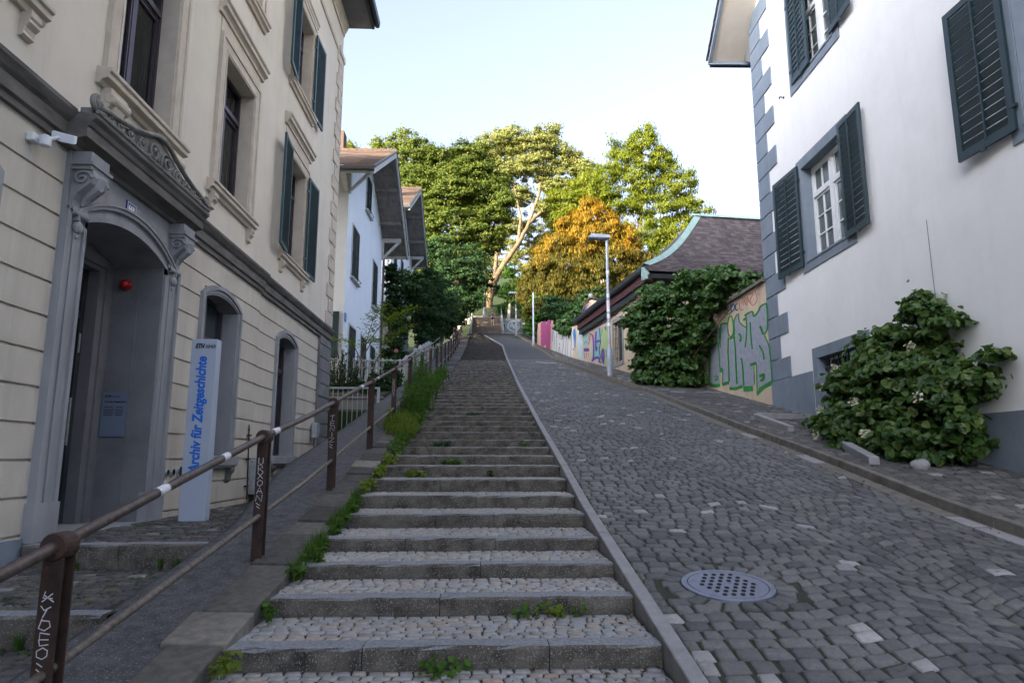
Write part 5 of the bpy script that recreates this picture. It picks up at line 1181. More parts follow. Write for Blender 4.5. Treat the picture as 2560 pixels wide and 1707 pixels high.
stroke('purple_outline',m_purp,[(22,[(975,905),(1080,870),(1190,810),(1330,745)]),(26,[(1030,960),(1080,985),(1095,1090),(1100,1330),(1075,1450)]),(30,[(1145,920),(1135,1100),(1140,1200),(1145,1260),(1160,1190)]),(34,[(1150,1110),(1190,1080),(1225,1100)]),(18,[(1205,840),(1215,1000),(1225,1100),(1200,1240),(1215,1330),(1225,1400)]),
 (40,[(1075,1440),(1110,1400),(1160,1380),(1205,1390)]),(30,[(1205,1390),(1200,1470)]),(30,[(1255,1430),(1250,1290),(1270,1230),(1285,1330),(1275,1500)]),(20,[(1215,1480),(1260,1445),(1285,1460)]),(24,[(1310,830),(1320,890)]),(24,[(1325,1240),(1335,1380)]),(60,[(925,1245),(1020,1245)]),(34,[(960,650),(965,760),(965,870)]),(34,[(1000,650),(1005,760),(995,860)]),(24,[(930,640),(940,760)]),(12,[(1010,1150),(1030,1060),(1040,970)]),(10,[(925,1150),(960,1090),(985,1130)]),(8,[(1255,880),(1240,960),(1230,1000)])])
stroke('violet_haze',m_purp,[(10,[(930,1290),(950,1400)]),(10,[(970,1290),(975,1380)]),(8,[(1000,1290),(1010,1350)]),(8,[(1420,660),(1500,600),(1560,560)]),(7,[(1430,640),(1450,610),(1480,640),(1520,590),(1540,620)])])
stroke('white_tag',m_wsp,[(10,[(1080,640),(1100,590),(1120,640),(1150,570),(1165,610),(1190,560),(1220,580),(1245,500),(1260,560),(1290,480)]),(9,[(1400,400),(1420,360),(1440,390),(1470,330),(1490,360),(1520,310)]),(20,[(1530,250),(1560,225),(1575,255)])],d=.31)

# raised end gable of the garden wall with tiled coping and ball
gg=thing('gable_pier','beige raised wall end with red tiled coping and stone ball behind the pavilion gutter','wall pier',(5.72,38.9,Z(38.9)))
b=MB(); b.prism([(5.70,38.85,5.3),(7.4,38.85,5.3),(7.4,38.85,8.85),(6.95,38.85,8.98),(6.25,38.85,9.12),(6.05,38.85,9.02),(5.70,38.85,8.15)],(0,.4,0)); b.build('wall_end',m_wallb,gg)
b=MB(); pts=[(5.62,8.05),(5.72,8.28),(6.0,9.02),(6.18,9.18),(6.5,9.14),(7.4,8.92)]
for (x0,z0),(x1,z1) in zip(pts,pts[1:]): b.hexa([(x0,38.78,z0),(x1,38.78,z1),(x1,39.32,z1),(x0,39.32,z0),(x0,38.78,z0+.09),(x1,38.78,z1+.09),(x1,39.32,z1+.09),(x0,39.32,z0+.09)])
b.build('coping',m_tile,gg)
b=MB(); b.ball((6.28,39.0,9.36),.17,14,10); b.build('stone_ball',m_conc,gg,smooth=True)
fill,stroke=painter(gg,(6,38.85,0),(0,-1,0),(1330,700,7.129))
stroke('graffiti',m_purp,[(14,[(915,560),(930,470),(950,540),(985,450),(1010,460)]),(12,[(920,520),(960,580),(1000,480)])]); stroke('red_mark',m_redsp,[(22,[(985,420),(1000,380),(1015,410)])])

# garden wall continuing uphill, fully painted over
SA=.0906; n0=math.hypot(1,SA)
PA=lambda y,z,d:(5.72-(y-38.75)*SA-d/n0,y-d*SA/n0,z)
gw2=thing('painted_garden_wall','low garden wall covered in magenta and white graffiti uphill of the pavilion','wall',(5.1,45,Z(45)))
b=MB(); yl=[38.75,40,41.98,44,46,48,50,52.6]; tz=lambda y: Z(y)+2.0+ (max(0,40.4-y)*.35)+.05*math.sin(y*9)
k=len(yl)
b.add([PA(y,Z(y)-.3,0) for y in yl]+[PA(y,tz(y),0) for y in yl]+[PA(y,tz(y),-.35) for y in yl]+[PA(y,Z(y)-.3,-.35) for y in yl],[(i,k+i,k+i+1,i+1) for i in range(k-1)]+[(i+k,i+2*k,i+2*k+1,i+k+1) for i in range(k-1)]+[(i+2*k,i+3*k,i+3*k+1,i+2*k+1) for i in range(k-1)]+[(0,3*k,2*k,k),(k-1,2*k-1,3*k-1,4*k-1)])
b.build('plaster_wall',m_wallb,gw2)
fill,stroke=painter(gw2,PA(45,6,0),(-1,-SA,0),(1330,700,7.129))
fill('pale_blue_field',m_pblue,[[(812,690),(908,600),(912,1415),(820,1370)]])
fill('white_letters',m_wsp,[[(372,830),(400,800),(420,860),(450,830),(480,880),(520,850),(560,880),(600,840),(660,860),(700,890),(740,870),(735,1350),(640,1385),(520,1350),(400,1290),(372,1240)]],d=.004)
fill('magenta_letters',m_mag,[[(160,760),(200,745),(235,730),(262,780),(275,720),(325,710),(335,800),(330,1240),(250,1225),(245,1150),(205,1190),(165,1170)]],d=.004)
fill('pink_field',m_pinksp,[[(105,770),(155,760),(160,1190),(90,1150)],[(338,720),(380,720),(372,860),(350,1000),(345,1270),(335,1260)]],d=.003)
stroke('black_outline',m_bksp,[(6,[(385,900),(400,1100),(390,1230)]),(7,[(430,1020),(450,960),(480,930)]),(6,[(470,1340),(490,1180),(505,1320)]),(7,[(525,930),(545,1000),(560,1150),(530,1340)]),(16,[(525,1040),(530,1060)]),(16,[(490,1130),(500,1150)]),(6,[(600,900),(610,1100),(590,1360)]),(6,[(650,1020),(665,950),(680,1000)]),(7,[(690,880),(720,920)]),(6,[(700,930),(705,1080),(690,1350)]),(16,[(735,1220),(742,1250)]),(5,[(420,860),(440,1000),(430,1300)]),(5,[(570,880),(580,1000)]),(5,[(640,870),(645,1000),(630,1370)])])
fill('blue_brush',m_bsp,[[(735,880),(770,860),(785,1000),(775,1200),(755,1220),(760,1100),(735,1000)]],d=.005)
stroke('blue_line',m_bsp,[(10,[(372,910),(370,1090)])],d=.005)
stroke('dark_magenta_lines',m_redsp,[(7,[(180,900),(190,1000),(200,900),(210,1010)]),(7,[(270,830),(280,960),(300,870),(315,960)]),(6,[(190,1080),(230,1060)]),(6,[(255,1140),(320,1120)])],d=.006)

# street lamps
def street_lamp(x,y,zb,ht,label,arm=True,sc=1.0):
    t=thing('street_lamp',label,'street lamp',(x,y,zb),group='street lamps beside the steep road')
    b=MB(); b.lathe((x,y,zb),[(.13*sc,-.1),(.13*sc,1.15),(.10*sc,1.22),(.078*sc,1.3),(.062*sc,ht)],14); b.build('pole',m_lamp,t,smooth=True)
    b=MB(); b.box(x-.05,x+.05,y-.137*sc,y-.125*sc,zb+.45,zb+.85); b.build('service_door',m_lamp,t)
    hx=x
    b=MB(); w,l=.17*sc,.86*sc; zt=zb+ht
    o=[(hx-l+.0,y-w,zt-.02),(hx+.14,y-w,zt-.05),(hx+.14,y+w,zt-.05),(hx-l,y+w,zt-.02)]
    b.hexa(o+[(hx-l+.18,y-w*.75,zt+.16),(hx+.12,y-w*.75,zt+.11),(hx+.12,y+w*.75,zt+.11),(hx-l+.18,y+w*.75,zt+.16)]); hd=b.build('head',m_lamp,t,bevel=.015)
    b=MB(); b.hexa([(hx-l+.05,y-w*.85,zt-.075),(hx-.08,y-w*.85,zt-.10),(hx-.08,y+w*.85,zt-.10),(hx-l+.05,y+w*.85,zt-.075),(hx-l+.01,y-w*.95,zt-.02),(hx+.1,y-w*.95,zt-.048),(hx+.1,y+w*.95,zt-.048),(hx-l+.01,y+w*.95,zt-.02)]); b.build('lamp_glass',m_lampd,hd)
    return t
l1=street_lamp(5.48,29.3,Z(29.3)+.1,6.25,'nearest street lamp, grey pole with stickers in front of the painted wall')
for z,h,m in ((1.42,.10,m_pinksp),(2.2,.16,m_stick),(2.55,.2,m_stick),(2.85,.5,m_stick),(3.45,.22,m_stick),(4.0,.07,m_mag),(4.45,.28,m_stick)):
    b=MB(); zz=Z(29.3)+.1+z; b.lathe((5.48,29.3,zz),[(.083-.0035*z,0),(.083-.0035*z,h)],14); o=b.build('sticker',m,l1,smooth=True)
street_lamp(3.02,63.2,Z(63.2)+.1,4.0,'distant street lamp with pale head at the hedge up the road',sc=.9)
b=MB(); b.lathe((3.95,53.6,Z(53.6)-.1),[(.10,0),(.10,.9),(.075,1.0),(.065,4.5),(.02,4.55)],12); b.build('steel_post',m_lamp,label='plain grey steel post between the hedge and the painted garden wall',cat='post',smooth=True)
mst=thing('concrete_mast','tall tapered concrete mast on a block at the top of the far steps','mast',(.05,74.6,15.0))
b=MB(); b.lathe((.05,74.6,15.0),[(.22,.5),(.19,2.2),(.10,2.4),(.06,5.6)],12); b.build('shaft',m_conc,mst,smooth=True); b=MB(); b.box(-.3,.4,74.25,74.95,14.6,15.55); b.build('base_block',m_conc,mst,bevel=.02)

# far flight of steps
fs_=ssetting('upper_stairway',(0,0,0))
N=21
for i in range(N):
    y=64.9+8.3*i/N; z=11.62+3.38*(i+1)/N
    b=MB(); granite_block(b,-1.22,1.72,y,8.3/N+.02,z-.35,z); o=b.build('step',m_upstep,fs_)
b=MB(); b.box(-3.5,4.5,73.2,74.05,14.2,15.0); b.build('top_landing',m_conc,fs_)
b=MB(); b.box(-1.6,4.6,64.0,64.95,11.2,11.615); b.build('lower_landing',m_asph,fs_)
for x0,x1,nm in ((-1.46,-1.22,'left'),(1.72,1.98,'right')):
    b=MB(); b.hexa([(x0,64.6,11.2),(x1,64.6,11.2),(x1,73.6,14.4),(x0,73.6,14.4),(x0,64.6,11.95),(x1,64.6,11.95),(x1,73.6,15.45),(x0,73.6,15.45)])
    fl_=thing('stair_flank_wall','pale concrete flank wall on the %s of the far steps'%nm,'wall',(x0,64.6,11.6),group='flank walls of the far steps'); b.build('wall',m_conc,fl_,bevel=.015)
    xm=(x0+x1)/2; b=MB(); b.tube([(xm,64.7,12.75),(xm,73.5,16.2)],.03,8); 
    for yy in (64.9,67.7,70.5,73.3): b.tube([(xm,yy,11.9+(yy-64.6)*.389),(xm,yy,12.78+(yy-64.7)*.392)],.022,6)
    b.build('handrail',m_galv,fl_)
pw=thing('parapet_wall','low concrete parapet across the top of the far steps','wall',(-.8,74.1,15))
b=MB(); b.box(-1.3,1.75,74.05,74.22,14.8,15.32); b.build('wall',m_conc,pw,bevel=.015); b=MB(); b.box(-1.34,1.79,74.02,74.26,15.322,15.38); b.build('cap',m_conc,pw)
ew=thing('graffiti_end_wall','short wall end with round silver-blue graffiti right of the far steps','wall',(2.6,64.9,11.6))
b=MB(); b.box(2.02,3.7,64.8,65.2,11.0,13.15); b.build('wall',m_conc,ew,bevel=.015)
b=MB(); b.box(2.05,3.66,64.793,64.799,11.9,13.05); b.build('teal_field',M('dull_teal_paint',(.12,.18,.20),(.07,.11,.13),scale=4,rough=.8),ew)
b=MB(); Pq=lambda u,v,d:(u,64.79-d,v); ribbon(b,[(2.85+.55*math.cos(a),12.5+.5*math.sin(a)) for a in np.linspace(0,6.283,30)],.12,Pq,0); ribbon(b,smooth([(2.5,12.4),(2.7,12.8),(2.9,12.3),(3.1,12.7),(3.25,12.35)],5),.1,Pq,.002); ribbon(b,smooth([(2.55,12.6),(2.85,12.55),(3.2,12.75)],4),.07,Pq,.004); b.build('silver_swirl',m_silver,ew)
fe=thing('bar_fence','dark bar fence with a pale post above the graffiti wall end','fence',(2.4,66,13))
for k in range(11): b=MB(); b.tube([(2.75+k*.13,66.2,13.0),(2.75+k*.13,66.2,14.75)],.018,5); b.build('bar',m_iron,fe)
b=MB(); b.box(2.7,4.2,66.18,66.22,14.62,14.67); b.box(2.7,4.2,66.18,66.22,13.15,13.2); b.build('rail',m_iron,fe); b=MB(); b.hexa([(2.15,66,12.9),(2.55,66,12.9),(2.55,66.3,12.9),(2.15,66.3,12.9),(2.42,66,15.0),(2.58,66,15.0),(2.58,66.3,15.0),(2.42,66.3,15.0)]); b.build('post',m_conc,fe)

# drain cover in the road
gr=thing('drain_cover','round blue-grey cast iron drain cover with rows of holes in the cobbles','drain cover',(GC[0],GC[1],Z(GC[1])))
sl_=(Z(6.2)-Z(5.4))/.8; Pg=lambda x,y,d:(x,y,Z(GC[1])+(y-GC[1])*sl_+d)
b=MB(); n=40
for r0,r1,d0,d1 in ((.325,.372,.006,.006),(.372,.378,.006,-.06)):
    b.add([Pg(GC[0]+r*math.cos(2*math.pi*k/n),GC[1]+r*math.sin(2*math.pi*k/n),d) for r,d in ((r0,d0),(r1,d1)) for k in range(n)],[(k,(k+1)%n,n+(k+1)%n,n+k) for k in range(n)])
b.build('frame',m_iron2,gr)
b=MB(); b.add([Pg(GC[0]+r*math.cos(2*math.pi*k/n),GC[1]+r*math.sin(2*math.pi*k/n),d) for r,d in ((.318,.006),(.318,-.05)) for k in range(n)],[tuple(range(n))]+[(k,n+k,n+(k+1)%n,(k+1)%n) for k in range(n)]); b.build('lid',m_iron2,gr)
b=MB()
for j in range(-3,4):
    for i in range(-4,5):
        x,y=(i+.5*(j%2))*.072,j*.078
        if math.hypot(x,y)<.262 and math.hypot(x,y)>.0:
            c=[Pg(GC[0]+x+.021*math.cos(a)+.004*math.sin(a),GC[1]+y+.028*math.sin(a),.0085) for a in np.linspace(0,6.283,11)[:-1]]; b.poly(c)
b.build('holes',m_hole,gr)

# stone edging strips on the footway by the pale house
for (x0,y0),(x1,y1),w_,lb in (((6.44,15.95),(6.37,14.0),.14,'low stone edging running along the footway below the barred cellar window'),((6.5,16.05),(7.85,15.95),.14,'low stone edging running across the footway to the pale house wall'),((6.36,11.95),(6.06,10.5),.16,'low stone edging in front of the climbing shrub')):
    dx,dy=x1-x0,y1-y0; l=math.hypot(dx,dy); nx,ny=-dy/l*w_/2,dx/l*w_/2; za,zb=Z(y0)+.11,Z(y1)+.11
    b=MB(); b.hexa([(x0-nx,y0-ny,za),(x0+nx,y0+ny,za),(x1+nx,y1+ny,zb),(x1-nx,y1-ny,zb),(x0-nx,y0-ny,za+.15),(x0+nx,y0+ny,za+.15),(x1+nx,y1+ny,zb+.13),(x1-nx,y1-ny,zb+.13)]); b.build('stone_edging',m_kerb,bevel=.015,label=lb,cat='kerb stone',group='stone edgings on the footway')
for x,y,r,lb in ((6.55,10.15,.13,'small grey boulder half hidden under the climbing shrub'),):
    b=MB(); b.ball((x,y,Z(y)+.18),r,10,7,(1.2,.9,.8)); b.v=[(a+.03*mnoise.noise((a*6,c*6,e*6)),c+.03*mnoise.noise((a*5,c*7,e*5+3)),e+.03*mnoise.noise((a*7,c*5,e*6+9))) for a,c,e in b.v]; b.build('boulder',m_kerb,smooth=True,label=lb,cat='stone')

# distant house corner behind the golden tree
dhs=thing('distant_house','cream house corner with brown eaves showing through the trees uphill','house',(9,92,20))
b=MB(); b.box(7.4,17,92,100,18,30.2); b.build('wall',m_cream,dhs); b=MB(); b.add([(6.8,91.2,30.2),(17.6,91.2,30.2),(17.6,100.8,30.2),(6.8,100.8,30.2),(10.5,96,33.2),(14,96,33.2)],[(0,1,5,4),(1,2,5),(2,3,4,5),(3,0,4),(3,2,1,0)]); b.build('roof',m_tile,dhs)
b=MB(); Ph=lambda u,z,d:(u,92-d,z); pframe(b,Ph,8.6,9.8,26.5,28.6,.12,-.02,.05); wq=b.build('window',m_trim,dhs); b=MB(); pbox(b,Ph,8.7,9.7,26.6,28.5,0,.02); b.build('pane',m_glass,wq)

# person walking down the far steps
def skinned(name,m,pts,edges,parent,levels=2):
    me=bpy.data.meshes.new(name); me.from_pydata([p[:3] for p in pts],edges,[]); o=bpy.data.objects.new(name,me); COL.objects.link(o)
    sk=o.modifiers.new('skin','SKIN'); sk.use_smooth_shade=True
    for v,p in zip(me.skin_vertices[0].data,pts): v.radius=(p[3],p[4] if len(p)>4 else p[3])
    me.skin_vertices[0].data[0].use_root=True
    sb=o.modifiers.new('sub','SUBSURF'); sb.levels=levels; sb.render_levels=levels
    dg=bpy.context.evaluated_depsgraph_get(); m2=bpy.data.meshes.new_from_object(o.evaluated_get(dg)); o.modifiers.clear(); o.data=m2; bpy.data.meshes.remove(me)
    m2.materials.clear(); m2.materials.append(m); m2.shade_smooth(); o.parent=parent; ORG[o]=ORG[parent]
    off=ORG[parent]; m2.transform(Matrix.Translation(-off)); return o
fy=69.2; i=int((fy-64.9)/(8.3/N)); fz=11.62+3.38*(i+1)/N; fx=.86
pp=thing('person','person in orange-red cap, grey top and black shorts walking on the far steps','person',(fx,fy,fz))
Q=lambda x,y,z,*r:(fx+x,fy+y,fz+z)+r
pts=[Q(0,0,.86,.115,.09),Q(0,0,1.05,.11,.08),Q(0,-.01,1.25,.13,.085),Q(0,0,1.36,.075,.065),Q(0,0,1.42,.045,.045),Q(0,-.02,1.50,.075,.085),Q(0,-.02,1.60,.06,.07),
 Q(-.09,0,.80,.085),Q(-.10,-.05,.46,.056),Q(-.10,.02,.10,.038),Q(-.10,-.11,.04,.035,.03),
 Q(.09,0,.80,.085),Q(.11,-.10,.50,.056),Q(.11,-.05,.12,.038),Q(.115,-.18,.06,.035,.03),
 Q(-.17,0,1.31,.048),Q(-.25,-.02,1.08,.038),Q(-.13,-.18,1.02,.03),Q(-.06,-.21,1.03,.03,.02),
 Q(.17,0,1.31,.048),Q(.24,.03,1.06,.038),Q(.27,-.02,.84,.03),Q(.27,-.04,.76,.03,.02)]
ed=[(0,1),(1,2),(2,3),(3,4),(4,5),(5,6),(0,7),(7,8),(8,9),(9,10),(0,11),(11,12),(12,13),(13,14),(2,15),(15,16),(16,17),(17,18),(2,19),(19,20),(20,21),(21,22)]
skinned('body',m_skin,pts,ed,pp)
skinned('top',m_cloth,[Q(0,0,.93,.125,.10),Q(0,0,1.08,.125,.095),Q(0,-.01,1.25,.15,.10),Q(0,0,1.36,.09,.075)],[(0,1),(1,2),(2,3)],pp,1)
skinned('sleeve',m_pink,[Q(.17,0,1.31,.062),Q(.235,.03,1.10,.05),Q(.262,0,.93,.042)],[(0,1),(1,2)],pp,1); skinned('sleeve',m_pink,[Q(-.17,0,1.31,.062),Q(-.235,-.02,1.12,.052)],[(0,1)],pp,1)
skinned('shorts',m_shorts,[Q(0,0,.93,.13,.105),Q(0,0,.84,.13,.10),Q(-.09,-.01,.74,.10),Q(-.095,-.03,.60,.085),Q(.09,-.02,.74,.10),Q(.10,-.06,.60,.085)],[(0,1),(1,2),(2,3),(1,4),(4,5)],pp,1)
b=MB(); b.ball(Q(0,-.01,1.585),.098,12,8,(.9,1.05,.8)); b.hexa([Q(-.06,-.2,1.58),Q(.06,-.2,1.58),Q(.07,-.08,1.60),Q(-.07,-.08,1.60),Q(-.06,-.2,1.59),Q(.06,-.2,1.59),Q(.07,-.08,1.615),Q(-.07,-.08,1.615)]); b.build('cap',m_cap,pp,smooth=True)
for x,y,z in ((-.10,-.06,.035),(.115,-.13,.055)):
    b=MB(); b.ball(Q(x,y,z),.05,10,6,(.9,2.5,.8)); b.build('shoe',m_shoe,pp,smooth=True)
b=MB()
for s in (-1,1): b.ball(Q(s*.032,-.098,1.52),.011,6,5)
b.build('eyes',m_black,pp); b=MB(); b.ball(Q(0,-.108,1.495),.016,6,5,(.8,1.2,1.3)); b.build('nose',m_skin,pp)
# ================================================================ plants
def unit(n):
    v=nr.normal(size=(n,3)); return v/np.linalg.norm(v,axis=1,keepdims=True)
def leaf_arrays(C,Nn,size,asp=.6,shape='quad',spread=.7,fold=.12,along=None):
    """C centres (n,3), Nn preferred normals -> many leaf faces of their own; along: preferred long axis"""
    n=len(C); N=Nn+unit(n)*spread; N/=np.linalg.norm(N,axis=1,keepdims=True)
    T=unit(n) if along is None else along+unit(n)*.35
    T=T-N*(T*N).sum(1,keepdims=True); T/=np.linalg.norm(T,axis=1,keepdims=True)+1e-9
    B=np.cross(N,T); s=(size*nr.uniform(.5,1.4,size=(n,1)))
    if shape=='quad':
        V=np.stack([C-T*s*.5,C+B*s*asp*.5,C+T*s*.5,C-B*s*asp*.5],1)
        F=np.arange(n*4).reshape(n,4)
    else:
        b=C-T*s*.5; t=C+T*s*.5-N*s*.12
        l1=C-T*s*.2+B*s*asp*.46+N*s*fold; l2=C+T*s*.18+B*s*asp*.38+N*s*fold*.7; r1=C-T*s*.2-B*s*asp*.46+N*s*fold; r2=C+T*s*.18-B*s*asp*.38+N*s*fold*.7
        V=np.stack([b,r1,r2,t,l2,l1],1); i=np.arange(n)[:,None]*6
        F=np.concatenate([i+np.array([[0,1,2,3]]),i+np.array([[0,3,4,5]])],0)
    return V.reshape(-1,3),F
DK,DM=2.6,1.5
def puffs(lobes,kper,m,prad,flat=1.0,inner=.35,stray=.04,upn=.35):
    """clumps spread over each lobe, leaves over each clump -> centres and outward normals"""
    CC=[];NN=[]
    for (cx,cy,cz,*r) in lobes:
        r=np.array(r if len(r)==3 else [r[0]]*3); vol=(r[0]*r[1]*r[2])**(2/3)
        k=max(3,int(kper*vol*DK)); d=unit(k); d[:,2]=d[:,2]*.9+.12
        pc=np.array([cx,cy,cz])+d*r*(inner+(1-inner)*nr.uniform(0,1,size=(k,1))**.5)
        for c,dd in zip(pc,d):
            pr=prad*nr.uniform(.6,1.35); mm=max(4,int(m*DM*(pr/prad)**2)); u=unit(mm); u[:,2]=np.abs(u[:,2])*.8+u[:,2]*.2
            rad=nr.uniform(.4,1,size=(mm,1)); far=nr.random((mm,1))<stray; rad=np.where(far,nr.uniform(1,1.75,size=(mm,1)),rad); CC.append(c+u*pr*np.array([1,1,flat])*nr.uniform(.7,1.3,size=(1,3))*rad); NN.append(u*.6+dd*.4+np.array([0,0,upn]))
    return np.concatenate(CC),np.concatenate(NN)
def merge(parts):
    V=[];F=[];n=0
    for v,f in parts: V.append(v);F.append(f+n);n+=len(v)
    return np.concatenate(V),np.concatenate(F)
def limb(b,pts,r0,r1,n=8,wob=.0):
    q=[Vector(p) for p in pts]; out=[];m=len(q)
    for i in range(m-1):
        for s in range(4):
            t=s/4; p=q[i].lerp(q[i+1],t); out.append(p+Vector((rnd.uniform(-wob,wob),rnd.uniform(-wob,wob),0)))
    out.append(q[-1]); k=len(out); b.tube(out,[r0+(r1-r0)*i/(k-1) for i in range(k)],n)
def tree(name,label,cat,lobes,mat,trunk,bark,kper,m,prad,size,asp=.6,flat=.8,group=None,shape='quad',spread=.7,inner=.35,twigs=True,up=0):
    base=trunk[0][0][0]; t=thing(name,label,cat,tuple(base),group=group)
    b=MB()
    for pts,r0,r1 in trunk: limb(b,pts,r0,r1,10,.04)
    if twigs:
        tip=Vector(trunk[0][0][-1])
        for l in lobes:
            c=Vector(l[:3]); lo=min((Vector(p) for pts,_,_ in trunk for p in pts[len(pts)//2:]),key=lambda q:(q-c).length)
            limb(b,[lo,lo.lerp(c,.5)+Vector((rnd.uniform(-.3,.3),rnd.uniform(-.3,.3),.2)),c],.10,.03,6,.05)
    b.build('trunk',bark,t,smooth=True)
    C,N=puffs(lobes,kper,m,prad,flat,inner,.18,.12); V,F=leaf_arrays(C,N,size,asp,shape,spread,along=(N*.6+np.array([0,0,up])) if up else None)
    npmesh('crown',V,F,mat,t); return t
def shrub(name,label,cat,lobes,mat,kper,m,prad,size,asp=.6,shape='quad',base=None,stem=True,group=None,flat=.85,spread=.7,inner=.3,gmin=None):
    base=base or (lobes[0][0],lobes[0][1],lobes[0][2]-lobes[0][-1]); t=thing(name,label,cat,base,group=group)
    C,N=puffs(lobes,kper,m,prad,flat,inner)
    if gmin:
        k=np.array([gmin(p) for p in C]); C,N=C[k],N[k]
    V,F=leaf_arrays(C,N,size,asp,shape,spread); npmesh('foliage',V,F,mat,t)
    if stem:
        b=MB()
        for l in lobes: limb(b,[base,((base[0]+l[0])/2+rnd.uniform(-.1,.1),(base[1]+l[1])/2,(base[2]+l[2])/2),l[:3]],.035,.012,6,.02)
        b.build('stem',m_bark2,t)
    return t
# --- the wood uphill
tree('evergreen_oak','broad dense dark evergreen tree with sunlit golden-green top left of the far steps','tree',
 [(-6.6,64,28.3,2.3,2.4,2.5),(-1.6,64,28.2,2.5,2.6,2.4),(-4.0,64,27.3,2.8,2.6,2.5),(-7.0,64,25,2.2,2.6,2.8),(-.2,63.5,25.4,2.7,2.8,2.9),(-4.4,63.6,24.4,2.6,2.6,2.6),(-3.2,63,24.6,3.3,3,2.8),(1.1,63,23.2,1.7,2.4,2.3),(-5.9,63,21.7,2.2,2.5,2.6),(-3,62.6,21.0,3.0,2.8,2.6),(.1,63,20.6,2.1,2.4,2.1),(-1.8,62.8,18.2,2.4,2.4,2.0),(-5.4,62.8,18.6,2.2,2.4,2.2)],
 l_ever,[([(-2.6,64.5,10.5),(-2.7,64.2,15),(-3,64,20),(-3.4,64,25)],.42,.15),([(-2.7,64.2,16),(-1.2,63.8,20),(.6,63.6,22.6)],.2,.07),([(-2.8,64.2,17),(-5,64,21),(-6.4,64,26)],.2,.07)],m_bark2,6.0,105,.60,.19,asp=.62,inner=.45)
LS=1.0
tree('dark_tree','dark shaded bushy tree just below the big evergreen','tree',
 [(-1.6,58,16.4,1.9,2.0,2.0),(-2.6,58,15,2.2,2.2,2.2),(-.4,58.6,14.9,1.2,1.8,1.7),(-3.8,57,16.6,2.0,2,2.0),(-1.6,57.4,13.3,1.7,1.8,1.6)],
 l_dark,[([(-2.6,58.4,9.5),(-2.5,58.3,12),(-2.2,58,15)],.22,.08)],m_bark2,6,70,.5,.17,asp=.6,inner=.45)
tree('plane_tree','tall plane tree with sunlit forked trunk and airy crown above the steps','tree',
 [(-2.9,84,37.6,2.5,2.5,1.9),(.3,84,39.0,2.7,2.6,2.1),(3.6,83.5,40.2,2.7,2.6,2.1),(6.9,83,39.8,2.8,2.6,2.2),(10,83,37.8,2.7,2.6,2.0),(12.6,83,35.9,2.2,2.4,1.7),(2.2,84,36.3,2.7,2.6,1.8),(6.2,83,36.4,2.9,2.6,1.9),(9.4,83.5,34.3,2.3,2.4,1.8),(-1.0,84.5,35.1,2.1,2.4,1.6),(4.4,85,33.2,2.0,2.2,1.6),(1.8,85.5,31.4,1.4,1.8,1.4),(7.6,83.5,31.5,1.3,1.8,1.2),(11.6,84,33.6,1.9,2,1.6),(13.9,84,34,1.5,2,1.5),(9,85,30.6,1.7,2,1.5),(11.6,85,31,1.6,2,1.4),(3.6,86,29.6,1.3,2,1.3),(8.6,83,41.4,1.2,1.6,1.0),(1.9,84,41.6,1.0,1.4,.9)],
 l_plane,[([(.4,82,17.2),(.55,82,19.2),(1.0,82,21.2),(1.45,82,22.1)],.62,.45),([(1.45,82,22.0),(2.6,82.2,24.0),(4.2,82.4,26.4),(5.6,82.7,29.2),(6.9,83,33.2),(7.4,83,37)],.40,.12),([(1.2,82,21.4),(1.35,82.1,23),(1.5,82.3,25),(1.2,83,29),(1.6,83.4,34)],.33,.10),([(4.2,82.4,26.4),(4.6,82.8,30),(3.6,83.2,35)],.26,.09),([(5.6,82.7,29.2),(8.2,83,32),(10.5,83,35)],.24,.08)],
 m_bark,4.2,72,.68,.235,asp=.8,flat=.85,inner=.3)
tree('lime_green_tree','large bright yellow-green tree with feathery upright tips on the right','tree',
 [(16.3,66,31.6,1.5,1.8,1.9),(14.2,66,29.7,1.9,2,1.9),(18.4,66,30,1.6,1.8,1.9),(12.2,66,28,1.6,1.8,1.5),(16.3,66,27.8,2.6,2.4,2.2),(19.9,66,27.4,1.9,2,2.1),(11,66,26,2.2,2.2,1.9),(13.6,66,25.3,2.6,2.4,2),(17.6,66,24.6,2.9,2.4,2.2),(21.2,66,24.4,1.9,2,1.9),(9.4,66,24.2,2.0,2,1.7),(8.0,66,25.6,1.5,1.8,1.3),(7.4,66,23.2,1.4,1.6,1.4),(10.0,66,27.6,1.4,1.6,1.2),(23,66,23.2,1.0,1.4,1.0),(17,66,33.4,.6,1,.9),(13.4,66,31.2,.8,1,.9),(12.4,67,22.3,2.6,2.2,1.9),(16,66.4,21.6,2.9,2.4,2.1),(19.8,66,21.6,2.5,2.2,2.0),(22.4,66,21.2,1.4,1.8,1.3),(18.5,64,18.6,2.6,2.2,1.7),(21,64,17.6,2,2,1.7)],
 l_right,[([(15.5,67,13),(15.6,66.7,19),(16,66.3,25),(16.2,66,31)],.4,.08),([(15.6,66.8,17),(12.8,66.5,22),(10.6,66.2,25.5)],.22,.06),([(15.7,66.7,18.5),(18.8,66.4,22.5),(20.5,66.2,26.5)],.22,.06)],m_bark2,4.2,80,.55,.28,asp=.36,flat=1.25,inner=.35,up=.9)
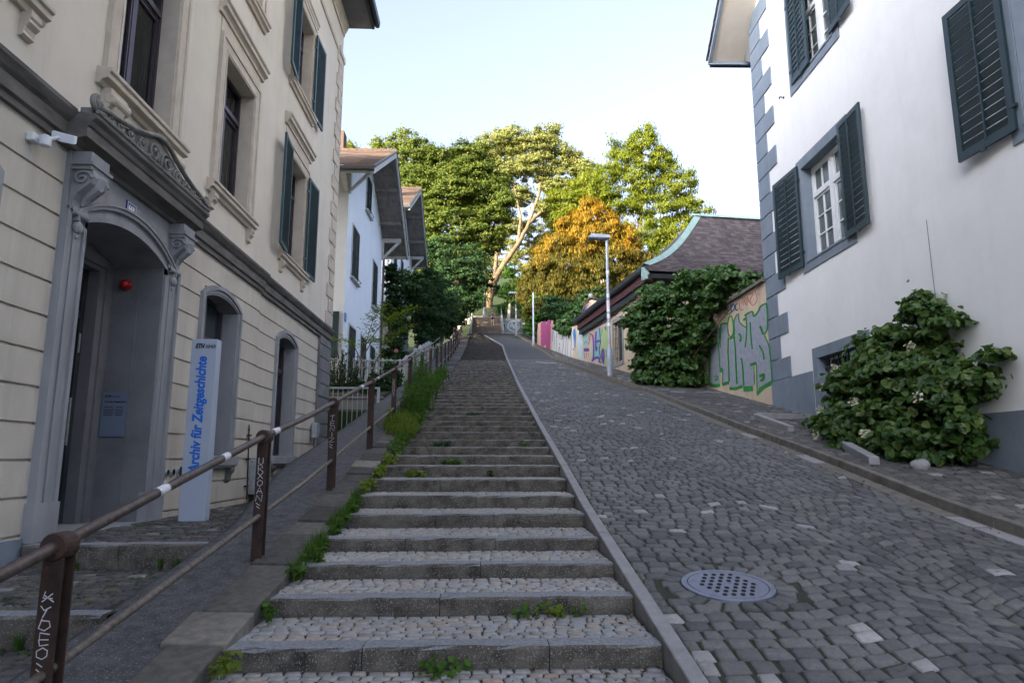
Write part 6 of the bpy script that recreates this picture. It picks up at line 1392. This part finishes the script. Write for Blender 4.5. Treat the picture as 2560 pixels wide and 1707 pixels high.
tree('lime_green_tree','yellow-green tree top showing above the roof of the white house behind the evergreen','tree',
 [(-11.2,88,42.6,1.8,2,1.8),(-13.6,88,41.3,1.9,2,1.6),(-8.7,88,41.2,2.0,2,1.6),(-15.4,88,40.6,1.2,1.6,1.3),(-11.4,88,39.2,2.8,2.4,2.2),(-14.2,88,38,2.2,2,1.9),(-8.4,88,38,2.4,2.2,2.0),(-11,88,35.4,3.2,2.6,2.2)],
 l_right,[([(-11,88.5,21),(-11.2,88.3,30),(-11.2,88,40)],.35,.08)],m_bark2,3.2,36,.66,.30,asp=.6,flat=.7)
tree('background_tree','soft green tree filling the gap behind the forked plane trunk','tree',
 [(4.8,89,27.4,2.1,2.2,1.7),(3.4,89,25.0,2.0,2,1.6),(6.6,89,25.4,1.8,2,1.6),(.3,90,27.2,1.9,2,2.0),(-1.2,90,30,2.0,2,2.0),(.6,90,24.4,1.8,2,1.6),(8.6,89,28,1.6,2,1.6),(7.0,89,29.6,1.7,2,1.5),(5.4,89.5,31.4,1.6,2,1.5),(2.4,90,29.6,1.5,2,1.8)],l_plane,[([(3.6,89.5,20),(3.8,89.3,24),(4.4,89,27)],.2,.06)],m_bark2,4,60,.6,.23,asp=.7)
tree('small_tree','small light green treetop peeping over the tiled roof at the far left','tree',
 [(-13.4,62,28.7,1.0,1.4,1.0),(-12.5,62,28.3,.8,1.2,.8),(-14.4,62,27.5,1.3,1.5,1.2)],l_right,[([(-13.6,62,15),(-13.5,62,28)],.2,.05)],m_bark2,6,36,.45,.22)
def yewtree():
    lobes=[(9.1,57,20.6,1.2,1.6,1.5),(7.6,57,19.2,1.4,1.6,1.5),(10.7,57,19.4,1.4,1.6,1.5),(12.2,57,18.1,1.3,1.6,1.4),(9.3,56.6,18.0,2.1,2,1.7),(6.1,57,17.2,1.7,1.8,1.6),(11.4,56.6,16.4,2.1,2,1.7),(7.4,56.4,16,2.1,2,1.7),(4.9,57,15.3,1.6,1.8,1.5),(13.4,57,15.9,1.4,1.6,1.5),(9.6,56,14.6,2.4,2,1.8),(5.9,56.4,13.7,2.0,1.8,1.6),(12.7,56.6,13.9,1.8,1.8,1.6),(3.9,57.6,13.7,1.3,1.6,1.3),(8,55.8,12.9,2.1,1.8,1.5),(4.7,56.6,12.0,1.4,1.4,1.1)]
    t=thing('golden_yew','big feathery golden-orange conifer behind the street lamp','tree',(8.6,57.5,9))
    b=MB(); limb(b,[(8.6,57.5,8.8),(8.7,57.3,13),(9,57,20)],.35,.06,10,.03); b.build('trunk',m_bark2,t)
    C,N=puffs(lobes,11,70,.40,1.5,.4,.2,.1); A=N*.6+np.array([0,0,1.1]); g=C[:,2]+nr.normal(0,1.1,len(C))+.8*np.sin(C[:,0]*1.7)>17.6  # split by height: sunlit gold above, shaded olive below, as leaf colour
    for k,(q,mt) in enumerate(((~g,l_yew),(g,l_yewlit))):
        V,F=leaf_arrays(C[q],N[q],.30,.24,'quad',.6,along=A[q]); npmesh('crown' if k==0 else 'sunlit_golden_tips',V,F,mt,t)
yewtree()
wl=[]
for q in range(26):
    x=-22+q*1.9; wl.append((x,93+rnd.uniform(-2,3),21.0+rnd.uniform(-.6,1.4)+(0 if x<3 else .4)+abs(x)*.03,1.9,2.0,1.6+rnd.random()))
C,N=puffs(wl,2.2,46,.75,.85,.3); V,F=leaf_arrays(C,N,.36,.6); o=npmesh('background_wood',V,F,l_dark); o['kind']='stuff'; o['label']='dark mass of undergrowth on the hill behind the trees'; o['category']='undergrowth'
# --- shrubs uphill and along the steps
shrub('mid_green_shrub','mid green shrub at the foot of the plane tree trunk','shrub',[(2.6,76,18.1,1.1,1.2,1.3),(3.5,76,19.8,1.3,1.3,1.5),(2.1,77,16.6,.8,1,.9),(4.6,75.5,18,1.4,1.3,1.6),(4.2,74,16.2,1.2,1.2,1.2),(2.9,77,21.2,.9,1,1.0)],l_mid,8,40,.45,.2,base=(3.2,76,15.3))
shrub('yellow_shrub','small yellow-green shrub left of the concrete mast','shrub',[(-.95,71.5,17.7,.5,.6,.8),(-.8,71.8,16.6,.4,.5,.6)],l_right,16,40,.3,.15,base=(-1.6,72,14.2))
shrub('dark_shrub','dark leafy shrub wall left of the far steps','shrub',[(-2.6,66,14.5,1.0,2,1.7),(-3.2,69,16.4,1.5,2,2),(-2.3,71,17,.8,1.5,1.4),(-3.8,63,13.2,1.2,2,1.8),(-2.9,74.5,18.5,1.3,1.6,1.8),(-1.7,77,18.8,1.2,1.6,1.2),(-4.8,62,14.6,1.5,2.4,2.6),(-5.6,59,13.6,1.5,2.2,2.4),(-4.8,66,16.2,1.5,2.4,2.6),(-4.6,70,18.2,1.5,2.4,2.4),(-2.5,63,12.6,.7,1.4,1.2),(-2.3,65.5,13.4,.6,1.2,1.1)],l_dark,8,44,.5,.2,base=(-3,67,12))  # left-hand lobes added to keep the sun off the far steps
for k,(lb,lobes,mt) in enumerate((
 ('dark shrub mass beside the handrail, nearest the white houses',[(-3.9,42,8.3,.9,1.6,1.2),(-3.9,40,9.4,.9,1.4,1.2),(-4.2,38,9.6,.8,1.2,1.1),(-3.7,44,9.9,1.0,1.8,1.4),(-3.75,41.5,7.1,.55,1.6,.9),(-3.8,44,7.7,.6,1.6,1.0)],l_dark),
 ('dark green shrub mass beside the handrail in the middle of the slope',[(-3.9,46,11.2,1.1,1.8,1.5),(-3.5,48,10.2,1.0,1.8,1.3),(-3.6,44.5,8.8,1.0,1.8,1.2),(-3.9,49.6,12.2,1.2,1.8,1.5),(-3.6,46.5,8.2,.6,1.6,.9),(-3.5,49,8.9,.6,1.8,1.0)],l_dark),
 ('dark green shrub mass beside the upper end of the handrail',[(-3.2,52,11.2,1.1,2,1.4),(-2.9,54,11.9,.9,1.8,1.3),(-2.9,50.5,9.9,.8,1.8,1.2),(-2.7,57,12.6,.9,1.8,1.3),(-2.9,60,12.6,.9,1.8,1.4),(-3.4,52,9.6,.6,1.8,1.0),(-3.3,55,10.3,.6,1.8,1.1),(-3.1,58.5,11.2,.6,1.8,1.2),(-3.0,62,12.6,.8,1.8,1.6)],l_dark))):
    shrub('garden_shrub',lb,'shrub',lobes,mt,13,46,.36,.16,base=(lobes[0][0]-.2,lobes[0][1],Z(lobes[0][1])-.2),group='dark shrubs above the picket fence')
shrub('house_ivy','deep green ivy climbing the downpipe between the two white houses','ivy',[(-4.75,34.6,8.6,.5,.8,.9),(-4.7,34.6,7.3,.55,.8,.8),(-4.5,35.0,6.2,.55,.9,.8),(-4.55,34.3,5.0,.5,.8,.8),(-4.4,35.5,4.9,.7,.9,.8),(-4.75,34.4,9.4,.3,.5,.4),(-4.6,36.6,7.6,.6,.9,1.2)],l_dark,26,40,.26,.14,shape='leaf',base=(-4.7,34.6,Z(34)))
shrub('trimmed_hedge','tall dark green hedge leaning over the road end by the distant lamp','hedge',[(4.2,60,12.7,.8,1.3,1.3),(4.3,58,11.2,.8,1.3,1.5),(3.9,62,13.9,.7,1.2,1.4),(4.6,56,10.6,.7,1.3,1.5),(4.6,57,12.6,.9,1.3,1.2),(4.4,61,15.6,1.0,1.2,1.4)],l_mid,14,50,.36,.15,base=(4.6,59,9.6))
shrub('dark_shrub','dark shaded bushes under the golden conifer behind the painted wall','shrub',[(5.6,53.6,11.6,1.1,1.2,1.2),(6.2,50,10.4,1.2,1.6,1.2),(5.4,54.5,10.2,.8,1.2,1.2),(7,47.5,10,1.3,1.6,1.2),(7.4,44,9.8,1.2,1.5,1.2)],l_dark,9,46,.42,.18,base=(6,50,8.2))
shrub('wall_ivy','bright green ivy spilling over the painted garden wall','ivy',[(5.75,41.6,8.5,.55,1.0,.62),(5.5,42.8,8.5,.5,.9,.60),(5.35,43.8,8.25,.5,.9,.58),(5.85,40.6,8.75,.5,.7,.5),(5.2,44.8,8.6,.4,.7,.42),(5.35,42.4,7.85,.35,.9,.38)],l_ivy,26,44,.28,.18,shape='leaf',base=(5.9,42.5,6.2),stem=True)
iv=[(8.35,20.6,5.35,.45,.7,.36),(8.0,21.6,5.55,.55,.8,.48),(7.75,22.6,5.75,.65,.8,.55),(7.4,24,5.9,.75,.8,.62),(6.95,25.5,5.85,.75,.8,.65),(6.5,26.3,5.35,.65,.75,.65),(7.5,23.8,4.95,.6,.9,.65),(7.0,25,4.6,.85,.9,.85),(6.45,25.8,4.3,.75,.8,.8),(7.85,22.4,5.05,.4,.8,.45),(6.35,25.9,3.4,.7,.8,.75),(6.95,25,3.3,.8,.85,.8),(7.4,24.4,3.1,.5,.7,.5),(6.9,26.6,6.4,.6,.6,.4),(7.8,23.2,6.05,.6,.6,.35),(7.55,24.0,3.9,.45,.7,.7),(7.75,23.3,4.2,.3,.6,.5),(6.3,27.0,4.6,.5,.8,.8),(6.15,27.2,5.6,.5,.7,.5),(7.5,24.2,2.65,.4,.6,.35),(6.5,25.4,2.75,.7,.8,.4),(7.0,24.7,2.6,.6,.7,.35)]
shrub('big_ivy','big glossy climbing shrub swallowing the corner between pavilion and graffiti wall','ivy',iv,l_ivy,22,40,.30,.18,asp=.72,shape='leaf',base=(7.1,25.4,2.7))
# climbing hydrangea on the pale house (worked out along its facade)
def RW(s,z,d):
    th=R(1.6); x,y=-d,-s
    return (8.15+x*math.cos(th)+y*math.sin(th),19.1-x*math.sin(th)+y*math.cos(th),z)
hyl=[(6.2,2.2,.25,.62,.40),(7.7,2.45,.15,.40,.34),(6.9,1.75,.35,.85,.52),(8.1,1.9,.2,.42,.40),(5.5,1.5,.35,.55,.40),(4.75,1.42,.35,.25,.13),(6.1,1.2,.55,.85,.60),(7.3,1.15,.6,.95,.65),(8.4,1.0,.5,.6,.5),(5.35,.7,.5,.5,.45),(5.95,.45,.85,.75,.58),(6.9,.35,1.1,.95,.65),(8.0,.3,.9,.85,.62),(8.7,.35,.5,.5,.55),(6.35,-.05,1.0,.7,.42),(7.4,-.15,1.25,.85,.40),(8.3,-.2,.95,.6,.35),(9.25,1.28,.2,.35,.20),(8.9,1.0,.3,.3,.25),(7.55,2.85,.1,.14,.18)]
lob=[RW(s,z,d)+(rs*.62 if d>.3 else .22,rs,rz_) for s,z,d,rs,rz_ in hyl]
hy=shrub('climbing_hydrangea','big climbing shrub with glossy leaves and cream flower heads against the pale lilac-white house','climbing shrub',lob,l_hyd,40,40,.26,.135,asp=.85,shape='leaf',base=RW(6.8,.0,.35),flat=.8,spread=.75,gmin=lambda p:p[2]>Z(p[1])+.14 and p[0]<8.1-(19-p[1])*.028)
parts=[]
for s,z,d in ((4.7,1.02,.75),(5.2,1.85,.62),(5.05,1.45,.8),(7.7,1.9,.5),(6.55,.42,1.75),(6.9,-.02,2.0),(8.5,.95,.95),(5.75,1.75,.75),(7.1,1.0,1.25),(7.9,.4,1.5)):
    c=np.array(RW(s,z,d)); n=90; a=nr.uniform(0,6.28,n); r=.13*np.sqrt(nr.uniform(0,1,n)); C=np.stack([c[0]-.02+nr.normal(0,.015,n),c[1]+r*np.cos(a),c[2]+.5*r*np.sin(a)],1)
    parts.append(leaf_arrays(C,np.tile([-.6,-.3,.6],(n,1)),.022,1,'quad',.4))
    m_=7; a=nr.uniform(0,6.28,m_); C=np.stack([np.full(m_,c[0]-.05),c[1]+.15*np.cos(a),c[2]+.075*np.sin(a)],1); parts.append(leaf_arrays(C,np.tile([-.6,-.3,.6],(m_,1)),.055,1,'quad',.3))
V,F=merge(parts); npmesh('flower_heads',V,F,l_cream,hy)
# --- left garden
def sprig_tree():
    t=thing('young_tree','slender young tree with light green leaf sprays in front of the white house','tree',(-4.2,23.6,2.2)); b=MB(); parts=[]
    B=[[(-4.2,23.6,2.0),(-4.25,23.6,3.2),(-4.1,23.7,4.0),(-3.9,23.7,4.8),(-3.55,23.8,5.3)],[(-4.1,23.7,3.9),(-3.7,23.8,4.5),(-3.1,23.9,5.0),(-2.35,23.9,5.3)],[(-4.2,23.6,3.2),(-4.5,23.6,3.8),(-4.95,23.5,4.1)],[(-4.0,23.7,2.4),(-3.75,23.7,3.3),(-3.3,23.8,4.2),(-2.6,23.8,4.62)],[(-4.15,23.6,3.5),(-3.9,23.5,3.95),(-3.6,23.5,4.05)],[(-3.9,23.7,4.8),(-4.2,23.7,5.0)],[(-3.3,23.8,4.2),(-3.3,23.8,4.7),(-3.0,23.8,5.0)]]
    for pts in B:
        limb(b,pts,.022,.007,6,.01)
        m=len(pts)
        for i in range(1 if m<4 else m-3,m-1):
            for s in np.linspace(0,1,7):
                p=Vector(pts[i]).lerp(Vector(pts[i+1]),s); n=18; C=np.array(p)+nr.normal(0,1,(n,3))*np.array([.16,.16,.05])
                parts.append(leaf_arrays(C,np.tile([0,-.2,1.0],(n,1)),.11,.38,'leaf',.45))
    b.build('trunk',m_bark2,t); V,F=merge(parts); npmesh('foliage',V,F,l_yweed,t)
sprig_tree()
def upright(name,label,cat,base,rad,h,n,mat,size,asp,m=14,lean=.35):
    t=thing(name,label,cat,base); parts=[]; b=MB()
    for k in range(n):
        a=rnd.uniform(0,6.28); r=rad*math.sqrt(rnd.random()); hh=h*rnd.uniform(.5,1.05); p0=Vector((base[0]+r*math.cos(a),base[1]+r*math.sin(a)*.7,base[2])); p1=p0+Vector((lean*r*math.cos(a)+rnd.uniform(-.1,.1),lean*r*math.sin(a),hh))
        b.tube([p0,p0.lerp(p1,.6),p1],[.008,.006,.003],4)
        ts=nr.uniform(.15,1,m*2); C=np.array([p0.lerp(p1,float(q)) for q in ts])+nr.normal(0,.02,(m*2,3)); parts.append(leaf_arrays(C,nr.normal(size=(m*2,3)),size,asp,'quad',.5,along=np.tile([0,0,1.0],(m*2,1))+nr.normal(0,.5,(m*2,3))))
    b.build('stem',m_bark2,t); V,F=merge(parts); npmesh('foliage',V,F,mat,t); return t
upright('rosemary_bush','dark upright needle-leaved bush behind the grey balustrade','shrub',(-4.75,22.6,1.95),.55,1.45,60,l_dark,.13,.22,m=22,lean=.5)
shrub('dark_shrub','low dark bush between the balustrade end and the picket fence','shrub',[(-3.6,23.2,2.35,.45,.6,.45),(-3.3,25.0,2.9,.3,.9,.4),(-4.2,22.8,2.2,.4,.5,.4),(-3.6,21.9,2.0,.4,.4,.3)],l_dark,40,36,.18,.10,shape='leaf',base=(-3.7,23,1.9))
rs=thing('rose_bush','rose bush with one pink bloom above the picket fence','rose',(-3.3,25.2,2.6)); b=MB(); limb(b,[(-3.35,25.2,2.5),(-3.4,25.3,3.3),(-3.28,25.4,3.86)],.014,.008,6); b.build('stem',m_bark2,rs)
C,N=puffs([(-3.4,25.3,3.2,.25,.3,.3),(-3.45,25.4,3.6,.2,.2,.15)],60,20,.12,1); V,F=leaf_arrays(C,N,.07,.6,'leaf'); npmesh('foliage',V,F,l_mid,rs)
parts=[]
for r,n,s in ((.02,10,.045),(.045,14,.065),(.065,14,.075)): d=unit(n); C=np.array([-3.28,25.38,3.92])+d*r; parts.append(leaf_arrays(C,d,s,.9,'leaf',.15))
V,F=merge(parts); npmesh('bloom',V,F,l_pink,rs)
# --- weeds
def tuft(parts,c,n,h,w=.012,lean=.5):
    for _ in range(n):
        a=rnd.uniform(0,6.28); l=h*rnd.uniform(.5,1.1); le=lean*rnd.uniform(.2,1); d=Vector((math.cos(a),math.sin(a),0)); s=d.cross(Vector((0,0,1)))*w*.5
        p=Vector(c)+d*rnd.uniform(0,.03); q=p+d*l*le*.4+Vector((0,0,l*.6)); e=p+d*l*le+Vector((0,0,l*(1-.35*le)))
        parts.append((np.array([p-s,p+s,q+s*.8,q-s*.8,q-s*.8,q+s*.8,e+s*.1,e-s*.1]),np.array([[0,1,2,3],[4,5,6,7]])))
def rosette(parts,c,n,r,size,asp=.75,h=.08):
    a=nr.uniform(0,6.28,n); rr=r*np.sqrt(nr.uniform(0,1,n)); C=np.stack([c[0]+rr*np.cos(a),c[1]+rr*np.sin(a),c[2]+h*nr.uniform(.15,1,n)],1)
    parts.append(leaf_arrays(C,np.stack([np.cos(a)*.4,np.sin(a)*.4-.3,np.ones(n)],1),size,asp,'leaf',.4))
def ordinal(n): return {1:'first',2:'second',3:'third',4:'fourth',5:'fifth',6:'sixth',7:'seventh',8:'eighth',9:'ninth',10:'tenth',11:'eleventh',12:'twelfth',13:'thirteenth',14:'fourteenth',15:'fifteenth',16:'sixteenth'}[n]
WG='weeds growing along the steps'
seq=0
for k,ny in enumerate(NOSE[7:23]):
    z=Z(ny); i=k+7; y=NOSE[i]-.10; zz=Z(NOSE[i-1]); kind=rnd.choice(['r','g','y','r']) if k not in (2,) else 'g'
    parts=[]; big=1.0 if k<9 else 1.5
    if k in (1,): big=.7
    for j in range(2 if k<3 else 6):
        cx=-1.60+rnd.uniform(-.05,.10+.06*(k>6)); cy=y-(rnd.uniform(0,.2) if k<3 else .12*j+rnd.uniform(0,.05))
        c=(cx,cy,Z(cy)-.06)
        if kind=='g': tuft(parts,c,26,.24*big)
        rosette(parts,c,rnd.randint(10,26),.07*big,.06 if k<4 else .07,h=.12*big)
        if rnd.random()<.6: tuft(parts,c,9,.2*big,.008)
    V,F=merge(parts); o=npmesh('weed_clump',V,F,l_yweed if kind=='y' else l_weed)
    props(o,'leafy green weed at the left end of the %s step from the bottom'%ordinal(k+1),'weed',WG)
for x,y,n,lb,mt in ((-.22,4.62,34,'weed at the foot of the lowest riser, near the middle of the stairs',l_weed),(.30,5.5,20,'small round-leaved weed under the second riser, left end of a row of four',l_weed),(.42,5.5,14,'small round-leaved weed under the second riser, second from the left in a row of four',l_weed),(.56,5.5,24,'small round-leaved weed under the second riser, third from the left in a row of four',l_yweed),(.74,5.5,14,'small round-leaved weed under the second riser, right end of a row of four',l_weed),
  (-1.05,10.97,40,'low yellow-green weed under the riser left of the stair middle',l_yweed),(-.55,11.85,34,'low creeping weed under the riser, centre of the stairs',l_weed),(-.8,13.6,60,'broad dark weed patch under the riser on the left half of the stairs',l_dark),(.1,10.98,10,'tiny weed under a riser just right of the stair middle',l_weed),(.85,13.62,18,'tiny weed under a riser near the right kerb',l_weed),(-.3,18.15,40,'wide low weed strip under a riser in the upper part of the lower flight',l_dark)):
    i=max(q for q in range(len(NOSE)) if NOSE[q]<y); z=Z(NOSE[i]); parts=[]
    rosette(parts,(x,y-.02,z),n if n<30 else n*2,.07 if n<30 else .17,.055 if y<8 else .07,h=.10)
    V,F=merge(parts); props(npmesh('weed_clump',V,F,mt),lb,'weed',WG)
parts=[]
for _ in range(260):
    i=rnd.choice(range(5,17)); y=NOSE[i+1]-rnd.random()**2*.5-.02; x=kerbx(y)-rnd.random()**2.2*1.0-.03
    if y<NOSE[i]+.02: continue
    parts.append(leaf_arrays(np.array([[x,y,Z(NOSE[i])+.012]]),np.array([[0,0,1.0]]),rnd.uniform(.018,.045),.5,'leaf',.5,.2))
for _ in range(120):
    y=rnd.uniform(5,16); x=gut(y)-rnd.random()**2*.35; parts.append(leaf_arrays(np.array([[x,y,Z(y)+.015]]),np.array([[0,0,1.0]]),rnd.uniform(.02,.045),.5,'leaf',.5,.2))
V,F=merge(parts); o=npmesh('fallen_leaves',V,F,LEAF('dead_leaves',[(.10,.045,.025),(.16,.085,.04),(.22,.15,.07)],trans=.1)); o['kind']='stuff'; o['label']='scattered brown dead leaves on the treads and in the gutter'; o['category']='dead leaves'
# wild bed on the border half way up
for (x,y,h,n,mat,lb) in ((-1.95,15.2,.42,45,l_yweed,'yellow-flowering bushy weed at the foot of the fourth railing post'),(-1.80,17.0,.85,90,l_weed,'soft bright green feathery weed in the wild bed beside the stairs, lower one'),(-1.72,18.6,.9,90,l_weed,'soft bright green feathery weed in the wild bed beside the stairs, upper one'),(-1.95,20.2,1.55,110,l_mid,'tall dark feathery weed standing against the railing in the wild bed'),(-1.70,21.6,.8,70,l_weed,'grassy weed between railing and stairs above the tall feathery one'),(-1.75,24.2,.8,60,l_weed,'grassy weed beside the railing near the picket fence'),(-1.75,28,.7,50,l_weed,'thin grass weed beside the railing higher up the stairs'),(-1.7,14.2,.45,40,l_yweed,'low yellow-green weed at the wild bed lower end')):
    t=thing('wild_plant',lb,'weed',(x,y,Z(y)),group='wild plants in the stair border'); parts=[]; st=MB()
    for _ in range(n):
        a=rnd.uniform(0,6.28); r=.32*math.sqrt(rnd.random()); hh=h*rnd.uniform(.4,1.05); p0=Vector((x+r*.7*math.cos(a),y+r*1.7*math.sin(a),Z(y+r*1.7*math.sin(a))+.02)); p1=p0+Vector((.25*r*math.cos(a)+.05,.2*r*math.sin(a),hh))
        st.tube([p0,p1],[.005,.002],3)
        m=26; ts=nr.uniform(.15,1,m); C=np.array([p0.lerp(p1,float(q)) for q in ts])+nr.normal(0,.035,(m,3)); parts.append(leaf_arrays(C,nr.normal(size=(m,3)),.075,.25,'quad',.5))
    for _ in range(8): tuft(parts,(x+rnd.uniform(-.3,.35),y+rnd.uniform(-.6,.6),Z(y)),12,h*.7,.012)
    st.build('stem',l_weed,t); V,F=merge(parts); npmesh('foliage',V,F,mat,t)
# moss and grass in the joints: nobody could count it
parts=[]
for _ in range(520):
    x,y=rnd.uniform(1.5,5.3),3.2+8*rnd.random()**1.6
    if math.hypot(x-GC[0],y-GC[1])<.5 or rnd.random()>.35+.16*x: continue
    n=5; C=np.array([x,y,Z(y)-.004])+nr.normal(0,1,(n,3))*np.array([.018,.018,.003]); parts.append(leaf_arrays(C,np.tile([0,0,1.0],(n,1)),.022,.5,'quad',.5))
for _ in range(420):
    lv=rnd.choice(levels[:3]); x=rnd.uniform(-4.3,-2.8); y=lv[0]+.18+(min(lv[1],12)-lv[0]-.2)*rnd.random(); n=7
    C=np.array([x,y,lv[2]+.004])+nr.normal(0,1,(n,3))*np.array([.03,.02,.004]); parts.append(leaf_arrays(C,np.tile([0,0,1.0],(n,1)),.03,.4,'quad',.6))
for lv in levels[1:3]:
    for x in (-3.9,-3.1,-2.95):
        q=[]; tuft(q,(x,lv[1]-.03,lv[2]),30,.14,.008); parts+=q
for _ in range(60):
    y=rnd.uniform(4.3,12); x=kerbx(y)+.13; q=[]; tuft(q,(x,y,Z(y)-.01),4,.05,.007); parts+=q
V,F=merge(parts); o=npmesh('moss',V,F,l_weed); o['kind']='stuff'; o['label']='moss and short grass growing in the paving joints'; o['category']='moss'
